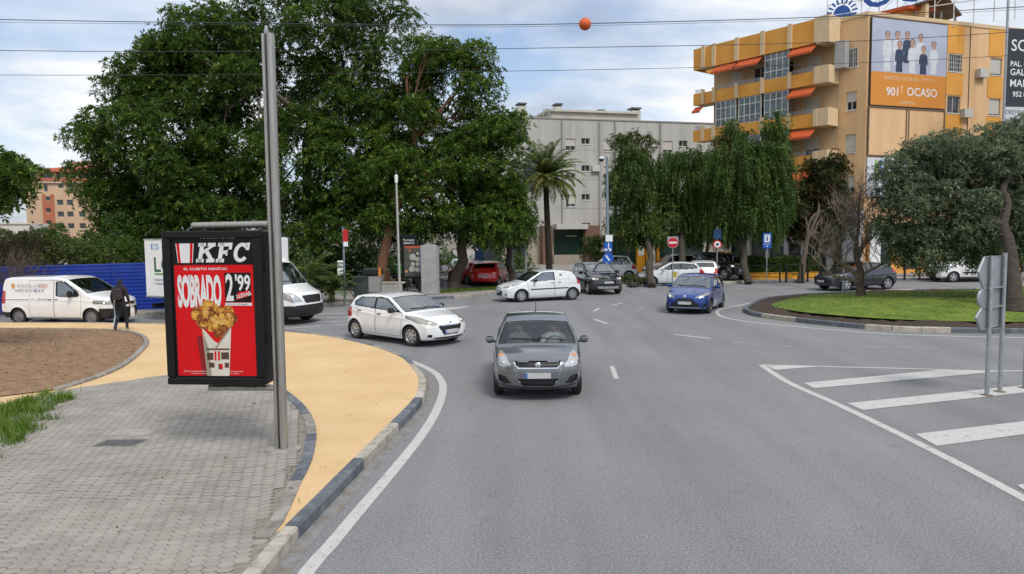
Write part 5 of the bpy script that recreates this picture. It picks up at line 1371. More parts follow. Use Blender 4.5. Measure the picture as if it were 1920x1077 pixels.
def fingers(J, E, hand, base, d, side):
    """five short chains, unequal"""
    d = Vector(d); sdv = Vector(side)
    for k, (o, ln) in enumerate(((-.030, .062), (-.010, .075), (.010, .070), (.028, .055))):
        p = Vector(base) + sdv * o + d * .035; q = p + d * ln * .55; e = q + d * ln * .35 + Vector((0, .012, 0))
        J[f'{hand}f{k}a'] = (tuple(p), .012); J[f'{hand}f{k}b'] = (tuple(q), .010); J[f'{hand}f{k}c'] = (tuple(e), .008)
        E += [(f'{hand}', f'{hand}f{k}a'), (f'{hand}f{k}a', f'{hand}f{k}b'), (f'{hand}f{k}b', f'{hand}f{k}c')]
    p = Vector(base) + sdv * .05 + d * .01; e = p + d * .045 + sdv * .012
    J[f'{hand}ta'] = (tuple(p), .012); J[f'{hand}tb'] = (tuple(e), .009); E += [(f'{hand}', f'{hand}ta'), (f'{hand}ta', f'{hand}tb')]
# walker seen from behind (faces +Y in his own frame)
J = dict(pel=((0, 0, .93), (.150, .115)), sp=((0, -.01, 1.10), (.150, .115)), ch=((0, .0, 1.28), (.185, .135)), up=((0, .0, 1.40), (.135, .10)), nk=((0, .025, 1.48), .058), hd=((0, .045, 1.56), (.080, .092)), hc=((0, .045, 1.64), (.082, .095)), ht=((0, .04, 1.70), (.05, .055)),
         ls=((-.185, 0, 1.38), .078), le=((-.265, -.05, 1.12), .058), lw=((-.275, .06, .90), .040), lh=((-.277, .085, .84), (.022, .038)),
         rs=((.185, 0, 1.38), .078), re=((.262, -.02, 1.12), .058), rw_=((.262, .11, .92), .040), rh_=((.262, .14, .865), (.022, .038)),
         lp=((-.10, 0, .86), .098), lk=((-.115, .02, .50), .072), la=((-.12, -.20, .13), .052), lf=((-.12, -.17, .055), .045), lt=((-.12, -.04, .035), .036),
         rp=((.10, 0, .86), .098), rk=((.11, .17, .50), .072), ra=((.11, .20, .12), .052), rf=((.11, .20, .05), .045), rt=((.11, .36, .04), .036))
E = [('pel', 'sp'), ('sp', 'ch'), ('ch', 'up'), ('up', 'nk'), ('nk', 'hd'), ('hd', 'hc'), ('hc', 'ht'), ('up', 'ls'), ('ls', 'le'), ('le', 'lw'), ('lw', 'lh'), ('up', 'rs'), ('rs', 're'), ('re', 'rw_'), ('rw_', 'rh_'),
     ('pel', 'lp'), ('lp', 'lk'), ('lk', 'la'), ('la', 'lf'), ('lf', 'lt'), ('pel', 'rp'), ('rp', 'rk'), ('rk', 'ra'), ('ra', 'rf'), ('rf', 'rt')]
fingers(J, E, 'lh', (-.277, .085, .84), (0, .25, -.97), (0, .9, .2)); fingers(J, E, 'rh_', (.262, .14, .865), (0, .25, -.97), (0, .9, .2))
def prule(c):
    if c.z > 1.50: return 1 if (c.z > 1.585 or c.y < .03) else 0
    if c.z < .075: return 4
    if c.z < .92 and abs(c.x) > .225: return 0
    if c.z < .90: return 3
    return 2
wp = G(228, 621, SLAB_Z)
walker = body(J, E, [M_SKIN, M_HAIR, M_JACKET, M_TROUS, M_SHOE], prule, 'person', (wp.x, wp.y, SLAB_Z + .004), math.radians(6), (.90, .96, .985))
tag(walker, 'person in a dark jacket walking away past the front of the white van', 'person')
MB().tube([(-.195, .0, .88), (-.19, .02, .50), (-.172, -.20, .15)], [.030, .030, .024], 6).build('trouser_stripe', pbr('pale blue stripe', (.55, .62, .70), .7), walker)
MB().lathe([(.155, .87), (.165, .90), (.165, .93), (.15, .96)], n=16).build('jacket_hem', M_JACKET, walker, smooth=True)
MB().sphere((0, .02, 1.475), (.11, .10, .055), 14, 8).build('jacket_hood', M_JACKET, walker, smooth=True)
bp_ = empty('backpack', (wp.x, wp.y, SLAB_Z + .004), math.radians(6)); tag(bp_, 'dark brown backpack on the back of the walking person', 'backpack')
M_PACK = pbr('worn brown pack cloth', (.035, .026, .026), .85, var=.35, scale=10, bump=.4)
MB().box((.01, -.205, 1.20), (.29, .15, .40), ch=.06).build('pack_body', M_PACK, bp_, smooth=True)
MB().box((.01, -.29, 1.10), (.22, .05, .18), ch=.02).build('front_pocket', M_PACK, bp_, smooth=True)
for h in (-1, 1): MB().tube([(h * .10, -.14, 1.38), (h * .12, -.03, 1.47), (h * .13, .11, 1.38), (h * .14, .13, 1.2), (h * .13, -.12, 1.05)], .016, 6).build('shoulder_strap', M_PACK, bp_, smooth=True)
bg_ = empty('carrier_bag', (wp.x, wp.y, SLAB_Z + .004), math.radians(6)); tag(bg_, 'white carrier bag held in the hand of the walking person', 'bag')
MB().rings([[(.30 + .05 * math.cos(a) * k, .16 + .13 * math.sin(a) * k, z) for a in [2 * math.pi * j / 12 for j in range(12)]] for z, k in ((.44, .8), (.48, 1.05), (.62, 1.05), (.74, .8))]).build('bag_body', pbr('thin white plastic', (.68, .67, .65), .5, var=.15), bg_, smooth=True)
MB().tube([(.29, .08, .74), (.27, .14, .80), (.27, .15, .83), (.28, .18, .80), (.30, .24, .74)], .010, 6).build('bag_handle', MATS['thin white plastic'], bg_)
# driver and passenger of the grey hatchback
def sitter(y, shirt, label, driving):
    Jt = dict(pel=((-.42, y, .52), (.16, .14)), sp=((-.46, y, .74), (.15, .13)), ch=((-.48, y, .92), (.19, .14)), up=((-.47, y, 1.02), (.14, .10)), nk=((-.455, y, 1.10), .058), hd=((-.44, y, 1.175), (.082, .092)), hc=((-.445, y, 1.25), (.082, .092)), ht=((-.46, y, 1.31), (.05, .055)), ns=((-.345, y, 1.185), .018))
    Ed = [('pel', 'sp'), ('sp', 'ch'), ('ch', 'up'), ('up', 'nk'), ('nk', 'hd'), ('hd', 'hc'), ('hc', 'ht'), ('hd', 'ns')]
    for h, n_ in ((1, 'l'), (-1, 'r')):
        Jt[n_ + 's'] = ((-.46, y + h * .19, 1.0), .078)
        if driving: Jt[n_ + 'e'] = ((-.27, y + h * .25, .80), .055); Jt[n_ + 'w'] = ((-.10, y + h * .17, .92), .038); Jt[n_ + 'h'] = ((-.055, y + h * .16, .945), (.03, .034))
        else: Jt[n_ + 'e'] = ((-.40, y + h * .24, .74), .055); Jt[n_ + 'w'] = ((-.22, y + h * .12, .64), .038); Jt[n_ + 'h'] = ((-.17, y + h * .08, .63), (.03, .034))
        Jt[n_ + 'p'] = ((-.36, y + h * .10, .50), .095); Jt[n_ + 'k'] = ((.02, y + h * .12, .56), .075); Jt[n_ + 'a'] = ((.22, y + h * .12, .30), .05)
        Ed += [('up', n_ + 's'), (n_ + 's', n_ + 'e'), (n_ + 'e', n_ + 'w'), (n_ + 'w', n_ + 'h'), ('pel', n_ + 'p'), (n_ + 'p', n_ + 'k'), (n_ + 'k', n_ + 'a')]
        fingers(Jt, Ed, n_ + 'h', Jt[n_ + 'h'][0], (.75, 0, .3), (0, -h * .6, .4))
    for kk in Jt: q = Jt[kk][0]; Jt[kk] = ((q[0] + .53, q[1], q[2]), Jt[kk][1])
    def rule(c):
        c = Vector((c.x - .53, c.y, c.z))
        if c.z > 1.10: return 1 if (c.z > 1.265 or c.x < -.49) else 0
        if driving and c.x > -.12 and c.z > .8: return 0
        if (not driving) and c.x > -.22 and abs(c.y - y) < .16 and .58 < c.z < .70: return 0
        return 2 if c.z > .62 else 3
    o = body(Jt, Ed, [M_SKIN, M_HAIR if not driving else pbr('grey hair', (.16, .15, .14), .7), shirt, M_TROUS], rule, 'person', swift.location, swift.rotation_euler[2], swift.scale)
    tag(o, label, 'person'); return o
sitter(.36, pbr('pale shirt', (.42, .40, .37), .8), 'driver in a pale shirt behind the wheel of the grey hatchback', True)
sitter(-.36, pbr('dusky top', (.12, .12, .13), .8), 'front passenger in a dark top inside the grey hatchback', False)

# ================================================================== road signs
M_SIGNR = pbr('sign red', (.50, .012, .018), .35, var=.05); M_SIGNW = pbr('sign white', (.76, .76, .76), .4, var=.05); M_SIGNB = pbr('sign blue', (.01, .10, .48), .35, var=.06); M_SIGNK = pbr('sign black', (.02, .02, .02), .5)
M_SIGNBK = pbr('sign back aluminium', (.33, .355, .375), .5, .5, var=.1, scale=5)
def disc(c, r, th, n=28, mb=None):
    mb = mb or MB(); mb.lathe([(r, -th / 2), (r, th / 2)], c, 'Y', n); return mb
def post_sign(px, py, height, label, name='road_sign', rad=.032, z0=.12, mat=None):
    p = G(px, py, z0); e = empty(name, (p.x, p.y, z0)); tag(e, label, 'road sign')
    MB().cyl((0, 0, 0), (0, 0, height), rad, 10).build('post', mat or M_GALV, e, smooth=True)
    return e, p
def face_camera(e):
    e.rotation_euler[2] = math.atan2(-e.location.x, e.location.y) * .6
# no entry
e, p = post_sign(1261, 534, 2.75, 'round red no-entry sign on a post behind the blue hatchback'); face_camera(e)
disc((0, -.06, 2.42), .31, .02).build('sign_disc', M_SIGNW, e); disc((0, -.074, 2.42), .295, .006).build('red_face', M_SIGNR, e); MB().box((0, -.080, 2.42), (.44, .006, .11)).build('white_bar', M_SIGNW, e)
MB().box((-.0, .0, 2.62), (.62, .02, .3)).build('back_plate', M_SIGNBK, e)
# no overtaking style prohibition disc with a blue plate above
e, p = post_sign(1344, 530, 3.3, 'red-ringed prohibition sign under a small blue plate by the off-roader'); face_camera(e)
disc((0, -.05, 2.27), .25, .02).build('sign_disc', M_SIGNR, e); disc((0, -.064, 2.27), .185, .006).build('white_face', M_SIGNW, e); MB().box((.0, -.070, 2.29), (.17, .004, .09), ch=.001).build('car_symbol', M_SIGNK, e); MB().box((0, -.070, 2.22), (.11, .004, .05)).build('car_symbol', M_SIGNK, e)
MB().box((0, -.05, 2.88), (.42, .02, .56)).build('blue_plate', pbr('sign teal blue', (.01, .06, .16), .35, var=.6, scale=9), e)
# information sign
e, p = post_sign(1437, 529, 2.9, 'blue and white information sign on a post before the clipped hedge'); face_camera(e)
MB().box((0, -.05, 2.46), (.50, .02, .92), ch=.008).build('sign_panel', M_SIGNB, e); MB().box((0, -.064, 2.60), (.32, .006, .46), ch=.002).build('white_field', M_SIGNW, e)
disc((0, -.071, 2.73), .035, .006, 14).build('symbol_dot', M_SIGNB, e); MB().box((0, -.071, 2.56), (.085, .006, .19)).build('symbol_stem', M_SIGNB, e)
link_mesh('lettering', text_mesh('BOTIGA', .11, extrude=.001, align='CENTER'), M_SIGNW, e, loc=(0, -.064, 2.22))
MB()._add([(-.08, -.064, 2.16), (.08, -.064, 2.16), (0, -.064, 2.08)], [(0, 1, 2)]).build('arrow', M_SIGNW, e)
# lamp post with camera dome and blue plates
p = G(1139, 541, .12); lp = empty('street_lamp', (p.x, p.y, .12)); tag(lp, 'tall blue-grey post with a dome camera and blue signs beside the black SUV', 'lamp post')
hp = (438 - 300) / (F_PX / p.y) + 3.1
M_POST = pbr('blue grey painted steel', (.20, .265, .31), .5, .3, var=.12)
MB().tube([(0, 0, 0), (0, 0, hp * .5), (-.02, 0, hp)], [.10, .085, .06], 12).build('post', M_POST, lp, smooth=True)
MB().tube([(-.02, 0, hp - .06), (-.3, 0, hp - .03)], .03, 8).build('arm', M_POST, lp, smooth=True)
MB().sphere((-.32, 0, hp - .14), (.13, .13, .13), 14, 8).build('camera_dome', M_BLACK, lp, smooth=True); MB().lathe([(.14, hp - .12), (.15, hp - .04), (.05, hp + .02)], (-.32, 0, 0), n=14).build('dome_cap', M_WHITEP, lp, smooth=True)
k_ = F_PX / p.y
def zpx(py, px=1138): return 3.1 - (py - (440 + (960 - px) * .010)) / k_ - .12
zc = zpx(447); MB().box((.07, -.12, zc), (.38, .12, .36)).build('white_plate', M_SIGNW, lp)
zc = zpx(463); MB().box((.02, -.12, zc), (.44, .02, .52)).build('blue_plate', M_SIGNB, lp)
MB().box((.04, -.134, zc + .05), (.06, .006, .34)).build('symbol', M_SIGNW, lp); MB().box((-.1, -.134, zc - .16), (.14, .006, .12)).build('symbol', M_SIGNW, lp); MB().box((.13, -.134, zc - .16), (.10, .006, .14)).build('symbol', M_SIGNW, lp)
zc = zpx(484); disc((.02, -.12, zc), .29, .02).build('blue_disc', M_SIGNB, lp)
MB()._add([(-.14, -.134, zc + .14), (-.06, -.134, zc + .17), (.14, -.134, zc - .12), (.06, -.134, zc - .17)], [(0, 1, 2, 3)]).build('arrow', M_SIGNW, lp)
# bus-stop flag seen edge on
e, p = post_sign(647, 567, 3.35, 'red and white stop flag on a grey post seen almost edge on', rad=.045, mat=M_POST)
MB().box((.10, -.03, 3.0), (.26, .05, .55), rz=.9, ch=.015).build('red_panel', M_SIGNR, e); MB().box((.10, -.03, 2.62), (.24, .05, .22), rz=.9, ch=.01).build('white_panel', M_SIGNW, e)
# slim pale mast
p = G(750, 556, .12); e = empty('mast', (p.x, p.y, .12), 0); tag(e, 'slim pale grey mast rising behind the white hatchback', 'mast')
hp2 = (442 - 345) / (F_PX / p.y) + 3.1
MB().tube([(0, 0, 0), (-.06, 0, hp2)], [.07, .05], 10).build('post', pbr('pale mast paint', (.42, .41, .38), .5, .2, var=.1), e, smooth=True); MB().lathe([(.07, hp2 - .1), (.085, hp2), (.085, hp2 + .25), (.04, hp2 + .3)], (-.06, 0, 0), n=12).build('mast_head', M_WHITEP, e, smooth=True)
MB().tube([(-.06, 0, hp2 + .25), (-.06, 0, hp2 + .55)], .012, 5).build('finial', M_GALV, e)
# backs of direction signs on the ghost island
p1, p2 = G(1850, 742), G(1874.5, 735.5)
u = (p2 - p1); ul = u.length; rz_ = math.atan2(u.y, u.x)
e = empty('direction_sign', p1, rz_); tag(e, 'grey backs of three stacked arrow signs on two posts on the striped island', 'road sign')
top_z = 2.62
for x_ in (0, ul):
    MB().tube([(x_, 0, 0), (x_, 0, top_z + (.04 if x_ else 0))], .038, 12).build('post', M_GALV, e, smooth=True)
    MB().lathe([(.11, .0), (.11, .012), (.05, .02)], (x_, 0, 0), n=16).build('post_foot', pbr('rusty foot plate', (.20, .15, .11), .8, .2, var=.3, scale=20), e)
def plate(name, pts):
    n_ = len(pts); mb = MB(); mb.rings([[(a, .052, b) for a, b in pts], [(a, .075, b) for a, b in pts]]); mb.build(name, M_SIGNBK, e)
    mb = MB()
    for i in range(n_):
        a, b = pts[i], pts[(i + 1) % n_]; mb.tube([(a[0], .046, a[1]), (b[0], .046, b[1])], .010, 4)
    mb.build('plate_edge', M_GALV, e)
zz1, zz2, zz3, zz4 = 2.60, 2.02, 1.66, 1.27
plate('upper_plate', [(-.40, (zz1 + zz2) / 2 + .02), (-.18, zz1), (ul + .05, zz1), (ul + .05, zz2), (-.18, zz2)])
plate('middle_plate', [(ul + .03, zz2 - .015), (ul + .03, zz3 + .015)] + [(-.16 + .20 * math.cos(math.radians(a)) * 1.0, (zz2 + zz3) / 2 + .168 * math.sin(math.radians(a))) for a in range(270, 89, -20)])
plate('lower_plate', [(-.42, (zz3 + zz4) / 2 + .03), (-.22, zz3), (ul + .04, zz3), (ul + .04, zz4 + .02), (-.22, zz4 - .02)])
for z in (zz2, zz3): MB().tube([(-.06, .0, z), (ul + .06, .0, z)], .014, 6).build('clamp_bar', M_GALV, e)
p3 = G(1921, 728); e = empty('direction_sign', p3, 0); tag(e, 'grey sign post cut by the picture edge on the striped island', 'road sign')
MB().cyl((0, 0, 0), (0, 0, 2.7), .038, 12).build('post', M_GALV, e, smooth=True); MB().box((.28, .05, 2.35), (.70, .03, .56), ch=.01).build('sign_plate', M_SIGNBK, e); MB().lathe([(.11, .0), (.11, .012), (.05, .02)], n=16).build('post_foot', MATS['rusty foot plate'], e)

# ================================================================== pavement furniture under the trees
def thing_at(px, py, name, label, cat, z0=.12, rz=0):
    p = G(px, py, z0); e = empty(name, (p.x, p.y, z0), rz); tag(e, label, cat); return e, F_PX / p.y
e, k_ = thing_at(678, 566.5, 'litter_bin', 'dark grey square litter bin standing near the kerb', 'bin')
M_BIN = pbr('dark green grey steel', (.045, .055, .055), .5, .3, var=.2)
MB().box((0, 0, .56), (.58, .5, 1.08), ch=.03).build('bin_body', M_BIN, e); MB().box((0, 0, 1.13), (.62, .54, .06), ch=.015).build('bin_lid', M_BIN, e); MB().box((-.06, -.252, .98), (.34, .02, .10)).build('bin_slot', M_BLACK, e)
e, k_ = thing_at(700, 556, 'recycling_container', 'pale grey container with an orange lid edge behind the dark bin', 'container')
MB().rings([[(-.36, -.3, .25), (.36, -.3, .25), (.36, .3, .25), (-.36, .3, .25)], [(-.45, -.38, 1.0), (.45, -.38, 1.0), (.45, .38, 1.0), (-.45, .38, 1.0)]]).build('container_body', pbr('pale grey plastic', (.30, .30, .29), .6, var=.1), e)
MB().box((0, .05, 1.22), (.92, .7, .36), ch=.08).build('container_lid', M_BLACK, e); MB().box((.40, -.31, 1.22), (.13, .06, .42)).build('lid_edge', pbr('orange plastic', (.55, .20, .02), .5), e)
for x_ in (-.3, .3): MB().lathe([(.09, -.04), (.09, .04)], (x_, -.2, .12), 'Y', 12).build('castor', M_RUBBER, e)
e, k_ = thing_at(726, 553, 'low_wall', 'low pale concrete block beside the bins', 'wall')
MB().box((-.2, .2, .28), (1.9, .45, .56), ch=.03).build('wall_block', pbr('pale concrete', (.42, .41, .38), .85, var=.15, scale=4, bump=.3), e); MB().box((.3, .2, .60), (1.2, .5, .08), ch=.01).build('coping', M_KL, e)
e, k_ = thing_at(641, 552, 'utility_cabinet', 'small white utility cabinet on a stand below the stop flag', 'cabinet')
MB().box((0, 0, 1.35), (.34, .3, .75), ch=.02).build('cabinet_body', M_WHITEP, e); MB().box((0, 0, .5), (.12, .12, 1.0)).build('stand', M_GALV, e); MB().box((0, -.155, 1.35), (.28, .012, .66)).build('cabinet_door', M_WHITEP, e)
# digital poster kiosk
e, k_ = thing_at(775, 549, 'poster_kiosk', 'black street kiosk with a lit dark poster behind the white hatchback', 'kiosk')
MB().box((.02, 0, 1.66), (1.18, .22, 1.85), ch=.03).build('kiosk_case', M_FRAME, e); MB().box((-.17, -.02, 2.76), (.84, .2, .55), ch=.02).build('kiosk_header', M_FRAME, e)
MB().box((.34, .0, .38), (.06, .1, .76)).build('leg', M_BLACK, e); MB().box((-.3, 0, .38), (.06, .1, .76)).build('leg', M_BLACK, e)
me = text_mesh('Farmacia', .16, extrude=.001, align='CENTER'); link_mesh('lettering', me, M_SIGNW, e, loc=(-.17, -.125, 2.70)); link_mesh('lettering', text_mesh('ABIERTA', .15, extrude=.001, align='CENTER'), M_SIGNW, e, loc=(-.17, -.125, 2.54))
pd = lambda nm, x0, z0, x1, z1, mt, l: MB().quad((x0, -.115 - .002 * l, z0), (x1, -.115 - .002 * l, z0), (x1, -.115 - .002 * l, z1), (x0, -.115 - .002 * l, z1)).build(nm, mt, e, fix=False)
pd('poster_sheet', -.42, .86, .50, 2.44, pbr('dim poster ground', (.07, .075, .06), .4, var=.4, scale=4), 0)
pd('poster_band', -.42, 2.32, .50, 2.44, pbr('dull orange print', (.40, .09, .04), .4), 1); pd('poster_edge', .40, .95, .47, 2.3, pbr('violet print', (.16, .18, .42), .4), 1)
for k, (x_, z_, r_) in enumerate(((.02, 1.86, .17), (.02, 1.5, .11), (-.02, 1.24, .16), (.26, 1.75, .12), (.27, 1.5, .10), (.26, 1.2, .13), (.28, 2.05, .08))):
    disc((x_, -.121 - .001 * k, z_), r_, .002, 18).build('printed_dish', pbr('print off white', (.40, .39, .36), .4, var=.3, scale=8), e)
disc((-.12, -.121, 2.2), .07, .002, 14).build('printed_dish', MATS['dull orange print'], e); disc((-.33, -.121, 1.13), .08, .002, 14).build('printed_dish', pbr('print peach', (.45, .25, .12), .4), e)
# concrete pillar
e, k_ = thing_at(806, 552, 'concrete_pillar', 'pale concrete pillar with stains beside the street kiosk', 'pillar')
MB().box((0, 0, 1.24), (.80, .5, 2.48), ch=.03).build('shaft', pbr('stained pale concrete', (.27, .27, .265), .85, var=0, scale=2.5, col2=(.37, .37, .36), bump=.3), e); MB().box((.45, .0, 1.2), (.10, .3, 2.4)).build('downpipe', M_GALV, e)
# delivery scooter
def scooter(px, py, label, paintm, rz, boxm=None, text=None):
    e, k_ = thing_at(px, py, 'parked_scooter', label, 'scooter', rz=rz); e['group'] = 'scooters parked by the kiosk'
    for x_ in (-.62, .62):
        w = empty('wheel', (x_, 0, .25), 0, e); MB().lathe([(.16, -.05), (.25, -.05), (.25, .05), (.16, .05)], axis='Y', n=18).build('tyre', M_RUBBER, w, smooth=True); MB().lathe([(.15, -.03), (.15, .03)], axis='Y', n=14).build('rim', M_ALLOY, w)
    MB().rings([[(-.72, -.14, .42), (.05, -.16, .30), (.05, .16, .30), (-.72, .14, .42)], [(-.70, -.17, .70), (.0, -.15, .62), (.0, .15, .62), (-.70, .17, .70)]]).build('rear_body', paintm, e); MB().box((-.34, 0, .76), (.66, .28, .10), ch=.04).build('seat', M_BLACK, e, smooth=True)
    MB().box((.22, 0, .30), (.5, .26, .06)).build('footboard', paintm, e); MB().rings([[(.42, -.2, .32), (.50, -.2, .32), (.50, .2, .32), (.42, .2, .32)], [(.36, -.22, .80), (.44, -.18, .80), (.44, .18, .80), (.36, .22, .80)], [(.36, -.12, 1.0), (.42, -.10, 1.0), (.42, .10, 1.0), (.36, .12, 1.0)]]).build('leg_shield', paintm, e)
    MB().tube([(.62, 0, .25), (.42, 0, .95)], .03, 8).build('fork', M_GALV, e); MB().tube([(.34, -.34, 1.04), (.40, 0, 1.0), (.34, .34, 1.04)], .02, 8).build('handlebar', M_BLACK, e)
    if boxm:
        MB().box((-.55, 0, 1.08), (.46, .48, .50), ch=.03).build('delivery_box', boxm, e); MB().box((-.55, 0, 1.36), (.48, .50, .07), ch=.02).build('box_lid', M_SIGNW, e)
    return e
scooter(748, 541, 'parked scooter with a bright green delivery box half hidden by the mast', P_BLACK, 2.0, pbr('bright green plastic', (.02, .50, .03), .4))
scooter(768, 546.5, 'parked black scooter below the street kiosk', P_BLACK, .5)
scooter(738, 544, 'parked scooter with a tan leg shield beside the low block', pbr('tan paint', (.30, .15, .08), .4, coat=.5), 2.6)
e, k_ = thing_at(835, 541, 'bollard_sign', 'small round pale sign on a thin post at the verge', 'road sign'); MB().cyl((0, 0, 0), (0, 0, 1.05), .025, 8).build('post', M_GALV, e); disc((0, -.03, 1.15), .17, .02).build('sign_disc', M_SIGNW, e)
e, k_ = thing_at(892, 520, 'totem_sign', 'blue totem with a white curved band behind the tree trunks', 'sign'); MB().box((.3, 0, 1.4), (.7, .2, 2.8), ch=.03).build('totem_panel', pbr('totem blue', (.02, .06, .16), .4), e); MB().tube([(-.5, -.12, 3.2), (-.45, -.12, 2.6), (-.2, -.12, 2.1), (.2, -.12, 1.9)], .09, 8).build('curved_band', M_SIGNW, e)

# ================================================================== blue hoarding
M_HOARD = pbr('blue painted sheet', (.006, .036, .30), .5, .0, var=.16, scale=2.0, coat=.3)
fa, fb = Vector((-36, 27.0, 0)), G(330, 585)
fr = empty('site_hoarding', (0, 0, 0)); tag(fr, 'tall blue hoarding of ribbed sheets behind the van and the lorry', 'hoarding')
d_ = (fb - fa); nL = int(d_.length / 2.35); ud = d_.normalized(); nd = Vector((ud.y, -ud.x, 0))
for i in range(nL):
    a = fa + d_ * (i / nL); b = fa + d_ * ((i + 1) / nL) - ud * .02
    ta = 1.62 + .36 * (i / nL); tb = 1.62 + .36 * ((i + 1) / nL)
    rows = 13; vs_ = []
    for r_ in range(rows * 4 + 1):
        ph = r_ % 4; off = (0, 0, .026, .026)[ph]; f_ = (r_ // 4 + (0, .45, .55, .9)[ph]) / rows
        for p_, t_ in ((a, ta), (b, tb)):
            q = p_ + nd * off; vs_.append((q.x, q.y, .13 + (t_ - .01) * min(1, f_)))
    mb = MB(); mb._add(vs_, [(2 * k, 2 * k + 1, 2 * k + 3, 2 * k + 2) for k in range(rows * 4)]); mb.build('sheet_panel', M_HOARD, fr, fix=False)
    MB().box((a.x - nd.x * .06, a.y - nd.y * .06, .13 + ta / 2), (.08, .08, ta + .04)).build('post', M_HOARD, fr)

# ================================================================== barriers and overhead lines
M_RAIL = pbr('black railing', (.015, .015, .016), .5, .4, var=.2)
def barrier(a, b, h, label, n=2, bars=(1.0,)):
    p, q = G(*a, .12), G(*b, .12); e = empty('pedestrian_barrier', p, math.atan2((q - p).y, (q - p).x)); tag(e, label, 'barrier', 'black pedestrian barriers')
    L_ = (q - p).length
    for k in range(n): MB().box((L_ * k / (n - 1), 0, h / 2), (.09, .09, h)).build('post', M_RAIL, e)
    for f_ in bars: MB().tube([(0, 0, h * f_ - .03), (L_, 0, h * f_ - .03)], .022, 8).build('rail', M_RAIL, e)
barrier((1397, 528.5), (1462, 530), 1.0, 'black barrier in front of the leaning weeping tree', 2, (1.0, .35))
barrier((1474, 530), (1504, 529.5), 1.08, 'black barrier between the information sign and the crossover', 2)
barrier((1514, 529), (1560, 528.5), 1.0, 'black barrier behind the nose of the dark crossover', 3, (1.0, .3))
barrier((1668, 526), (1752, 525.5), 1.0, 'black barrier behind the tail of the dark crossover', 4, (1.0, .3))
M_WIRE = pbr('overhead wire', (.05, .052, .058), .5, .3, var=.1)
def wire(px, depth, label, rad=.016):
    pts = catmull([Vector((x, y, 0)) for x, y in px], 60)
    e = MB().tube([P(q.x, q.y, depth) for q in pts], rad, 5).build('power_line', M_WIRE); tag(e, label, 'power line', 'power lines above the junction'); return e
wire([(-260, 31), (0, 37), (315, 42), (800, 47), (1097, 44.5), (1550, 32), (1920, 13), (2200, -8)], 36, 'topmost power line carrying the orange warning ball', .02)
wire([(-260, 92), (0, 95), (250, 97), (600, 96), (920, 92), (1540, 80), (1920, 59), (2200, 40)], 36.5, 'second power line from the top, below the orange ball')
wire([(-260, 140), (300, 141), (930, 134), (1300, 127), (1640, 117), (1920, 103), (2200, 85)], 37, 'third power line from the top crossing the ochre facade', .013)
wire([(-260, 40), (315, 45.5), (800, 50.5), (1097, 48.5), (1550, 36), (1920, 17.5), (2200, -2)], 37.5, 'thin power line running close below the topmost one', .009)
bc = P(1097, 45.5, 36)
MB().sphere(bc, .30, 24, 16).build('warning_ball', pbr('faded orange plastic', (.62, .11, .015), .55, var=.12, scale=3), smooth=True)
tag(bpy.data.objects['warning_ball'], 'orange warning ball threaded on the topmost power line', 'warning ball')

# dark billboard on its own post at the right edge
bb = P(1868, 430, 47); e = empty('billboard', (bb.x, bb.y, .12), math.radians(10)); tag(e, 'dark billboard with white capitals cut by the right edge of the picture', 'billboard')
kk = F_PX / 47; Zb = lambda y: 3.1 + (431 - y) / kk - .12
MB().tube([(.08, -.12, 0), (.12, -.12, Zb(-40))], .075, 10).build('mast', M_GALV, e, smooth=True)
w0, w1 = .22, 6.2
MB().box(((w0 + w1) / 2, .0, (Zb(63) + Zb(204)) / 2), (w1 - w0, .12, Zb(63) - Zb(204))).build('dark_panel', pbr('slate poster', (.020, .024, .034), .5, var=.08), e); MB().box(((w0 + w1) / 2, 0, (Zb(205) + Zb(260)) / 2), (w1 - w0, .11, Zb(205) - Zb(260))).build('pale_panel', pbr('pale poster', (.55, .57, .62), .5, var=.05), e)
for x_ in (1.2, 5.0): MB().box((x_, .1, Zb(260) / 2), (.2, .16, Zb(260))).build('leg', M_GALV, e)
for tx, sz, py_, mt in (('SCHMIDT', 1.02, 103, M_SIGNW), ('PAL. ONIL', .46, 131, M_SIGNW), ('GALLERIA', .58, 147, M_SIGNW), ('MARBELLA', .66, 168, M_SIGNW), ('952 882 100', .46, 186, M_SIGNW), ('DESTINO 2022', .38, 218, pbr('grey ink', (.20, .20, .22), .5)), ('by', .34, 231, MATS['grey ink'])):
    link_mesh('lettering', text_mesh(tx, sz, extrude=.001, bold=.006), mt, e, loc=(w0 + (.28 if 'DEST' not in tx and tx != 'by' else .05) + (.25 if '952' in tx else 0), -.066, Zb(py_)))
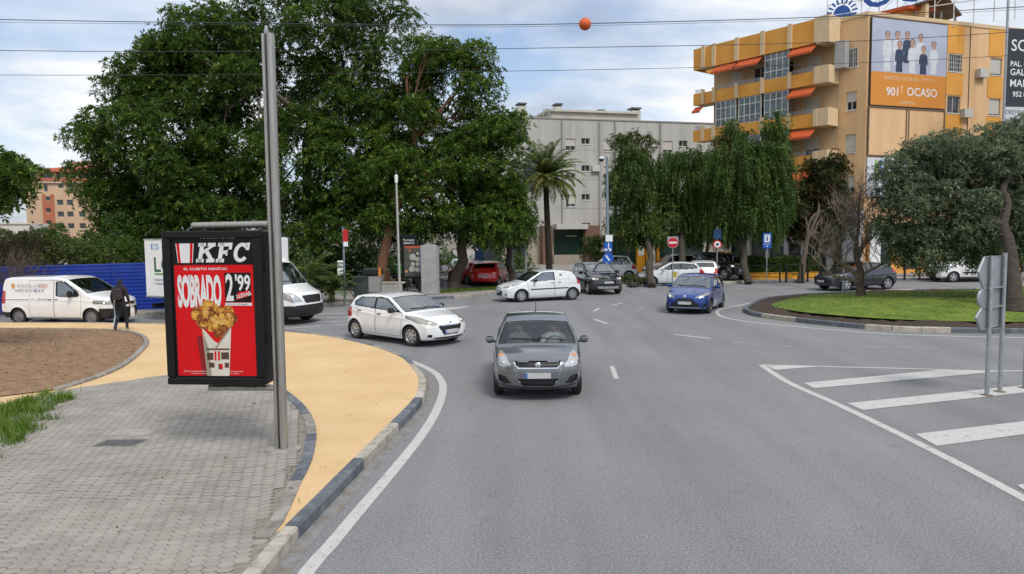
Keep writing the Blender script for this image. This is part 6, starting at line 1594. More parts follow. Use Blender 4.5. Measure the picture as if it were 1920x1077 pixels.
# ================================================================== buildings
class Face:
    """a facade: origin, direction along the wall (seen left to right), outward normal"""
    def __init__(s, o, u, root_loc):
        s.o = Vector((o[0], o[1], 0)) - Vector((root_loc[0], root_loc[1], 0)); s.u = Vector((u[0], u[1], 0)).normalized(); s.n = Vector((s.u.y, -s.u.x, 0)); s.world = Vector((o[0], o[1], 0))
    def p(s, a, z, d=0.0):
        q = s.o + s.u * a + s.n * d; return (q.x, q.y, z)
    def box(s, mb, a0, a1, z0, z1, d0, d1):
        return mb.hexa([s.p(a0, z0, d1), s.p(a1, z0, d1), s.p(a1, z0, d0), s.p(a0, z0, d0), s.p(a0, z1, d1), s.p(a1, z1, d1), s.p(a1, z1, d0), s.p(a0, z1, d0)])
    def b(s, name, mat, parent, a0, a1, z0, z1, d0, d1): return s.box(MB(), a0, a1, z0, z1, d0, d1).build(name, mat, parent)
    def quad(s, mb, a0, a1, z0, z1, d): mb.quad(s.p(a0, z0, d), s.p(a1, z0, d), s.p(a1, z1, d), s.p(a0, z1, d))
    def at_px(s, px):
        """how far along the wall a sight line in picture column px meets it"""
        d = ray(px, 440); dx, dy = d.x, d.y
        ox, oy = s.world.x, s.world.y
        det = dx * (-s.u.y) + dy * s.u.x
        return (dx * oy - dy * ox) / det if abs(det) > 1e-9 else 0
    def z_px(s, px, py):
        a = s.at_px(px); q = s.world + s.u * a; d = ray(px, py); return CAM_H + d.z * (q.y / d.y)
def wall_open(face, mb, a0, a1, z0, z1, holes, reveal=.16):
    A = sorted(set([a0, a1] + [x for h in holes for x in h[:2]])); Zs = sorted(set([z0, z1] + [x for h in holes for x in h[2:4]]))
    for i in range(len(A) - 1):
        for j in range(len(Zs) - 1):
            ca, cz = (A[i] + A[i + 1]) / 2, (Zs[j] + Zs[j + 1]) / 2
            if any(h[0] < ca < h[1] and h[2] < cz < h[3] for h in holes): continue
            if A[i] < a0 - 1e-6 or A[i + 1] > a1 + 1e-6: continue
            face.quad(mb, A[i], A[i + 1], Zs[j], Zs[j + 1], 0)
    for (h0, h1, g0, g1) in [h[:4] for h in holes]:
        for (p, q) in (((h0, g0), (h1, g0)), ((h1, g0), (h1, g1)), ((h1, g1), (h0, g1)), ((h0, g1), (h0, g0))):
            mb.quad(face.p(*p, 0), face.p(*q, 0), face.p(*q, -reveal), face.p(*p, -reveal))
M_PANE = pbr('dark window glass', (.035, .042, .050), .08, 0, var=.3, scale=1.2, spec=.7)
M_PANE_G = pbr('green tinted shop glass', (.008, .030, .020), .1, 0, var=.3, scale=1.0, spec=.6)
M_WFR = pbr('white window frame', (.62, .62, .60), .5, var=.05)
M_SHUT = pbr('roller shutter', (.52, .50, .45), .6, var=.08, stretch=(1, 1, 14), scale=3)
def window(face, root, a0, a1, z0, z1, shut=0.0, bars=False, mull=1, reveal=.16, sill=True, frame=None):
    """window > pane, shutter, sill"""
    mb = MB(); t = .05; fm = frame or M_WFR
    face.box(mb, a0, a0 + t, z0, z1, -reveal, -reveal + .05); face.box(mb, a1 - t, a1, z0, z1, -reveal, -reveal + .05); face.box(mb, a0 + t, a1 - t, z0, z0 + t, -reveal, -reveal + .05); face.box(mb, a0 + t, a1 - t, z1 - t, z1, -reveal, -reveal + .05)
    for k in range(mull):
        c = a0 + (a1 - a0) * (k + 1) / (mull + 1); face.box(mb, c - .025, c + .025, z0 + t, z1 - t, -reveal, -reveal + .045)
    w = mb.build('window', fm, root)
    m2 = MB(); face.quad(m2, a0, a1, z0, z1, -reveal + .012); m2.build('pane', M_PANE, w, fix=False)
    if shut > 0: face.b('shutter', M_SHUT, w, a0 + .02, a1 - .02, z1 - (z1 - z0) * shut, z1, -reveal + .052, -reveal + .08)
    if sill: face.b('sill', M_WFR, w, a0 - .05, a1 + .05, z0 - .06, z0, -.05, .05)
    if bars:
        m3 = MB(); nb_ = 6
        for k in range(nb_ + 1):
            c = a0 + (a1 - a0) * k / nb_; face.box(m3, c - .012, c + .012, z0, z1, .02, .045)
        for k in range(5):
            c = z0 + (z1 - z0) * k / 4; face.box(m3, a0, a1, c - .012, c + .012, .02, .04)
        m3.build('window_bars', M_WFR, w)
    return w

# ---- grey apartment block
g0, g1 = P(900, 440, 70.0), P(1313, 440, 76.0)
GB = empty('apartment_block', (g0.x, g0.y, .12)); tag(GB, 'plain grey rendered apartment block with small shuttered windows behind the palm', 'building')
M_GREY = pbr('grey render', (.355, .35, .32), .9, var=0, scale=.8, bump=.15, bscale=12, col2=(.46, .455, .42), detail=9, thr=(.26, .6), stretch=(1.2, 1.2, .12))
gf = Face(g0, (g1 - g0), g0); gl = (g1 - g0).length
ZT = 14.3
rows = [gf.z_px(1085, y) for y in (275, 326, 380, 434)]
holes = []; wins_ = []
for r_, zc in enumerate(rows):
    for (pa, pb, kind) in ((1061, 1079.5, 'big'), (1090.5, 1106.5, 'small'), (1132, 1149, 'big'), (1157, 1172, 'small'), (1242.5, 1260, 'big'), (1272, 1288, 'small'), (950, 968, 'big')):
        if kind == 'small': h = (gf.at_px(pa), gf.at_px(pb), zc + .12, zc + .72)
        else: h = (gf.at_px(pa), gf.at_px(pb), zc - .55, zc + .62)
        holes.append(h); wins_.append((h, kind, r_))
mb = MB(); wall_open(gf, mb, 0, gl + 6, 3.9, ZT, holes)
bk = [gf.p(0, 3.9, 0), gf.p(0, ZT, 0), gf.p(0, ZT, -11), gf.p(0, 3.9, -11)]; mb.quad(*bk)
bk = [gf.p(gl + 6, 3.9, 0), gf.p(gl + 6, ZT, 0), gf.p(gl + 6, ZT, -11), gf.p(gl + 6, 3.9, -11)]; mb.quad(*bk); mb.quad(gf.p(0, ZT - .4, 0), gf.p(gl + 6, ZT - .4, 0), gf.p(gl + 6, ZT - .4, -11), gf.p(0, ZT - .4, -11))
mb.build('wall', M_GREY, GB, fix=False)
for h, kind, r_ in wins_:
    if kind == 'small': window(gf, GB, *h, shut=0.0, mull=1)
    else: window(gf, GB, *h, shut=RNG.choice((.75, .95, .6, .85)), mull=1)
gf.b('parapet', pbr('parapet coping', (.33, .32, .30), .8, var=.1), GB, -.1, gl + 6.1, ZT, ZT + .12, -.35, .08)
for px_ in (1054.5, 1124, 1153, 1237):
    a = gf.at_px(px_); gf.b('downpipe', pbr('grey downpipe', (.30, .29, .265), .6), GB, a - .07, a + .07, 3.9, ZT - .1, .01, .13)
for zc in (5.5, 8.4, 11.3): gf.b('floor_joint', pbr('facade joint', (.34, .33, .30), .9), GB, 0, gl + 6, zc, zc + .035, .002, .012)
for px_, z_ in ((1116, 9.2), (1180, 6.4), (1226, 9.6)):
    a = gf.at_px(px_); gf.b('air_conditioner', pbr('off white cooler', (.55, .54, .51), .5, var=.1), GB, a - .4, a + .4, z_, z_ + .6, .02, .36)
# ground floor: canopy, dark openings, brick piers
a0, a1 = gf.at_px(1037), gf.at_px(1095)
gf.b('base_wall', pbr('beige base render', (.36, .31, .25), .9, var=.12, scale=2), GB, 0, gl + 6, 0, 3.9, -.6, -.05)
gf.b('canopy', pbr('pale canopy', (.50, .49, .46), .8, var=.08), GB, a0, a1, 3.45, 3.95, -.05, 1.2)
gf.b('shop_opening', M_PANE_G, GB, a0 + .1, a1 - .1, .9, 3.4, -.1, .02); gf.b('shop_base', MATS['beige base render'], GB, a0, a1, 0, .9, -.05, .15)
M_BRICKP = pbr('brown brick pier', (.17, .10, .07), .9, var=.25, scale=5, bump=.4)
for px_, w_ in ((1022, 1.0), (1106, 1.6)):
    a = gf.at_px(px_); gf.b('brick_pier', M_BRICKP, GB, a - w_ / 2, a + w_ / 2, 0, 3.8, -.04, .8)
for pa, pb in ((905, 940), (960, 985)): gf.b('shop_opening', M_PANE, GB, gf.at_px(pa), gf.at_px(pb), .3, 3.0, -.1, .02)
# roof house and chimneys
M_ROOFH = pbr('cream roof house', (.52, .50, .43), .85, var=.1, scale=1)
rh_a0, rh_a1 = gf.at_px(1044), gf.at_px(1206)
gf.b('roof_house', M_ROOFH, GB, rh_a0, rh_a1, ZT - .4, gf.z_px(1100, 209), -6, -1.5); gf.b('roof_slab', M_ROOFH, GB, rh_a0 - .5, rh_a1 + .1, gf.z_px(1100, 209), gf.z_px(1100, 205), -6.2, -1.2)
gf.b('roof_window', M_PANE, GB, gf.at_px(1081), gf.at_px(1089), gf.z_px(1085, 230), gf.z_px(1085, 221), -1.5, -1.46)
def chimney(pa, pb, top, cap=True, d=-1.6):
    ch_ = gf.b('chimney', M_ROOFH, GB, gf.at_px(pa), gf.at_px(pb), ZT - .4, gf.z_px((pa + pb) / 2, top), d - 1.1, d)
    z = gf.z_px((pa + pb) / 2, top)
    gf.b('chimney_cap', pbr('dark cap', (.10, .10, .10), .7), ch_, gf.at_px(pa - 1), gf.at_px(pb + 1), z + .18, z + .32, d - 1.2, d + .1)
    for f in (.15, .85): gf.b('cap_post', MATS['dark cap'], ch_, gf.at_px(pa + (pb - pa) * f) - .06, gf.at_px(pa + (pb - pa) * f) + .06, z, z + .18, d - .2, d - .1)
chimney(983, 997, 196); chimney(1053, 1065, 197); chimney(1134, 1144, 209); chimney(1197, 1213, 205)
m3 = MB()
for px_ in (1026, 1036): a = gf.at_px(px_); gf.box(m3, a - .03, a + .03, ZT, ZT + 1.1, -1.0, -.94)
gf.box(m3, gf.at_px(1026), gf.at_px(1044), ZT + 1.05, ZT + 1.1, -1.0, -.94); m3.build('roof_railing', M_GALV, GB)

# ---- ochre apartment block with balconies and hoardings
yc = P(1618, 440, 49.6); yl = P(1318, 440, 60.0); yr = P(1890, 440, 54.0)
YB = empty('ochre_apartment_block', (yc.x, yc.y, .12)); tag(YB, 'ochre and cream apartment block with balconies, orange awnings and wall posters', 'building')
M_CREAM = pbr('cream peach render', (.64, .395, .20), .88, var=0, scale=.9, bump=.12, bscale=14, col2=(.75, .49, .27), detail=9, thr=(.28, .62), stretch=(1.3, 1.3, .14))
M_OCH = pbr('ochre orange render', (.68, .31, .05), .85, var=0, scale=.7, col2=(.76, .375, .075), detail=7)
M_CREAML = pbr('pale cream render', (.68, .51, .31), .88, var=.08, scale=1)
M_AWN = pbr('orange awning cloth', (.50, .085, .018), .8, var=.2, scale=2, stretch=(6, 6, 1))
YT = 17.7
# right-hand facade
rf = Face(yc, yr - yc, yc); rl = (yr - yc).length + 14
# left-hand facade runs from its far end to the corner
lf = Face(yl, yc - yl, yc); ll = (yc - yl).length
zr = lambda px, py: rf.z_px(px, py)
fl = [13.35, 10.45, 7.55, 4.65]
holes = []
rwin = []
for (pa, pb) in ((1768, 1792), (1845, 1866)):
    for i, f in enumerate(fl):
        h = (rf.at_px(pa), rf.at_px(pb), f + .85 - (0), f + 2.05); holes.append(h); rwin.append((h, i, pa))
mb = MB(); wall_open(rf, mb, 0, rl, .0, YT - .25, holes); mb.quad(rf.p(0, YT - .3, 0), rf.p(rl, YT - .3, 0), rf.p(rl, YT - .3, -13), rf.p(0, YT - .3, -13)); mb.build('wall', M_CREAM, YB, fix=False)
for h, i, pa in rwin: window(rf, YB, *h, shut=(.0 if i == 0 and pa == 1768 else (.0 if i == 1 and pa == 1768 else RNG.choice((.9, .75)))), bars=(i == 0 and pa == 1768), mull=1)
for (pa, pb) in ((1764, 1795), (1841, 1868)):
    segs = []; zs = [YT - .3] 
    prev = YT - .27
    for i, f in enumerate(fl):
        rf.b('ochre_panel', M_OCH, YB, rf.at_px(pa), rf.at_px(pb), f + 2.12, prev, .004, .03); prev = f + .76
    rf.b('ochre_panel', M_OCH, YB, rf.at_px(pa), rf.at_px(pb), 3.4, prev, .004, .03)
rf.b('parapet', M_CREAML, YB, -.05, rl, YT - .25, YT, -.3, .06)
# plain bay of the left facade next to the corner, with three windows
plain0 = lf.at_px(1567)
holes = []
for i, f in enumerate(fl): holes.append((lf.at_px(1581), lf.at_px(1600), f + .85, f + 2.1))
mb = MB(); wall_open(lf, mb, plain0, ll, 0, YT - .25, holes); mb.build('wall', M_CREAM, YB, fix=False)
for i, h in enumerate(holes): window(lf, YB, *h, shut=(0, .55, .95, .6)[i], bars=(i == 0), mull=1)
lf.b('parapet', M_CREAML, YB, plain0, ll + .05, YT - .25, YT, -.3, .06)
# recessed back wall of the balconies
M_BACKW = pbr('cream balcony wall', (.56, .40, .24), .9, var=.08)
cols = [1318, 1336, 1356, 1398, 1445, 1495, 1544, 1567]
ca_ = [lf.at_px(c_) for c_ in cols]; dep = 1.25
for i, f in enumerate(fl):
    hl_ = []
    for k in (2, 3, 4, 5):
        mid_ = (ca_[k] + ca_[k + 1]) / 2; hl_.append((mid_ - .55, mid_ + .55, f + .1, f + 2.15))
    mb = MB(); wall_open(lf, mb, ca_[1], plain0, f, f + 2.9, hl_, .1)
    mb.build('balcony_back_wall', M_BACKW, YB, fix=False)
    for h in hl_: window(lf, YB, *h, shut=RNG.choice((0, .4, .8)), mull=1, reveal=.1, sill=False)
lf.b('back_wall_base', M_CREAML, YB, ca_[1], plain0, 0, 4.65, -.3, 0)
# top fascia and balcony floors
lf.b('roof_deck', M_CREAML, YB, ca_[0], plain0, 16.15, 16.3, 0, dep + .02); lf.b('top_fascia', M_OCH, YB, ca_[0], plain0 - .02, 16.0, YT - .05, dep + .02, dep + .18)
lf.b('fascia_end', M_OCH, YB, ca_[0], ca_[0] + .16, 16.0, YT - .05, -1.5, dep + .0)
for k, a in enumerate(ca_[1:7]): lf.b('fascia_pilaster', M_CREAML, YB, a - .16, a + .16, 16.0, YT + .02, dep + .16, dep + .30)
lf.b('corner_pier', M_CREAML, YB, ca_[6] + .0, plain0 + .02, 15.9, YT + .03, .06, dep + .28)
bal_rows = ((0, (2, 3, 5)), (1, (5,)), (2, (5,)), (3, ()))
for i, f in enumerate(fl):
    b_ = lf.b('balcony', M_CREAML, YB, ca_[0], plain0, f - .12, f + .06, .02, dep + .1)
    lf.b('balcony_front', M_OCH, b_, ca_[0], ca_[6], f - .15, f + .78, dep + .02, dep + .16)
    lf.b('balcony_corner', M_CREAML, b_, ca_[6] + .0, plain0 + .02, f - .15, f + 1.05, .08, dep + .22)
    for k, a in enumerate(ca_[1:7]): lf.b('balcony_pilaster', M_CREAML, b_, a - .14, a + .14, f - .15, f + 1.0, dep + .14, dep + .28)
    for k in range(6):
        if k in (1,): continue
        mb = MB(); s0, s1 = ca_[k] + .15, ca_[k + 1] - .15
        for zz_ in (.86, .96, 1.06): lf.box(mb, s0, s1, f + zz_, f + zz_ + .025, dep + .07, dep + .10)
        nn = 6
        for q in range(nn + 1): lf.box(mb, s0 + (s1 - s0) * q / nn - .012, s0 + (s1 - s0) * q / nn + .012, f + .78, f + 1.06, dep + .075, dep + .095)
        mb.build('balcony_railing', M_GALV, b_)
# glazed-in balconies
def glazed(i, k):
    f = fl[i]; s0, s1 = ca_[k] + .14, ca_[k + 1] - .14
    mb = MB(); n_ = 4
    for q in range(n_ + 1): a = s0 + (s1 - s0) * q / n_; lf.box(mb, a - .03, a + .03, f + .8, f + 2.72, dep + .03, dep + .09)
    for z in (f + .8, f + 1.35, f + 2.2, f + 2.7): lf.box(mb, s0, s1, z - .03, z + .03, dep + .035, dep + .085)
    w = mb.build('glazed_balcony', M_WFR, YB)
    for q in range(n_):
        m2 = MB(); lf.quad(m2, s0 + (s1 - s0) * q / n_, s0 + (s1 - s0) * (q + 1) / n_, f + .8, f + 2.7, dep + .055); m2.build('pane', pbr('balcony glazing', (.10, .125, .13), .08, 0, var=.5, scale=.8, spec=.8), w, fix=False)
glazed(0, 4); glazed(1, 4); glazed(1, 3); glazed(1, 2); glazed(2, 4); glazed(2, 3); glazed(3, 4); glazed(3, 3)
def awning(i, k, out=.75, drop=.55):
    f = fl[i]; s0, s1 = ca_[k] + .12, ca_[k + 1] - .02; z = f + 2.62
    mb = MB(); d0 = dep + .03
    A = [lf.p(s0, z, d0), lf.p(s1, z, d0), lf.p(s1, z - drop, d0 + out), lf.p(s0, z - drop, d0 + out)]; B = [(x, y, zz_ - .03) for x, y, zz_ in A]
    mb.rings([B, A]); aw = mb.build('awning', M_AWN, YB)
    mb = MB(); n_ = 9
    for q in range(n_):
        a0_, a1_ = s0 + (s1 - s0) * q / n_, s0 + (s1 - s0) * (q + 1) / n_
        mb.poly([lf.p(a0_, z - drop, d0 + out), lf.p(a1_, z - drop, d0 + out), lf.p(a1_, z - drop - .12, d0 + out + .01), lf.p((a0_ + a1_) / 2, z - drop - .2, d0 + out + .01), lf.p(a0_, z - drop - .12, d0 + out + .01)])
    mb.build('valance', M_AWN, aw, fix=False)
awning(0, 5); awning(0, 3); awning(0, 2); awning(1, 5); awning(2, 5); awning(1, 0, .5, .4); awning(3, 5)
# air conditioner, roof pieces
lf.b('air_conditioner', pbr('grey cooler box', (.42, .42, .41), .5, .2), YB, plain0 + .02, plain0 + .75, 14.15, 16.0, .15, .75)
M_RTILE = pbr('red roof tile', (.40, .085, .03), .8, var=.2, scale=3)
mb = MB()
rb0 = rf.at_px(1622); 
cr_ = P(1690, 440, 52.6); dl_ = (yl - yc).normalized(); dr_ = (yr - yc).normalized()
pl_ = Face(cr_, dl_, (0, 0, 0)); LL_ = pl_.at_px(1572); pr_ = Face(cr_, dr_, (0, 0, 0)); LR_ = pr_.at_px(1740)
def rp(u_, v_, z): q = cr_ + dl_ * u_ + dr_ * v_ - Vector((yc.x, yc.y, 0)); return (q.x, q.y, z)
MB().rings([[rp(.4, .4, YT - .3), rp(LL_ - .4, .4, YT - .3), rp(LL_ - .4, LR_, YT - .3), rp(.4, LR_, YT - .3)], [rp(.4, .4, 18.75), rp(LL_ - .4, .4, 18.75), rp(LL_ - .4, LR_, 18.75), rp(.4, LR_, 18.75)]]).build('roof_house', pbr('yellow roof wall', (.58, .36, .09), .88, var=.1), YB)
MB().rings([[rp(-.1, -.1, 18.76), rp(LL_, -.1, 18.76), rp(LL_, LR_, 18.76), rp(-.1, LR_, 18.76)], [rp(-.1, -.1, 18.98), rp(LL_, -.1, 18.98), rp(LL_, LR_, 18.98), rp(-.1, LR_, 18.98)]]).build('red_eaves', M_RTILE, YB)
g0_ = rf.at_px(1745); mb = MB(); gx0, gx1 = rf.at_px(1745), rf.at_px(1808)
mb.rings([[rf.p(gx0, YT - .2, -1), rf.p(gx0 + .3, YT - .2, -1), rf.p(gx0 + .3, YT - .2, -5), rf.p(gx0, YT - .2, -5)], [rf.p(gx0, YT + 1.4, -1), rf.p(gx0 + .3, YT + 1.4, -1), rf.p(gx0 + .3, YT + 1.4, -5), rf.p(gx0, YT + 1.4, -5)]]); mb.build('roof_hut_wall', M_CREAML, YB)
mb = MB(); ap = (gx0 + gx1) / 2
for d_ in (-1.0, -5.0):
    pass
mb.rings([[rf.p(gx0 - .6, YT + 1.3, -.8), rf.p(ap, YT + 2.0, -.8), rf.p(gx1, YT + .75, -.8), rf.p(gx1, YT + .85, -.8), rf.p(ap, YT + 2.12, -.8), rf.p(gx0 - .6, YT + 1.42, -.8)], [rf.p(gx0 - .6, YT + 1.3, -5), rf.p(ap, YT + 2.0, -5), rf.p(gx1, YT + .75, -5), rf.p(gx1, YT + .85, -5), rf.p(ap, YT + 2.12, -5), rf.p(gx0 - .6, YT + 1.42, -5)]]); mb.build('roof_hut_canopy', pbr('grey brown sheet', (.16, .13, .11), .8, var=.2), YB)
for a in (ap, gx1 - .2): rf.b('canopy_post', M_GALV, YB, a - .05, a + .05, YT - .2, YT + 1.0, -1.2, -1.1)
for a_, z_ in ((rf.at_px(1800), 11.0), (rf.at_px(1832), 8.0), (rf.at_px(1826), 13.9)):
    rf.b('air_conditioner', pbr('off white cooler', (.55, .54, .51), .5, var=.1), YB, a_ - .4, a_ + .4, z_, z_ + .6, .04, .38)
for px_ in (1700, 1806): rf.b('facade_cable', M_BLACK, YB, rf.at_px(px_) - .015, rf.at_px(px_) + .015, 3.6, (9.0 if px_ == 1700 else YT - .3), .02, .05)
# shop floor facing the crossing: pale columns, dark glass, round window
for i, (pa, pb, mt) in enumerate(((1372, 1410, M_PANE), (1418, 1446, M_PANE), (1452, 1480, M_PANE), (1488, 1512, M_PANE))):
    lf.b('shop_glass', M_PANE_G if i == 0 else mt, YB, lf.at_px(pa), lf.at_px(pb), .5, 3.3, .0, .5)
for pa, pb in ((1411, 1417), (1446.5, 1451.5), (1481, 1487.5), (1513, 1519)): lf.b('column', pbr('pale grey column', (.42, .42, .43), .7, var=.08), YB, lf.at_px(pa), lf.at_px(pb), 0, 4.5, .0, .8)
lf.b('green_column', pbr('pale green paint', (.20, .32, .20), .6, var=.08), YB, lf.at_px(1363), lf.at_px(1370.5), 0, 4.5, .0, 1.6)
a0, a1 = lf.at_px(1519.5), ll
lf.b('shop_wall', pbr('lilac grey render', (.43, .42, .45), .85, var=.08, scale=1), YB, a0, a1, 0, 4.4, .0, .55)
ca = (lf.at_px(1521) + lf.at_px(1539)) / 2; mb = MB(); n_ = 24
ring = [[lf.p(ca + r_ * math.cos(t), 1.75 + 1.35 * r_ * math.sin(t), d_) for t in [2 * math.pi * k / n_ for k in range(n_)]] for r_, d_ in ((.72, .555), (.72, .64), (.58, .64), (.58, .56))]
mb.rings(ring, cap=False); rw_o = mb.build('round_window', pbr('tan surround', (.36, .29, .21), .8), YB)
MB().poly([lf.p(ca + .6 * math.cos(t), 1.75 + 1.35 * .6 * math.sin(t), .565) for t in [2 * math.pi * k / n_ for k in range(n_)]]).build('pane', M_PANE, rw_o, fix=False)
for pa, pb in ((1546, 1558), (1572, 1586)): lf.b('shop_glass', M_PANE_G, YB, lf.at_px(pa), lf.at_px(pb), .1, 3.0, .55, .60)
rf.b('shop_front', M_OCH, YB, .3, rl, 0, 3.2, .03, .25); rf.b('shop_canopy', M_CREAML, YB, .3, rl, 3.2, 3.6, .03, .6)
for pa, pb in ((1640, 1664), (1690, 1716), (1730, 1752), (1770, 1792), (1806, 1830)): rf.b('shop_glass', M_PANE, YB, rf.at_px(pa), rf.at_px(pb), .3, 2.8, .25, .29)
rf.b('white_shop_panel', M_SIGNW, YB, rf.at_px(1625), rf.at_px(1645), .2, 3.3, .26, .32)

# wall poster with staff in white coats
def wp_at(px, py): return rf.at_px(px), rf.z_px(px, py)
wa0, wa1 = rf.at_px(1622), rf.at_px(1760); wz1, wz0 = rf.z_px(1690, 45), rf.z_px(1690, 204.5); wzm = rf.z_px(1690, 143)
WPo = empty('wall_poster', (yc.x, yc.y, .12)); tag(WPo, 'large wall poster of staff in white coats above an orange band', 'wall poster')
rf.b('backing_frame', M_BLACK, WPo, wa0 - .05, wa1 + .05, wz0 - .05, wz1 + .05, .06, .16)
rf.b('photo_field', pbr('poster lilac grey', (.42, .45, .56), .5, var=.08, scale=.5), WPo, wa0, wa1, wzm, wz1, .162, .17); rf.b('orange_field', pbr('poster orange', (.66, .25, .035), .5, var=.05), WPo, wa0, wa1, wz0, wzm, .162, .17)
pw_, ph_ = wa1 - wa0, wz1 - wzm
I_COAT = pbr('printed white coat', (.62, .64, .68), .5, var=.1, scale=5); I_NAVY = pbr('printed navy dress', (.03, .045, .10), .5, var=.2); I_FACE = pbr('printed face', (.45, .27, .20), .5); I_HAIR2 = pbr('printed hair', (.05, .035, .03), .5)
def printed_figure(f, top, bottom, coat, hair=True, wdt=.062):
    g = empty('printed_figure', (0, 0, 0), 0, WPo)
    cx_ = wa0 + pw_ * f; zt_ = wzm + ph_ * top; zb_ = wzm + ph_ * bottom; w = pw_ * wdt
    hh = ph_ * .085; d_ = .172 + .002 * RNG.random() + (.006 if bottom < .05 and top < .7 else .002)
    MB().poly([rf.p(cx_ + hh * .62 * math.cos(t), zt_ - hh + hh * math.sin(t), d_ + .001) for t in [2 * math.pi * k / 14 for k in range(14)]]).build('printed_head', I_FACE, g, fix=False)
    MB().poly([rf.p(cx_ + hh * .74 * math.cos(t), zt_ - hh * .75 + hh * .85 * math.sin(t), d_) for t in [math.pi * k / 10 - .25 for k in range(13)]]).build('printed_hair', I_HAIR2, g, fix=False)
    zs_ = zt_ - 2 * hh
    MB().poly([rf.p(cx_ + a * w, zs_ + (zb_ - zs_) * b, d_) for a, b in ((-.35, -.04), (.35, -.04), (.85, .06), (1.0, .45), (.8, .55), (.62, .45), (.7, 1.0), (-.7, 1.0), (-.62, .45), (-.8, .55), (-1.0, .45), (-.85, .06))]).build('printed_clothes', coat, g, fix=False)
for f, t_, b_, cm in ((.33, .79, .15, I_COAT), (.46, .80, .2, I_NAVY), (.64, .78, .2, I_COAT), (.20, .77, .02, I_COAT), (.82, .66, .02, I_COAT), (.36, .61, .02, I_NAVY), (.53, .66, .01, I_COAT), (.68, .56, .01, I_NAVY)): printed_figure(f, t_, b_, cm)
def facade_text(face, root, body_, size, a, z, d, mat, bold=.004, sx=1.0):
    me = text_mesh(body_, size, extrude=.001, bold=bold, sx=sx); q = face.p(a, z, d); o = link_mesh('lettering', me, mat, root, loc=q); o.rotation_euler = (0, 0, math.atan2(face.u.y, face.u.x)); return o
facade_text(rf, WPo, '901', .80, wa0 + pw_ * .20, rf.z_px(1665, 184), .175, M_SIGNW, .012); facade_text(rf, WPo, 'OCASO', .80, wa0 + pw_ * .47, rf.z_px(1710, 185), .175, M_SIGNW, .008)
facade_text(rf, WPo, 'BARTOLO ROSALES', .34, wa0 + pw_ * .17, rf.z_px(1660, 154), .175, pbr('pale orange ink', (.74, .50, .30), .5)); facade_text(rf, WPo, 'Servicios', .30, wa0 + pw_ * .66, rf.z_px(1720, 156), .175, MATS['pale orange ink']); facade_text(rf, WPo, 'ALMERIAS', .30, wa0 + pw_ * .38, rf.z_px(1690, 200), .175, MATS['pale orange ink'])
MB().poly([rf.p(wa0 + pw_ * (.385 + .035 * a), rf.z_px(1680, 178) + .42 * b, .175) for a, b in ((0, 0), (1, 0), (.55, .5), (1, 1), (0, 1), (.45, .5))]).build('hourglass_mark', MATS['pale orange ink'], WPo, fix=False)
# empty frame and lower sign
EFr = empty('empty_wall_frame', (yc.x, yc.y, .12)); tag(EFr, 'empty rust-edged frame on the wall below the staff poster', 'frame')
za, zb2 = rf.z_px(1690, 209), rf.z_px(1690, 296)
rf.b('frame_board', M_CREAM, EFr, wa0 - .02, wa1, zb2, za, .04, .10)
for (q0, q1, r0, r1) in ((wa0 - .1, wa1 + .08, za, za + .08), (wa0 - .1, wa1 + .08, zb2 - .08, zb2), (wa0 - .1, wa0 - .02, zb2, za), (wa1, wa1 + .08, zb2, za), ((wa0 + wa1) / 2 - .12, (wa0 + wa1) / 2 - .06, zb2, za), ((wa0 + wa1) / 2 + .1, (wa0 + wa1) / 2 + .14, zb2, za)):
    rf.b('frame_bar', pbr('brown frame', (.16, .12, .085), .7, var=.2), EFr, q0, q1, r0, r1, .1, .16)
LSg = empty('lower_wall_sign', (yc.x, yc.y, .12)); tag(LSg, 'white wall sign with a green and blue emblem partly behind the olive', 'sign')
z1_, z0_ = rf.z_px(1650, 300), rf.z_px(1650, 372); zm_ = rf.z_px(1650, 331)
rf.b('sign_board', pbr('cool white board', (.60, .63, .68), .5, var=.06), LSg, wa0 - .1, wa1 - 1.5, z0_, z1_, .05, .14); rf.b('board_joint', MATS['grey ink'], LSg, wa0 - .1, wa1 - 1.5, zm_ - .03, zm_, .14, .15)
for k, (dx, mt) in enumerate(((-.13, pbr('leaf emblem green', (.20, .45, .05), .5)), (.13, pbr('leaf emblem blue', (.02, .18, .50), .5)))):
    MB().poly([rf.p(wa0 + .85 + dx * (1.5 + 1.0 * math.cos(t)) + .0, (z1_ + zm_) / 2 + .45 * math.sin(t), .146) for t in [2 * math.pi * j / 16 for j in range(16)]]).build('leaf_emblem', mt, LSg, fix=False)
facade_text(rf, LSg, 'REPSOL', .36, wa0 + 1.9, (z1_ + zm_) / 2 + .12, .145, I_RD); facade_text(rf, LSg, 'ZULUA', .46, wa0 + 1.6, (z1_ + zm_) / 2 - .42, .145, pbr('deep blue ink', (.02, .08, .30), .5), .01)

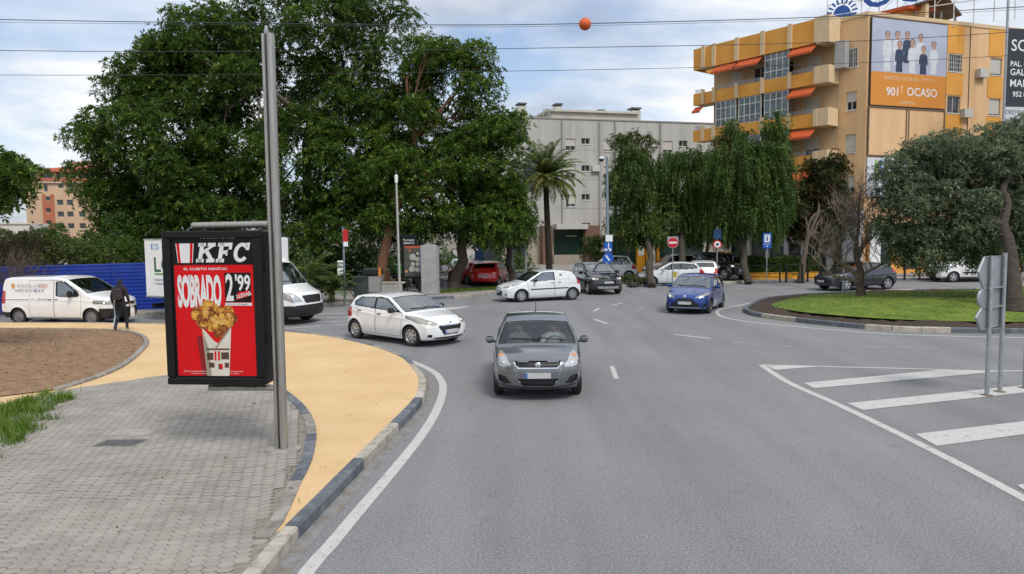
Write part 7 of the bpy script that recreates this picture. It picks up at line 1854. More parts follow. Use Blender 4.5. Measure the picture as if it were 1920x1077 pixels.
# roof sign
RSg0 = P(1550, 31, 56.0); RS = empty('roof_sign', (RSg0.x, RSg0.y, YT)); tag(RS, 'blue rooftop lettering with a rising sun on a steel lattice', 'roof sign')
rs_ = Face(RSg0, (.86, -.51, 0), RSg0); kz = RSg0.z - YT - .35
M_SBLUE = pbr('sign letter blue', (.012, .07, .30), .4, var=.06)
sl = 13.0
mb = MB()
for k in range(12):
    a = k * sl / 11; rs_.box(mb, a - .035, a + .035, -.3, kz + 2.9, -.25, -.18)
for z in (kz, kz + 1.2, kz + 2.6): rs_.box(mb, 0, sl, z - .03, z + .03, -.245, -.19)
for k in range(11):
    a = k * sl / 11; mb.tube([rs_.p(a, kz, -.22), rs_.p(a + sl / 11, kz + 1.2, -.22)], .02, 4)
mb.build('lattice', M_WFR, RS)
MB().rings([[rs_.p(1.05 + .58 * math.cos(t), kz + .42 + .58 * math.sin(t), d_) for t in [math.pi * j / 16 for j in range(17)]] for d_ in (-.15, -.05)]).build('sun_disc', M_SBLUE, RS)
for k in range(9):
    t = math.pi * (k + .5) / 9; c_, s_ = math.cos(t), math.sin(t)
    q = [(.70, -.05), (.70, .05), (1.08, .06), (1.08, -.06)]
    MB().poly([rs_.p(1.05 + r_ * c_ - w_ * 1.2 * s_, kz + .42 + r_ * s_ + w_ * 1.2 * c_, -.06) for r_, w_ in q]).build('sun_ray', M_SBLUE, RS, fix=False)
rs_.b('sun_line', M_SBLUE, RS, 0, 2.05, kz + .16, kz + .36, -.15, -.05)
o = facade_text(rs_, RS, 'OCASO', 2.7, 2.35, kz + .55, -.06, M_SBLUE, .05, 1.0)

# ---- low shop row in front of the grey block
s0, s1 = P(1146, 440, 54.5), P(1372, 440, 57.0)
SR = empty('shop_row', (s0.x, s0.y, .12)); tag(SR, 'low shop row with ochre piers, white band and dark green windows', 'building')
sf_ = Face(s0, s1 - s0, s0); sl_ = (s1 - s0).length
M_OCHS = pbr('strong ochre paint', (.62, .28, .012), .7, var=.1, scale=1.5)
sf_.b('wall', pbr('pale shop render', (.44, .40, .355), .88, var=.1, scale=.8), SR, 0, sl_, 0, 3.75, -1.0, -.02); sf_.b('fascia', MATS['pale shop render'], SR, 0, sl_, 2.75, 3.75, -.02, .35)
for pa, pb, mt, z0_, z1_ in ((1148, 1190, M_PANE_G, .1, 2.7), (1235, 1318, M_PANE_G, .3, 2.7)): sf_.b('shop_glass', mt, SR, sf_.at_px(pa), sf_.at_px(pb), z0_, z1_, -.02, .06)
sf_.b('ochre_pier', M_OCHS, SR, sf_.at_px(1191), sf_.at_px(1206), 0, 2.74, -.02, .3); sf_.b('ochre_pier', M_OCHS, SR, sf_.at_px(1208), sf_.at_px(1222), 0, 2.74, -.02, .28); sf_.b('ochre_pier', M_OCHS, SR, sf_.at_px(1229), sf_.at_px(1234), 0, 2.74, -.02, .3)
sf_.b('ochre_band', M_OCHS, SR, sf_.at_px(1150), sf_.at_px(1236), 2.74, 3.0, .352, .40)
sf_.b('notice', M_SIGNW, SR, sf_.at_px(1194), sf_.at_px(1204), 1.3, 2.1, .3, .32); sf_.b('shop_door', M_SIGNW, SR, sf_.at_px(1222.5), sf_.at_px(1228.5), 0, 2.5, -.02, .1)
sf_.b('red_stripe', M_SIGNR, SR, sf_.at_px(1330), sf_.at_px(1368), 2.6, 2.74, .0, .06)

# ---- tower far left and low white block
tl = P(52, 440, 165); tr_ = P(190, 440, 170)
TW = empty('tower_block', (tl.x, tl.y, 0)); tag(TW, 'distant peach and brick-red tower with a tiled roof behind the trees', 'building')
tf = Face(tl, tr_ - tl, tl); tw_ = (tr_ - tl).length; kt = F_PX / 166.0
tz = lambda y: 3.1 + (448.5 - y) / kt
M_TP = pbr('peach render', (.55, .38, .25), .9, var=.07, scale=.2); M_TR = pbr('brick red render', (.42, .135, .075), .9, var=.08, scale=.3)
ax = lambda px_: tf.at_px(px_)
win_t = []
hl_ = []
for y_ in (345.5, 370, 398, 418, 438): hl_.append((ax(60), ax(65), tz(y_ + 4), tz(y_ - 3)))
for y_ in (373, 395, 418, 439): hl_.append((ax(89), ax(98), tz(y_ + 4), tz(y_ - 4)))
for y_ in (350,): hl_ += [(ax(87), ax(94), tz(360), tz(346)), (ax(114), ax(124), tz(353), tz(346)), (ax(129), ax(140), tz(353), tz(346))]
for y_ in (380, 402, 424): hl_ += [(ax(110), ax(122), tz(y_ + 5), tz(y_ - 5)), (ax(128), ax(140), tz(y_ + 5), tz(y_ - 5)), (ax(150), ax(162), tz(y_ + 5), tz(y_ - 5))]
mb = MB(); wall_open(tf, mb, 0, tw_, 0, tz(341), hl_, .4); mb.quad(tf.p(0, 0, 0), tf.p(0, tz(341), 0), tf.p(0, tz(341), -14), tf.p(0, 0, -14)); mb.build('wall', M_TP, TW, fix=False)
for h in hl_: window(tf, TW, *h, mull=0, reveal=.4, sill=False)
tf.b('red_panel', M_TR, TW, ax(83.5), ax(88.5), 0, tz(365), .02, .3); tf.b('red_panel', M_TR, TW, ax(98.5), ax(105), 0, tz(365), .02, .3)
for y0_, y1_ in ((377.5, 390.5), (399.5, 413.5), (422.5, 434.5)): tf.b('red_panel', M_TR, TW, ax(88.5), ax(98.5), tz(y1_), tz(y0_), .02, .3)
tf.b('red_band', M_TR, TW, -.4, tw_, tz(341), tz(335), -10, .6); tf.b('cream_band', pbr('cream ledge', (.60, .52, .42), .8), TW, -.4, tw_, tz(344), tz(341), -1, .5)
tf.b('attic_glass', M_PANE, TW, .5, tw_, tz(334), tz(325), -9, -1.0)
for px_ in (56.5, 77, 108, 125, 150, 172): tf.b('attic_post', M_TP, TW, ax(px_) - .35, ax(px_) + .35, tz(335), tz(324), -1.2, -.2)
mb = MB(); mb.rings([[tf.p(-1.2, tz(324), .9), tf.p(tw_ + 1, tz(324), .9), tf.p(tw_ + 1, tz(324), -13), tf.p(-1.2, tz(324), -13)], [tf.p(-1.2, tz(322), .9), tf.p(tw_ + 1, tz(322), .9), tf.p(tw_ + 1, tz(322), -13), tf.p(-1.2, tz(322), -13)], [tf.p(ax(112), tz(311), -5), tf.p(tw_, tz(309), -5), tf.p(tw_, tz(309), -9), tf.p(ax(112), tz(311), -9)]]); mb.build('tiled_roof', M_RTILE, TW)
tf.b('roof_block', M_TP, TW, ax(119), tw_ + 1, tz(320), tz(298.5), -12, -6)
wl = P(-60, 440, 140); wr = P(58, 440, 142); WBk = empty('low_white_block', (wl.x, wl.y, 0)); tag(WBk, 'low white building far left below the tower', 'building')
wf = Face(wl, wr - wl, wl); ww = (wr - wl).length; wz = lambda y: 3.1 + (449 - y) / (F_PX / 141)
hl_ = [(a, a + 1.6, wz(441), wz(433)) for a in np.arange(1.0, ww - 2, 2.6)]
mb = MB(); wall_open(wf, mb, 0, ww, 0, wz(419), hl_, .3); mb.quad(wf.p(0, wz(419), 0), wf.p(ww, wz(419), 0), wf.p(ww, wz(419), -8), wf.p(0, wz(419), -8)); mb.quad(wf.p(ww, 0, 0), wf.p(ww, wz(419), 0), wf.p(ww, wz(419), -8), wf.p(ww, 0, -8)); mb.build('wall', pbr('white render far', (.62, .58, .52), .9, var=.06), WBk, fix=False)
for h in hl_: window(wf, WBk, *h, mull=0, reveal=.3, sill=False)
wf.b('coping', MATS['cream ledge'], WBk, -.3, ww + .3, wz(420.5), wz(418.5), -.2, .25)

# billboard back behind the trees, left of the palm
bq = P(955, 440, 46); e = empty('roadside_billboard', (bq.x, bq.y, .12)); tag(e, 'white roadside billboard half hidden by foliage left of the palm', 'billboard')
kb = F_PX / 46.0; zb_ = lambda y: 3.1 + (440 - y) / kb - .12
MB().box((.7, 0, (zb_(308) + zb_(362)) / 2), (2.0, .1, zb_(308) - zb_(362))).build('board', pbr('weathered white sheet', (.52, .54, .56), .6, var=.1), e); MB().box((1.2, -.06, (zb_(315) + zb_(345)) / 2), (.45, .02, 1.0)).build('board_hatch', pbr('blue grey sheet', (.20, .25, .31), .6), e)
for x_ in (0.2, 1.05): MB().box((x_, .12, zb_(310) / 2), (.12, .12, zb_(310))).build('leg', M_GALV, e)
# hedge wall
h0, h1 = P(1392, 440, 45.2), P(1538, 440, 45.6)
hw_ = empty('low_ochre_wall', (h0.x, h0.y, .12)); tag(hw_, 'low ochre wall along the foot of the clipped hedge', 'wall')
hf = Face(h0, h1 - h0, h0); hl2 = (h1 - h0).length
hf.b('wall_body', M_OCHS, hw_, 0, hl2, 0, .38, -.3, 0); hf.b('coping', pbr('ochre coping', (.50, .24, .03), .8), hw_, 0, hl2, .38, .43, -.32, .03)
# ================================================================== trees and plants
def unit(a): return a / np.maximum(np.linalg.norm(a, axis=-1, keepdims=True), 1e-9)
def leaf_quads(pos, dirn, length, width, droop, rs, fold=.25):
    """one folded rhombus per row"""
    n = len(pos); d = unit(dirn); up = np.tile(np.array([0, 0, 1.0]), (n, 1)) + rs.normal(0, .35, (n, 3))
    side = unit(np.cross(d, up)); nor = unit(np.cross(side, d))
    L_ = np.asarray(length).reshape(-1, 1) * np.ones((n, 1)); W_ = np.asarray(width).reshape(-1, 1) * np.ones((n, 1))
    tip = pos + d * L_ - np.array([0, 0, 1.0]) * L_ * droop
    mid = pos + d * L_ * .48 - np.array([0, 0, 1.0]) * L_ * droop * .25
    v = np.stack([pos, mid + side * W_ / 2 + nor * W_ * fold, tip, mid - side * W_ / 2 + nor * W_ * fold], 1).reshape(-1, 3)
    return v, np.arange(4 * n).reshape(n, 4)
def rosettes(pos, axis, k, length, width, droop, rs, spread=(45, 100)):
    n = len(pos); axis = unit(axis)
    ref = unit(rs.normal(0, 1, (n, 3))); a = unit(np.cross(axis, ref)); b = np.cross(axis, a)
    P_, D_, L_, T_ = [], [], [], []
    base_t = np.clip(rs.normal(.45, .2, n), 0, 1)
    for j in range(k):
        ph = 2 * np.pi * (j + rs.rand(n) * .7) / k; th = np.radians(rs.uniform(spread[0], spread[1], n))
        d = axis * np.cos(th)[:, None] + (a * np.cos(ph)[:, None] + b * np.sin(ph)[:, None]) * np.sin(th)[:, None]
        P_.append(pos + d * .02); D_.append(d); L_.append(length * rs.uniform(.65, 1.15, n)); T_.append(np.clip(base_t + rs.normal(0, .1, n), 0, 1))
    L_ = np.concatenate(L_)
    v, f = leaf_quads(np.concatenate(P_), np.concatenate(D_), L_, L_ * (width / length), droop, rs)
    return v, f, np.concatenate(T_)
def ellipsoid_px(px, py, depth, rx, ry, rd=None):
    k = F_PX / depth; c = P(px, py, depth); return (np.array(c), np.array([rx / k, (rd if rd is not None else min(rx, ry) / k * 1.0), ry / k]))
def clumps_in(ells, count, rmin, rmax, rs, sep=.62, low=0.0):
    out = []; vol = np.array([e[1].prod() for e in ells]); pr = vol ** .8; pr /= pr.sum(); tries = 0
    while len(out) < count and tries < count * 60:
        tries += 1
        c, r = ells[rs.choice(len(ells), p=pr)]; d = unit(rs.normal(0, 1, 3)); f = rs.uniform(.25, 1) ** .5
        p = c + d * r * f * .9; R = rs.uniform(rmin, rmax)
        if p[2] < low: continue
        if all(np.linalg.norm(p - q) > sep * (R + S_) for q, S_ in out): out.append((p, R))
    return out
def crown_from(clumps, per_m2, k, length, width, droop, rs, squash=.75, inner=.25, spread=(28, 88), up=.35):
    Pn, Ax, Ts = [], [], []
    for c, R in clumps:
        n = int(per_m2 * 4 * np.pi * R * R * .6)
        d = unit(rs.normal(0, 1, (n, 3)) + np.array([0, 0, up])); f = np.where(rs.rand(n) < inner, rs.uniform(.3, .8, n), rs.uniform(.78, 1.08, n)); f = np.where(rs.rand(n) < .07, rs.uniform(1.08, 1.42, n), f)
        lump = 1 + .18 * np.sin(d[:, 0] * 5 + c[0]) * np.sin(d[:, 2] * 6 + c[1])
        Pn.append(c + d * (R * f * lump)[:, None] * np.array([1, 1, squash])); Ax.append(d + np.array([0, 0, .55]))
    return rosettes(np.concatenate(Pn), np.concatenate(Ax), k, length, width, droop, rs, spread)
def limb(mb, a, b, r0, r1, rs, bend=.25, n=6, sag=0.0, seg=6):
    a, b = np.array(a), np.array(b); d = b - a; l = np.linalg.norm(d); off = rs.normal(0, bend * l * .25, 3)
    pts = []; rr = []
    for i in range(n):
        t = i / (n - 1); p = a + d * t + off * math.sin(math.pi * t) + rs.normal(0, .012 * l, 3) * (0 < i < n - 1); p[2] += sag * math.sin(math.pi * t)
        pts.append(tuple(p)); rr.append(r0 + (r1 - r0) * t)
    mb.tube(pts, rr, seg); return pts
M_BARK = pbr('grey brown bark', (.10, .075, .055), .95, var=.3, scale=6, bump=1.0, bscale=18, stretch=(3, 3, .7))
M_BARKR = pbr('reddish bark', (.16, .075, .045), .95, var=.3, scale=6, bump=1.0, bscale=18, stretch=(3, 3, .7))
M_BARKD = pbr('dark bark', (.060, .048, .038), .95, var=.3, scale=6, bump=1.0, bscale=18)
LF_FIC = leaf_mat('broad glossy leaves', (.030, .068, .013), (.078, .150, .024), (.24, .32, .05), .42, .44, .45)
LF_FIC2 = leaf_mat('sunlit broad leaves', (.032, .074, .013), (.090, .170, .026), (.33, .40, .06), .42, .44, .45)  # yellower, brighter copy of the broad leaves: sunlight put into the colour
LF_PEP = leaf_mat('weeping feathery leaves', (.034, .070, .016), (.088, .155, .034), (.20, .28, .065), .6, .42)
LF_PEP2 = leaf_mat('dull green drooping leaves', (.028, .060, .012), (.072, .130, .024), (.19, .25, .05), .55, .35)
LF_OLV = leaf_mat('olive grey leaves', (.070, .100, .050), (.175, .225, .130), (.37, .42, .28), .5, .38)
LF_PALM = leaf_mat('palm leaflets', (.045, .085, .014), (.12, .19, .032), (.26, .25, .08), .45, .35)
LF_DARK = leaf_mat('dark leaves with orange ones', (.016, .034, .010), (.046, .072, .022), (.30, .12, .03), .5, .3)
LF_BUSH = leaf_mat('olive green bush leaves', (.030, .050, .010), (.085, .120, .025), (.20, .22, .06), .6, .3)
LF_DRY = leaf_mat('dry brown twigs', (.030, .026, .013), (.060, .052, .026), (.11, .095, .05), .9, .1)
def leafy_tree(name, label, base, ells, count, rs, rmin=.8, rmax=1.35, per=36, k=7, ln=.24, wd=.085, bark=None, trunk_r=.32, fork=.35, mat=None, group=None, squash=.8, low=1.8, n_limb=16, parts=None, sep=.55):
    root = empty(name, base); tag(root, label, 'tree', group)
    b = np.array(base)
    cl = clumps_in(ells, count, rmin, rmax, rs, sep=sep, low=low)
    v, f, t = crown_from([(c - b, R) for c, R in cl], per, k, ln, wd, .04, rs, squash)
    link_mesh('crown', np_mesh('crown', v, f, t), mat or LF_FIC, root)
    ctr = np.mean([c for c, R in cl], 0) - b; top = max(c[2] for c, R in cl) - b[2]
    fk = np.array([ctr[0] * .35, ctr[1] * .35, top * fork])
    tb = MB(); limb(tb, (0, 0, -.05), fk, trunk_r * 1.15, trunk_r * .75, rs, .12, 7, seg=10)
    tb.lathe([(trunk_r * 1.7, -.05), (trunk_r * 1.35, .12), (trunk_r * 1.1, .4)], n=12)
    tb.build('trunk', bark or M_BARK, root, smooth=True)
    lb = MB(); order = rs.permutation(len(cl))[:n_limb * 2]
    hubs = []
    for i in range(6):
        c = cl[order[i % len(order)]][0] - b; h = fk + (c - fk) * rs.uniform(.4, .6); hubs.append(h); limb(lb, fk, h, trunk_r * .6, trunk_r * .32, rs, .3, 6, .2, 8)
    for i in order:
        c = cl[i][0] - b; h = min(hubs, key=lambda q: np.linalg.norm(q - c)); e_ = limb(lb, h, c, trunk_r * .30, .03, rs, .35, 6, .15, 6)
        for q in range(3): limb(lb, e_[3 + q % 2], c + rs.normal(0, cl[i][1] * .55, 3), .045, .012, rs, .3, 4, 0, 4)
    lb.build('limbs', bark or M_BARK, root, smooth=True)
    return root
D1 = 41.0
R1 = np.random.RandomState(5)
E = lambda px, py, d, rx, ry, rd=None: ellipsoid_px(px, py, d, rx, ry, rd)
GBL = 'broadleaf trees on the far pavement'
leafy_tree('broadleaf_tree', 'dense dark broadleaf tree rising behind the lorry and the advertising stand', Vector((P(320, 440, 41.5).x, 41.5, .12)), [E(285, 300, 41, 140, 130), E(240, 420, 41, 78, 85), E(360, 430, 40, 140, 85), E(190, 240, 41, 55, 60), E(400, 340, 42, 90, 110), E(255, 170, 42, 75, 65), E(290, 410, 39.2, 120, 75, 1.0), E(330, 110, 42, 60, 60)], 125, np.random.RandomState(2), per=20, ln=.25, wd=.092, k=7, rmin=.7, rmax=1.2, group=GBL, trunk_r=.28, sep=.40)
leafy_tree('broadleaf_tree', 'tallest broadleaf tree with pale branching limbs behind the steel pole', Vector((P(606, 440, 42.5).x, 42.5, .12)), [E(400, 150, 43, 140, 130), E(580, 60, 43, 210, 110), E(540, 330, 42, 180, 140), E(700, 30, 43, 105, 50), E(640, 430, 41, 120, 80), E(340, 80, 43, 70, 70), E(690, 260, 43, 100, 130), E(470, 430, 42, 110, 80), E(500, 190, 44, 130, 90), E(600, 330, 39.6, 115, 90, 1.2), E(600, 430, 39.2, 110, 55, 1.0), E(660, 130, 42, 100, 90), E(740, 160, 42.5, 70, 90)], 212, np.random.RandomState(3), per=18, ln=.25, wd=.092, k=7, rmin=.7, rmax=1.25, group=GBL, trunk_r=.30, fork=.55, sep=.40, n_limb=26)
leafy_tree('broadleaf_tree', 'broadleaf tree with reddish trunk and brighter leaves beside the street kiosk', G(711, 548, .12), [E(835, 190, 40, 80, 105), E(770, 370, 40, 130, 105), E(900, 330, 40, 85, 110), E(870, 100, 40, 40, 50), E(720, 300, 41, 70, 100), E(935, 270, 40, 55, 60), E(900, 200, 40, 45, 70), E(800, 130, 41, 50, 60)], 125, np.random.RandomState(4), per=20, ln=.25, wd=.092, k=7, rmin=.6, rmax=1.05, bark=M_BARKR, group=GBL, trunk_r=.27, sep=.40, mat=LF_FIC2)
leafy_tree('broadleaf_tree', 'lower broadleaf tree with a thick trunk before the red parked cars', G(853, 541, .12), [E(845, 440, 39, 115, 45, 2.2), E(930, 400, 41, 62, 80, 2.0)], 42, np.random.RandomState(6), per=21, ln=.25, wd=.09, k=7, rmin=.6, rmax=1.0, group=GBL, trunk_r=.30, fork=.7, low=3.0, sep=.40, mat=LF_FIC2)
# near tree whose crown hangs in from the left edge
leafy_tree('plane_tree', 'leafy branch of a near tree hanging in at the left edge', Vector((-17.2, 18.5, .15)), [E(-70, 340, 18, 130, 62, 1.2), E(20, 350, 18, 38, 48, .7), E(5, 290, 18, 28, 22, .5)], 34, np.random.RandomState(8), rmin=.30, rmax=.5, per=70, k=6, ln=.17, wd=.075, trunk_r=.16, fork=.8, low=3.2, n_limb=14)
# bushes over the hoarding
def bush(name, label, base, ells, count, rs, mat, per=50, ln=.16, wd=.06, rmin=.4, rmax=.7, group=None, k=6):
    root = empty(name, base); tag(root, label, 'bush', group); b = np.array(base)
    cl = clumps_in(ells, count, rmin, rmax, rs, sep=.45, low=.2)
    v, f, t = crown_from([(c - b, R) for c, R in cl], per, k, ln, wd, .1, rs, .85)
    link_mesh('foliage', np_mesh('foliage', v, f, t), mat, root)
    mb = MB()
    for i in range(min(9, len(cl))): limb(mb, (rs.normal(0, .15), rs.normal(0, .15), 0), cl[i][0] - b, .05, .015, rs, .3, 5)
    mb.build('stems', M_BARKD, root, smooth=True); return root
bush('shrub', 'bare brown shrub above the left end of the blue hoarding', G(30, 585, .12), [E(25, 490, 33, 70, 42, 1.5)], 18, np.random.RandomState(21), LF_DRY, 60, .2, .02, .4, .7)
bush('shrub', 'olive green shrub above the blue hoarding behind the van roof', G(110, 583, .12), [E(115, 490, 34, 55, 45, 1.5), E(170, 500, 34, 40, 35, 1.3)], 20, np.random.RandomState(22), LF_BUSH)
bush('shrub', 'dark shrub behind the blue hoarding beside the lorry', G(215, 582, .12), [E(225, 500, 36, 60, 50, 1.5)], 18, np.random.RandomState(23), LF_FIC)
bush('far_shrub', 'green shrub far behind the left end of the hoarding', P(-20, 440, 56) - Vector((0, 0, 2.98)), [E(x, 468, 56, 60, 30, 1.6) for x in (-60, 0, 60)], 24, np.random.RandomState(81), LF_BUSH, 22, .26, .1, .7, 1.1, 'far shrubs beyond the hoarding')
bush('far_shrub', 'darker green shrub far behind the hoarding below the tower', P(130, 440, 58) - Vector((0, 0, 2.98)), [E(x, 466, 58, 60, 32, 1.6) for x in (110, 170, 240)], 26, np.random.RandomState(82), LF_FIC, 22, .26, .1, .7, 1.1, 'far shrubs beyond the hoarding')
def twiggy(mb, p, d, l, r, depth, rs, up=.12, spread=.55, kids=3, seg=5):
    p = np.array(p); d = unit(np.array(d)); q = p + d * l * rs.uniform(.8, 1.1); m_ = (p + q) / 2 + rs.normal(0, .06 * l, 3)
    mb.tube([tuple(p), tuple(m_), tuple(q)], [r, r * .82, r * .66], seg, cap=False)
    if depth == 0: return
    for k in range(kids):
        nd = unit(d + rs.normal(0, spread, 3) + np.array([0, 0, up])); s = q if k else m_
        twiggy(mb, s, nd, l * rs.uniform(.62, .82), r * .62, depth - 1, rs, up, spread, kids, max(3, seg - 1))
for i, (px_, py_, h) in enumerate(((45, 590, 2.6), (15, 588, 2.4))):
    e = empty('bare_shrub', G(px_, py_, .12)); tag(e, ('taller' if i == 0 else 'shorter') + ' leafless shrub sticking up behind the blue hoarding', 'bush'); mb = MB(); rs = np.random.RandomState(40 + i)
    for k in range(5): twiggy(mb, (0, 0, 0), unit(np.array([rs.normal(0, .35), rs.normal(0, .3), 1])), h * .40, .03, 4, rs, .2, .4, 3, 4)
    mb.build('branches', M_BARK, e, fix=False)
# dark undergrowth row behind the pavement
bush('hedge_row', 'tall dark hedge under the broadleaf trees left of the kiosk', G(560, 551, .12), [E(x, 512, 44, 60, 45, 1.2) for x in (330, 400, 470, 540, 610, 670)], 46, np.random.RandomState(24), LF_FIC, 22, .24, .10, .6, 1.0)
bush('hedge_row', 'dark hedge behind the parked cars under the trees', G(880, 532, .12), [E(x, 500, 57, 45, 26, 1.0) for x in (700, 760, 830, 900, 960)], 34, np.random.RandomState(25), LF_FIC, 18, .22, .08, .6, .9)
# palm-like plants
def frond(pos, az, el, length, rs, n=26, leaf=.42, lw=.045, curl=1.2):
    """arching rachis points with leaflets either side"""
    pts = []; p = np.array(pos, float); e_ = el; st = length / n
    for i in range(n + 1):
        pts.append(p.copy()); e_ -= curl * (i / n) ** 1.1 * 2.2 / n; p = p + st * np.array([math.cos(az) * math.cos(e_), math.sin(az) * math.cos(e_), math.sin(e_)])
    pts = np.array(pts); tan = unit(np.gradient(pts, axis=0)); side = unit(np.cross(tan, np.array([0, 0, 1.0]) + np.zeros_like(tan)))
    P_, D_, L_ = [], [], []
    for s in (1, -1):
        for i in range(2, n + 1):
            f = i / n; L_.append(leaf * math.sin(math.pi * min(1, .18 + f * .82)) ** .7 * rs.uniform(.85, 1.1)); P_.append(pts[i]); D_.append(side[i] * s * .85 + tan[i] * .7 + np.array([0, 0, -.12]) + rs.normal(0, .06, 3))
    return pts, np.array(P_), np.array(D_), np.array(L_)
def palm(name, label, base, trunk_h, trunk_r, nf, flen, rs, els, leaf, lw, lean=(0, 0), mat=None, curl=1.2, cat='palm', nl=26):
    root = empty(name, base); tag(root, label, cat); V, Fq, T = [], [], []; o = 0; rb = MB()
    topp = np.array([lean[0], lean[1], trunk_h])
    for i in range(nf):
        az = 2 * math.pi * (i * .381966) + rs.normal(0, .1); el = math.radians(els[0] + (els[1] - els[0]) * (i / max(1, nf - 1)) + rs.normal(0, 6))
        pts, p_, d_, l_ = frond(topp + np.array([math.cos(az), math.sin(az), 0]) * trunk_r * .6, az, el, flen * rs.uniform(.85, 1.1), rs, nl, leaf, lw, curl * rs.uniform(.8, 1.2))
        v, f = leaf_quads(p_, d_, l_, np.full(len(l_), lw), .18, rs, .1); V.append(v); Fq.append(f + o); o += len(v); T.append(np.full(len(f), np.clip(rs.normal(.75 if el < 0 else .42, .18), 0, 1)))
        rb.tube([tuple(q) for q in pts[::3]], [.022 - .016 * j / len(pts[::3]) for j in range(len(pts[::3]))], 4, cap=False)
    link_mesh('crown', np_mesh('crown', np.concatenate(V), np.concatenate(Fq), np.concatenate(T)), mat or LF_PALM, root); rb.build('frond_ribs', pbr('frond rib', (.13, .13, .04), .6), root, fix=False)
    if trunk_h > .4:
        rings = []; n_ = int(trunk_h / .12)
        for i in range(n_ + 1):
            f = i / n_; r = trunk_r * (1.15 - .25 * f + (.35 * max(0, f - .9) * 10 * .3)) * (1.06 if i % 2 else .94)
            rings.append([(lean[0] * f + r * math.cos(a), lean[1] * f + r * math.sin(a), trunk_h * f) for a in [2 * math.pi * k / 12 for k in range(12)]])
        MB().rings(rings).build('trunk', pbr('rough palm trunk', (.035, .026, .02), .95, var=.4, scale=8, bump=1.0, bscale=12), root, smooth=True)
    return root
pb = G(1031, 526, .12); pk = F_PX / pb.y
palm('date_palm', 'date palm with a rough dark trunk before the grey apartment block', pb, 3.1 + (439 - 330) / pk - .12, .19, 84, 2.6, np.random.RandomState(31), (84, -34), .52, .075, (-.25, 0), curl=1.05)
palm('dwarf_palm', 'drooping dwarf palm on the pavement right of the steel pole', G(580, 569, .12), .9, .16, 30, 2.0, np.random.RandomState(32), (80, 5), .5, .055, curl=1.5, mat=LF_PEP, nl=20)
palm('dwarf_palm', 'smaller drooping palm between the pole and the stop flag', G(622, 567, .12), .5, .14, 24, 1.5, np.random.RandomState(33), (80, 10), .4, .05, curl=1.5, mat=LF_FIC, nl=18)
# weeping trees
def weeping(name, label, base, ells, nh, per, rs, mat, trunk_top, group, lmin=.35, lmax=1.25, dens=.115, leaf=.23, lw=.072, trunk_r=.20, zlow=2.3):
    """drooping sprays falling from many small branch ends spread through the crown"""
    root = empty(name, base); tag(root, label, 'tree', group); b = np.array(base)
    hubs = np.array([c for c, R in clumps_in(ells, nh, .42, .62, rs, sep=.28, low=zlow)]); ctr = hubs.mean(0)
    V, Dn, Ln, Tn = [], [], [], []
    for h in hubs:
        ht = np.clip(rs.normal(.45, .16), 0, 1)
        for s in range(per):
            p = h + rs.normal(0, .26, 3) * np.array([1, 1, .6]); o_ = p - ctr; o_[2] = 0; out = unit(o_ + rs.normal(0, .5, 3) * np.array([1, 1, 0])) * rs.uniform(.15, .45)
            L_ = min(rs.uniform(lmin, lmax), max(.3, p[2] - zlow + rs.uniform(-.2, .6))); n = max(3, int(L_ / dens)); t = np.arange(n) / n
            q = p[None] + out[None] * (1 - np.exp(-2.5 * t))[:, None] - np.array([0, 0, 1])[None] * (L_ * t ** 1.4 - .12 * np.sin(np.pi * np.minimum(1, t * 2)))[:, None]
            for sg in (1, -1):
                a = rs.uniform(0, 2 * math.pi); sd_ = np.array([math.cos(a), math.sin(a), 0]) * sg
                V.append(q); Dn.append(sd_[None] * .9 + np.array([0, 0, -.7])[None] + rs.normal(0, .25, (n, 3))); Ln.append(np.full(n, rs.uniform(.75, 1.1))); Tn.append(np.full(n, np.clip(ht + rs.normal(0, .14), 0, 1)))
    V = np.concatenate(V); Dn = np.concatenate(Dn); Ln = np.concatenate(Ln) * leaf
    v, f = leaf_quads(V - b, Dn, Ln, Ln * (lw / leaf), .15, rs)
    link_mesh('crown', np_mesh('crown', v, f, np.concatenate(Tn)), mat, root)
    mb = MB(); tt = np.array(trunk_top) - b; limb(mb, (0, 0, -.05), tt, trunk_r * 1.2, trunk_r * .7, rs, .12, 7, 0, 10); mb.build('trunk', M_BARKD, root, smooth=True)
    lb = MB()
    for h in hubs[:20]: limb(lb, tt, h - b, trunk_r * .4, .03, rs, .3, 6, .25, 6)
    lb.build('limbs', M_BARKD, root, smooth=True)
    return root
GW = 'weeping trees along the far pavement'
weeping('weeping_tree', 'weeping tree just right of the blue-signed lamp post', G(1222, 536, .12), [E(1185, 335, 45, 50, 74, 1.6), E(1183, 410, 45, 54, 54, 1.6), E(1210, 440, 45, 38, 28, 1.2)], 105, 18, np.random.RandomState(51), LF_PEP2, P(1205, 420, 45), GW, lmax=.9)
weeping('weeping_tree', 'weeping tree above the no-entry sign', G(1285, 531, .12), [E(1275, 335, 46.5, 58, 70, 1.7), E(1268, 410, 46.5, 66, 54, 1.7)], 130, 19, np.random.RandomState(52), LF_PEP, P(1280, 420, 46.5), GW)
weeping('weeping_tree', 'tallest weeping tree with a leaning trunk before the ochre block', G(1404, 530, .12), [E(1372, 310, 44.5, 52, 98, 1.7), E(1450, 300, 45, 37, 95, 1.4), E(1360, 400, 44.5, 50, 54, 1.4), E(1425, 400, 44.5, 60, 54, 1.6), E(1415, 330, 45, 35, 80, 1.2)], 190, 20, np.random.RandomState(53), LF_PEP, P(1382, 410, 44.5), GW, lmin=.4, lmax=1.5)
weeping('weeping_tree', 'small weeping tree left of the palm trunk', G(960, 536, .12), [E(962, 410, 44, 36, 55, 1.3)], 44, 15, np.random.RandomState(54), LF_PEP2, P(960, 430, 44), GW, trunk_r=.18)
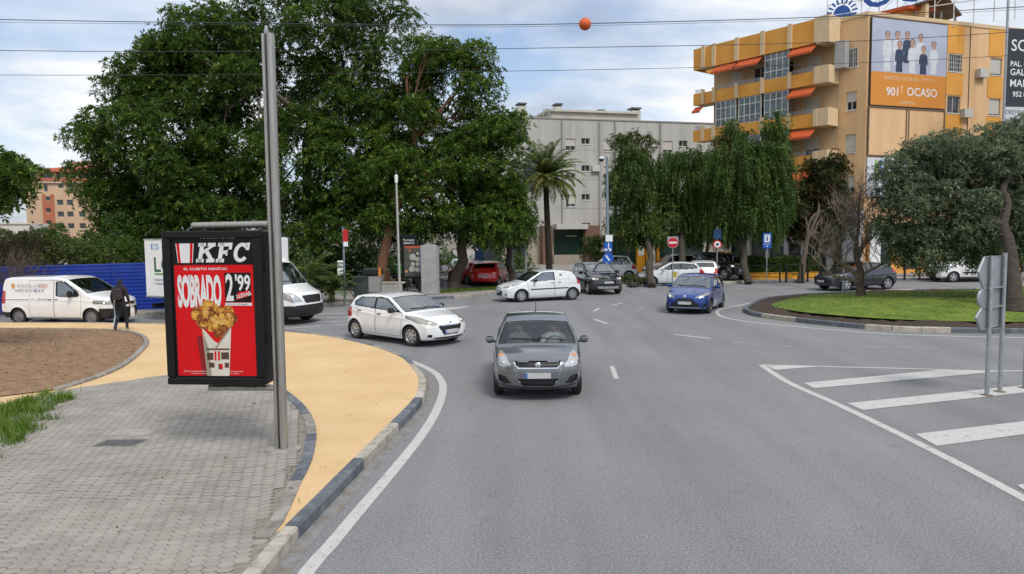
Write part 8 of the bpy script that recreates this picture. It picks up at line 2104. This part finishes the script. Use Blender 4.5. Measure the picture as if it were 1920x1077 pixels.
weeping('weeping_tree', 'narrow weeping tree between the prohibition sign and the no-entry sign', G(1325, 531, .12), [E(1328, 360, 50, 34, 80, 1.3)], 70, 16, np.random.RandomState(55), LF_PEP, P(1326, 430, 50), GW, trunk_r=.12)
leafy_tree('dark_leaved_tree', 'dark small tree with a few orange leaves right of the tallest weeping tree', G(1502, 527, .12), [E(1545, 340, 47, 46, 50, 1.5), E(1505, 415, 47, 52, 60, 1.5), E(1565, 405, 47, 35, 50, 1.0), E(1530, 465, 46, 60, 35, 1.2)], 50, np.random.RandomState(9), rmin=.45, rmax=.75, per=42, k=6, ln=.2, wd=.085, mat=LF_DARK, trunk_r=.17, low=2.2)
leafy_tree('round_topped_tree', 'yellowish round-topped tree behind the first weeping tree', G(1180, 520, .12), [E(1188, 285, 52, 42, 40, 1.5), E(1170, 330, 52, 30, 45, 1.3)], 16, np.random.RandomState(10), rmin=.5, rmax=.85, per=40, k=6, ln=.2, wd=.08, mat=LF_BUSH, trunk_r=.15, low=3)
bush('climbing_bush', 'dark conical bush beside the brown brick pier', G(1108, 530, .12), [E(1106, 480, 50, 14, 40, .5), E(1128, 470, 48, 22, 45, .7)], 14, np.random.RandomState(26), LF_FIC, 45, .16, .07, .3, .55)
# olive on the island and a second one behind
Zl = .5
leafy_tree('olive_tree', 'spreading grey-green olive tree on the grass island', G(1902, 579, .45), [E(1715, 410, 27.5, 65, 85, 1.6), E(1830, 330, 28, 95, 70, 1.9), E(1900, 420, 27.5, 90, 80, 1.8), E(1800, 455, 27, 110, 45, 1.6), E(1950, 330, 28, 70, 80, 1.6), E(1690, 350, 28, 40, 55, 1.0), E(1750, 300, 28, 50, 40, 1.2), E(1900, 270, 28, 60, 40, 1.5), E(1870, 430, 26.2, 110, 65, .8)], 150, np.random.RandomState(12), rmin=.40, rmax=.75, per=64, k=6, ln=.165, wd=.055, mat=LF_OLV, bark=M_BARKD, trunk_r=.24, fork=.42, low=1.75, n_limb=24, sep=.42)
# leafless tree on the island
bt = G(1614, 557.5, .42); e = empty('bare_tree', bt); tag(e, 'leafless pruned tree with upright twigs at the edge of the lawn', 'tree')
rs = np.random.RandomState(15); tb = MB(); limb(tb, (0, 0, -.1), (-.05, 0, 1.15), .17, .13, rs, .1, 6, 0, 10); limb(tb, (-.05, 0, 1.1), (-.18, .1, 2.5), .13, .08, rs, .2, 6, 0, 8); tb.lathe([(.27, -.1), (.21, .1), (.17, .35)], n=12); tb.build('trunk', M_BARK, e, smooth=True)
lb = MB()
def arm(p0, p1, r0, kids, upb):
    pts = limb(lb, p0, p1, r0, r0 * .5, rs, .25, 6, .0, 6)
    for q in pts[2:]:
        for k in range(kids): twiggy(lb, q, unit(np.array([rs.normal(0, .5), rs.normal(0, .4), upb])), rs.uniform(.5, .8), r0 * .26, 3, rs, .2, .5, 3, 3)
arm((-.05, 0, .75), (-1.75, .1, 1.95), .10, 3, .9); arm((-.05, 0, .6), (-2.0, -.2, 1.55), .075, 2, .9); arm((.0, 0, .85), (1.1, .1, 1.45), .075, 2, 1.0); arm((1.1, .1, 1.45), (1.45, 0, 2.5), .05, 2, 1.0)
arm((-.1, 0, 1.6), (.75, .3, 2.6), .08, 3, 1.0); arm((-.18, .1, 2.4), (-.2, 0, 3.6), .08, 3, 1.0); arm((-.15, .1, 2.0), (-1.0, -.2, 3.0), .08, 3, 1.0); arm((-.15, 0, 1.8), (.35, -.2, 3.2), .06, 3, 1.0)
lb.build('branches', pbr('grey brown twigs', (.17, .135, .105), .9, var=.25, scale=5), e, fix=False)
p = G(1580, 549.5, .35); e = empty('tree_stake', p); tag(e, 'thin grey stake with a pale cap beside the leafless tree', 'stake'); MB().tube([(0, 0, 0), (.02, 0, 1.55)], [.05, .045], 8).build('stake_pole', M_GALV, e, smooth=True); MB().sphere((.02, 0, 1.58), .06, 10, 6).build('stake_cap', M_GALV, e, smooth=True)
# clipped hedge over the ochre wall
rs = np.random.RandomState(60); hb = empty('clipped_hedge', (h0.x, h0.y, .12)); tag(hb, 'clipped green hedge above the low ochre wall', 'hedge')
n = 5200; A_ = rs.uniform(0, hl2, n); Z_ = rs.uniform(.35, 1.25, n) + .06 * np.sin(A_ * 3); D_ = -rs.uniform(.0, 1.1, n) * (rs.rand(n) < .6) + rs.normal(0, .05, n)
topm = rs.rand(n) < .35; Z_[topm] = 1.25 + .08 * np.sin(A_[topm] * 2.3) + rs.normal(0, .05, topm.sum())
pos = np.array([hf.p(a, z, d - .1) for a, z, d in zip(A_, Z_, D_)]); ax_ = np.array([hf.n.x, hf.n.y, .5])[None] + rs.normal(0, .5, (n, 3))
v, f, t = rosettes(pos, ax_, 5, .12, .055, .1, rs); link_mesh('foliage', np_mesh('foliage', v, f, t), LF_PEP, hb)
hf.b('hedge_core', pbr('hedge inner shade', (.010, .016, .006), .95), hb, 0, hl2, .3, 1.15, -1.1, -.15)  # solid near-black filler: the hedge's inner shade put into its colour
# low planter bushes by the kiosk
bush('planter_bush', 'low yellow-green planter bush beside the small white van', G(1185, 536, .12), [E(1180, 527, 42, 26, 7, .4), E(1200, 530, 42, 20, 5, .4)], 14, np.random.RandomState(27), LF_BUSH, 60, .12, .05, .18, .3)

# ================================================================== grass
def blades(name, xy, z, hmin, hmax, width, lean, rs, mat, kind='stuff'):
    n = len(xy); a = rs.uniform(0, 2 * np.pi, n); h = rs.uniform(hmin, hmax, n); l = rs.uniform(.2, 1, n) * lean
    b = np.column_stack([xy, z]); d = np.column_stack([np.cos(a), np.sin(a), np.zeros(n)]); s = np.column_stack([-np.sin(a), np.cos(a), np.zeros(n)]) * width / 2
    m_ = b + d * (l * h * .4)[:, None] + np.array([0, 0, 1.0]) * (h * .62)[:, None]; tp = b + d * (l * h)[:, None] + np.array([0, 0, 1.0]) * (h * (1 - .25 * l))[:, None]
    v = np.stack([b - s, b + s, m_ + s * .7, m_ - s * .7, tp], 1).reshape(-1, 3); i = np.arange(n) * 5
    f = np.concatenate([np.stack([i, i + 1, i + 2], 1), np.stack([i, i + 2, i + 3], 1), np.stack([i + 3, i + 2, i + 4], 1)]); t = np.clip(rs.normal(.5, .22, n), 0, 1)
    o = link_mesh(name, np_mesh(name, v, f, np.concatenate([t, t, t])), mat); o['kind'] = kind; return o
LF_GRASS = leaf_mat('grass blades', (.045, .10, .008), (.115, .215, .016), (.25, .32, .05), .6, .4)
LF_LAWN = leaf_mat('lawn blades', (.050, .105, .008), (.105, .180, .014), (.24, .27, .05), .7, .4)
rs = np.random.RandomState(70)
gp = gpts([(-60, 738), (40, 736), (106, 738), (112, 752), (90, 775), (55, 800), (20, 832), (-60, 880), (-500, 900), (-500, 740)], SLAB_Z)
gpoly = [(q.x, q.y) for q in gp]; lo = np.array(gpoly).min(0); hi = np.array(gpoly).max(0)
xy = rs.uniform(lo - .3, hi + .3, (90000, 2)); xy = xy[(xy[:, 0] > -9) & inside(xy[:, 0] + .25 * np.sin(xy[:, 1] * 9) * rs.rand(len(xy)) - .1, xy[:, 1] + .3 * np.sin(xy[:, 0] * 7), gpoly)]
cen = rs.uniform(lo, hi, (420, 2)); dd = np.sqrt(((xy[:, None] - cen[None]) ** 2).sum(2)).min(1); xy = xy[rs.rand(len(xy)) < np.exp(-(dd / .2) ** 2) + .12]
blades('grass_patch', xy, np.full(len(xy), SLAB_Z + .01), .05, .21, .012, 1.3, rs, LF_GRASS); tag(bpy.data.objects['grass_patch'], 'long green grass at the edge of the brown planting bed', 'grass')
# lawn
lo = np.array(lpoly).min(0); hi = np.array(lpoly).max(0); xy = rs.uniform(lo, hi, (48000, 2)); xy = xy[inside(xy[:, 0], xy[:, 1], lpoly)]
lv = np.array([v.co for v in lawn.data.vertices]); 
from mathutils import kdtree
kd = kdtree.KDTree(len(lv))
for i, q in enumerate(lv): kd.insert((q[0], q[1], 0), i)
kd.balance(); zz_ = np.array([lv[kd.find((x, y, 0))[1]][2] for x, y in xy])
blades('lawn_grass', xy, zz_ - .02, .025, .065, .022, .8, rs, LF_LAWN); tag(bpy.data.objects['lawn_grass'], 'short mown grass covering the traffic island', 'grass')
vxy = np.array([(q.x, q.y) for q in vp + vq]); lo, hi = vxy.min(0), vxy.max(0); xy = rs.uniform(lo, hi, (9000, 2)); xy = xy[inside(xy[:, 0], xy[:, 1], [tuple(q) for q in vxy])]
blades('verge_grass', xy, np.full(len(xy), .15), .06, .16, .02, .7, rs, LF_LAWN); tag(bpy.data.objects['verge_grass'], 'short grass strip under the trees before the parked cars', 'grass')
# dry litter on the bed, bark bits on the island soil
xy = rs.uniform(np.array(bed_poly).min(0), np.array(bed_poly).max(0), (16000, 2)); xy = xy[inside(xy[:, 0], xy[:, 1], bed_poly) & (xy[:, 0] > -16)]
n = len(xy); v, f = leaf_quads(np.column_stack([xy, np.full(n, SLAB_Z + .085) + rs.uniform(-.01, .03, n)]), np.column_stack([rs.normal(0, 1, (n, 2)), rs.normal(0, .25, n)]), rs.uniform(.04, .11, n), rs.uniform(.008, .02, n), .0, rs)
o = link_mesh('bed_litter', np_mesh('bed_litter', v, f, rs.rand(n)), leaf_mat('dry bed litter', (.10, .055, .03), (.22, .135, .075), (.38, .27, .17), .9, .05)); tag(o, 'dry brown litter scattered over the planting bed', 'litter', kind='stuff')
# a few fallen leaves on paving, path and gutter
sp = []
for px_, py_, z in ((338, 857, SLAB_Z), (500, 876, SLAB_Z), (420, 862, SLAB_Z), (218, 998, SLAB_Z), (538, 882, SLAB_Z), (546, 888, SLAB_Z), (532, 894, SLAB_Z), (548, 918, SLAB_Z), (520, 925, SLAB_Z), (600, 878, SLAB_Z), (640, 868, SLAB_Z), (597, 980, 0), (802, 722, 0), (800, 730, 0), (560, 945, SLAB_Z), (700, 760, SLAB_Z), (650, 700, SLAB_Z), (480, 760, SLAB_Z), (300, 900, SLAB_Z), (650, 955, 0), (760, 830, 0)):
    q = G(px_, py_, z)
    for k in range(2): sp.append((q.x + rs.normal(0, .03), q.y + rs.normal(0, .04), z + .022))
sp = np.array(sp); n = len(sp); v, f = leaf_quads(sp, np.column_stack([rs.normal(0, 1, (n, 2)), np.abs(rs.normal(0, .2, n))]), rs.uniform(.03, .065, n), rs.uniform(.012, .026, n), -.1, rs)
o = link_mesh('fallen_leaves', np_mesh('fallen_leaves', v, f, rs.rand(n)), leaf_mat('fallen leaf', (.05, .025, .012), (.13, .065, .025), (.26, .15, .06), .8, .1)); tag(o, 'dry brown leaves lying on the paving and in the gutter', 'fallen leaves', kind='stuff')
#print('TRIS', sum(sum(len(p.vertices) - 2 for p in me.polygons) if len(me.polygons) < 5000 else len(me.loops) - 2 * len(me.polygons) for me in bpy.data.meshes))
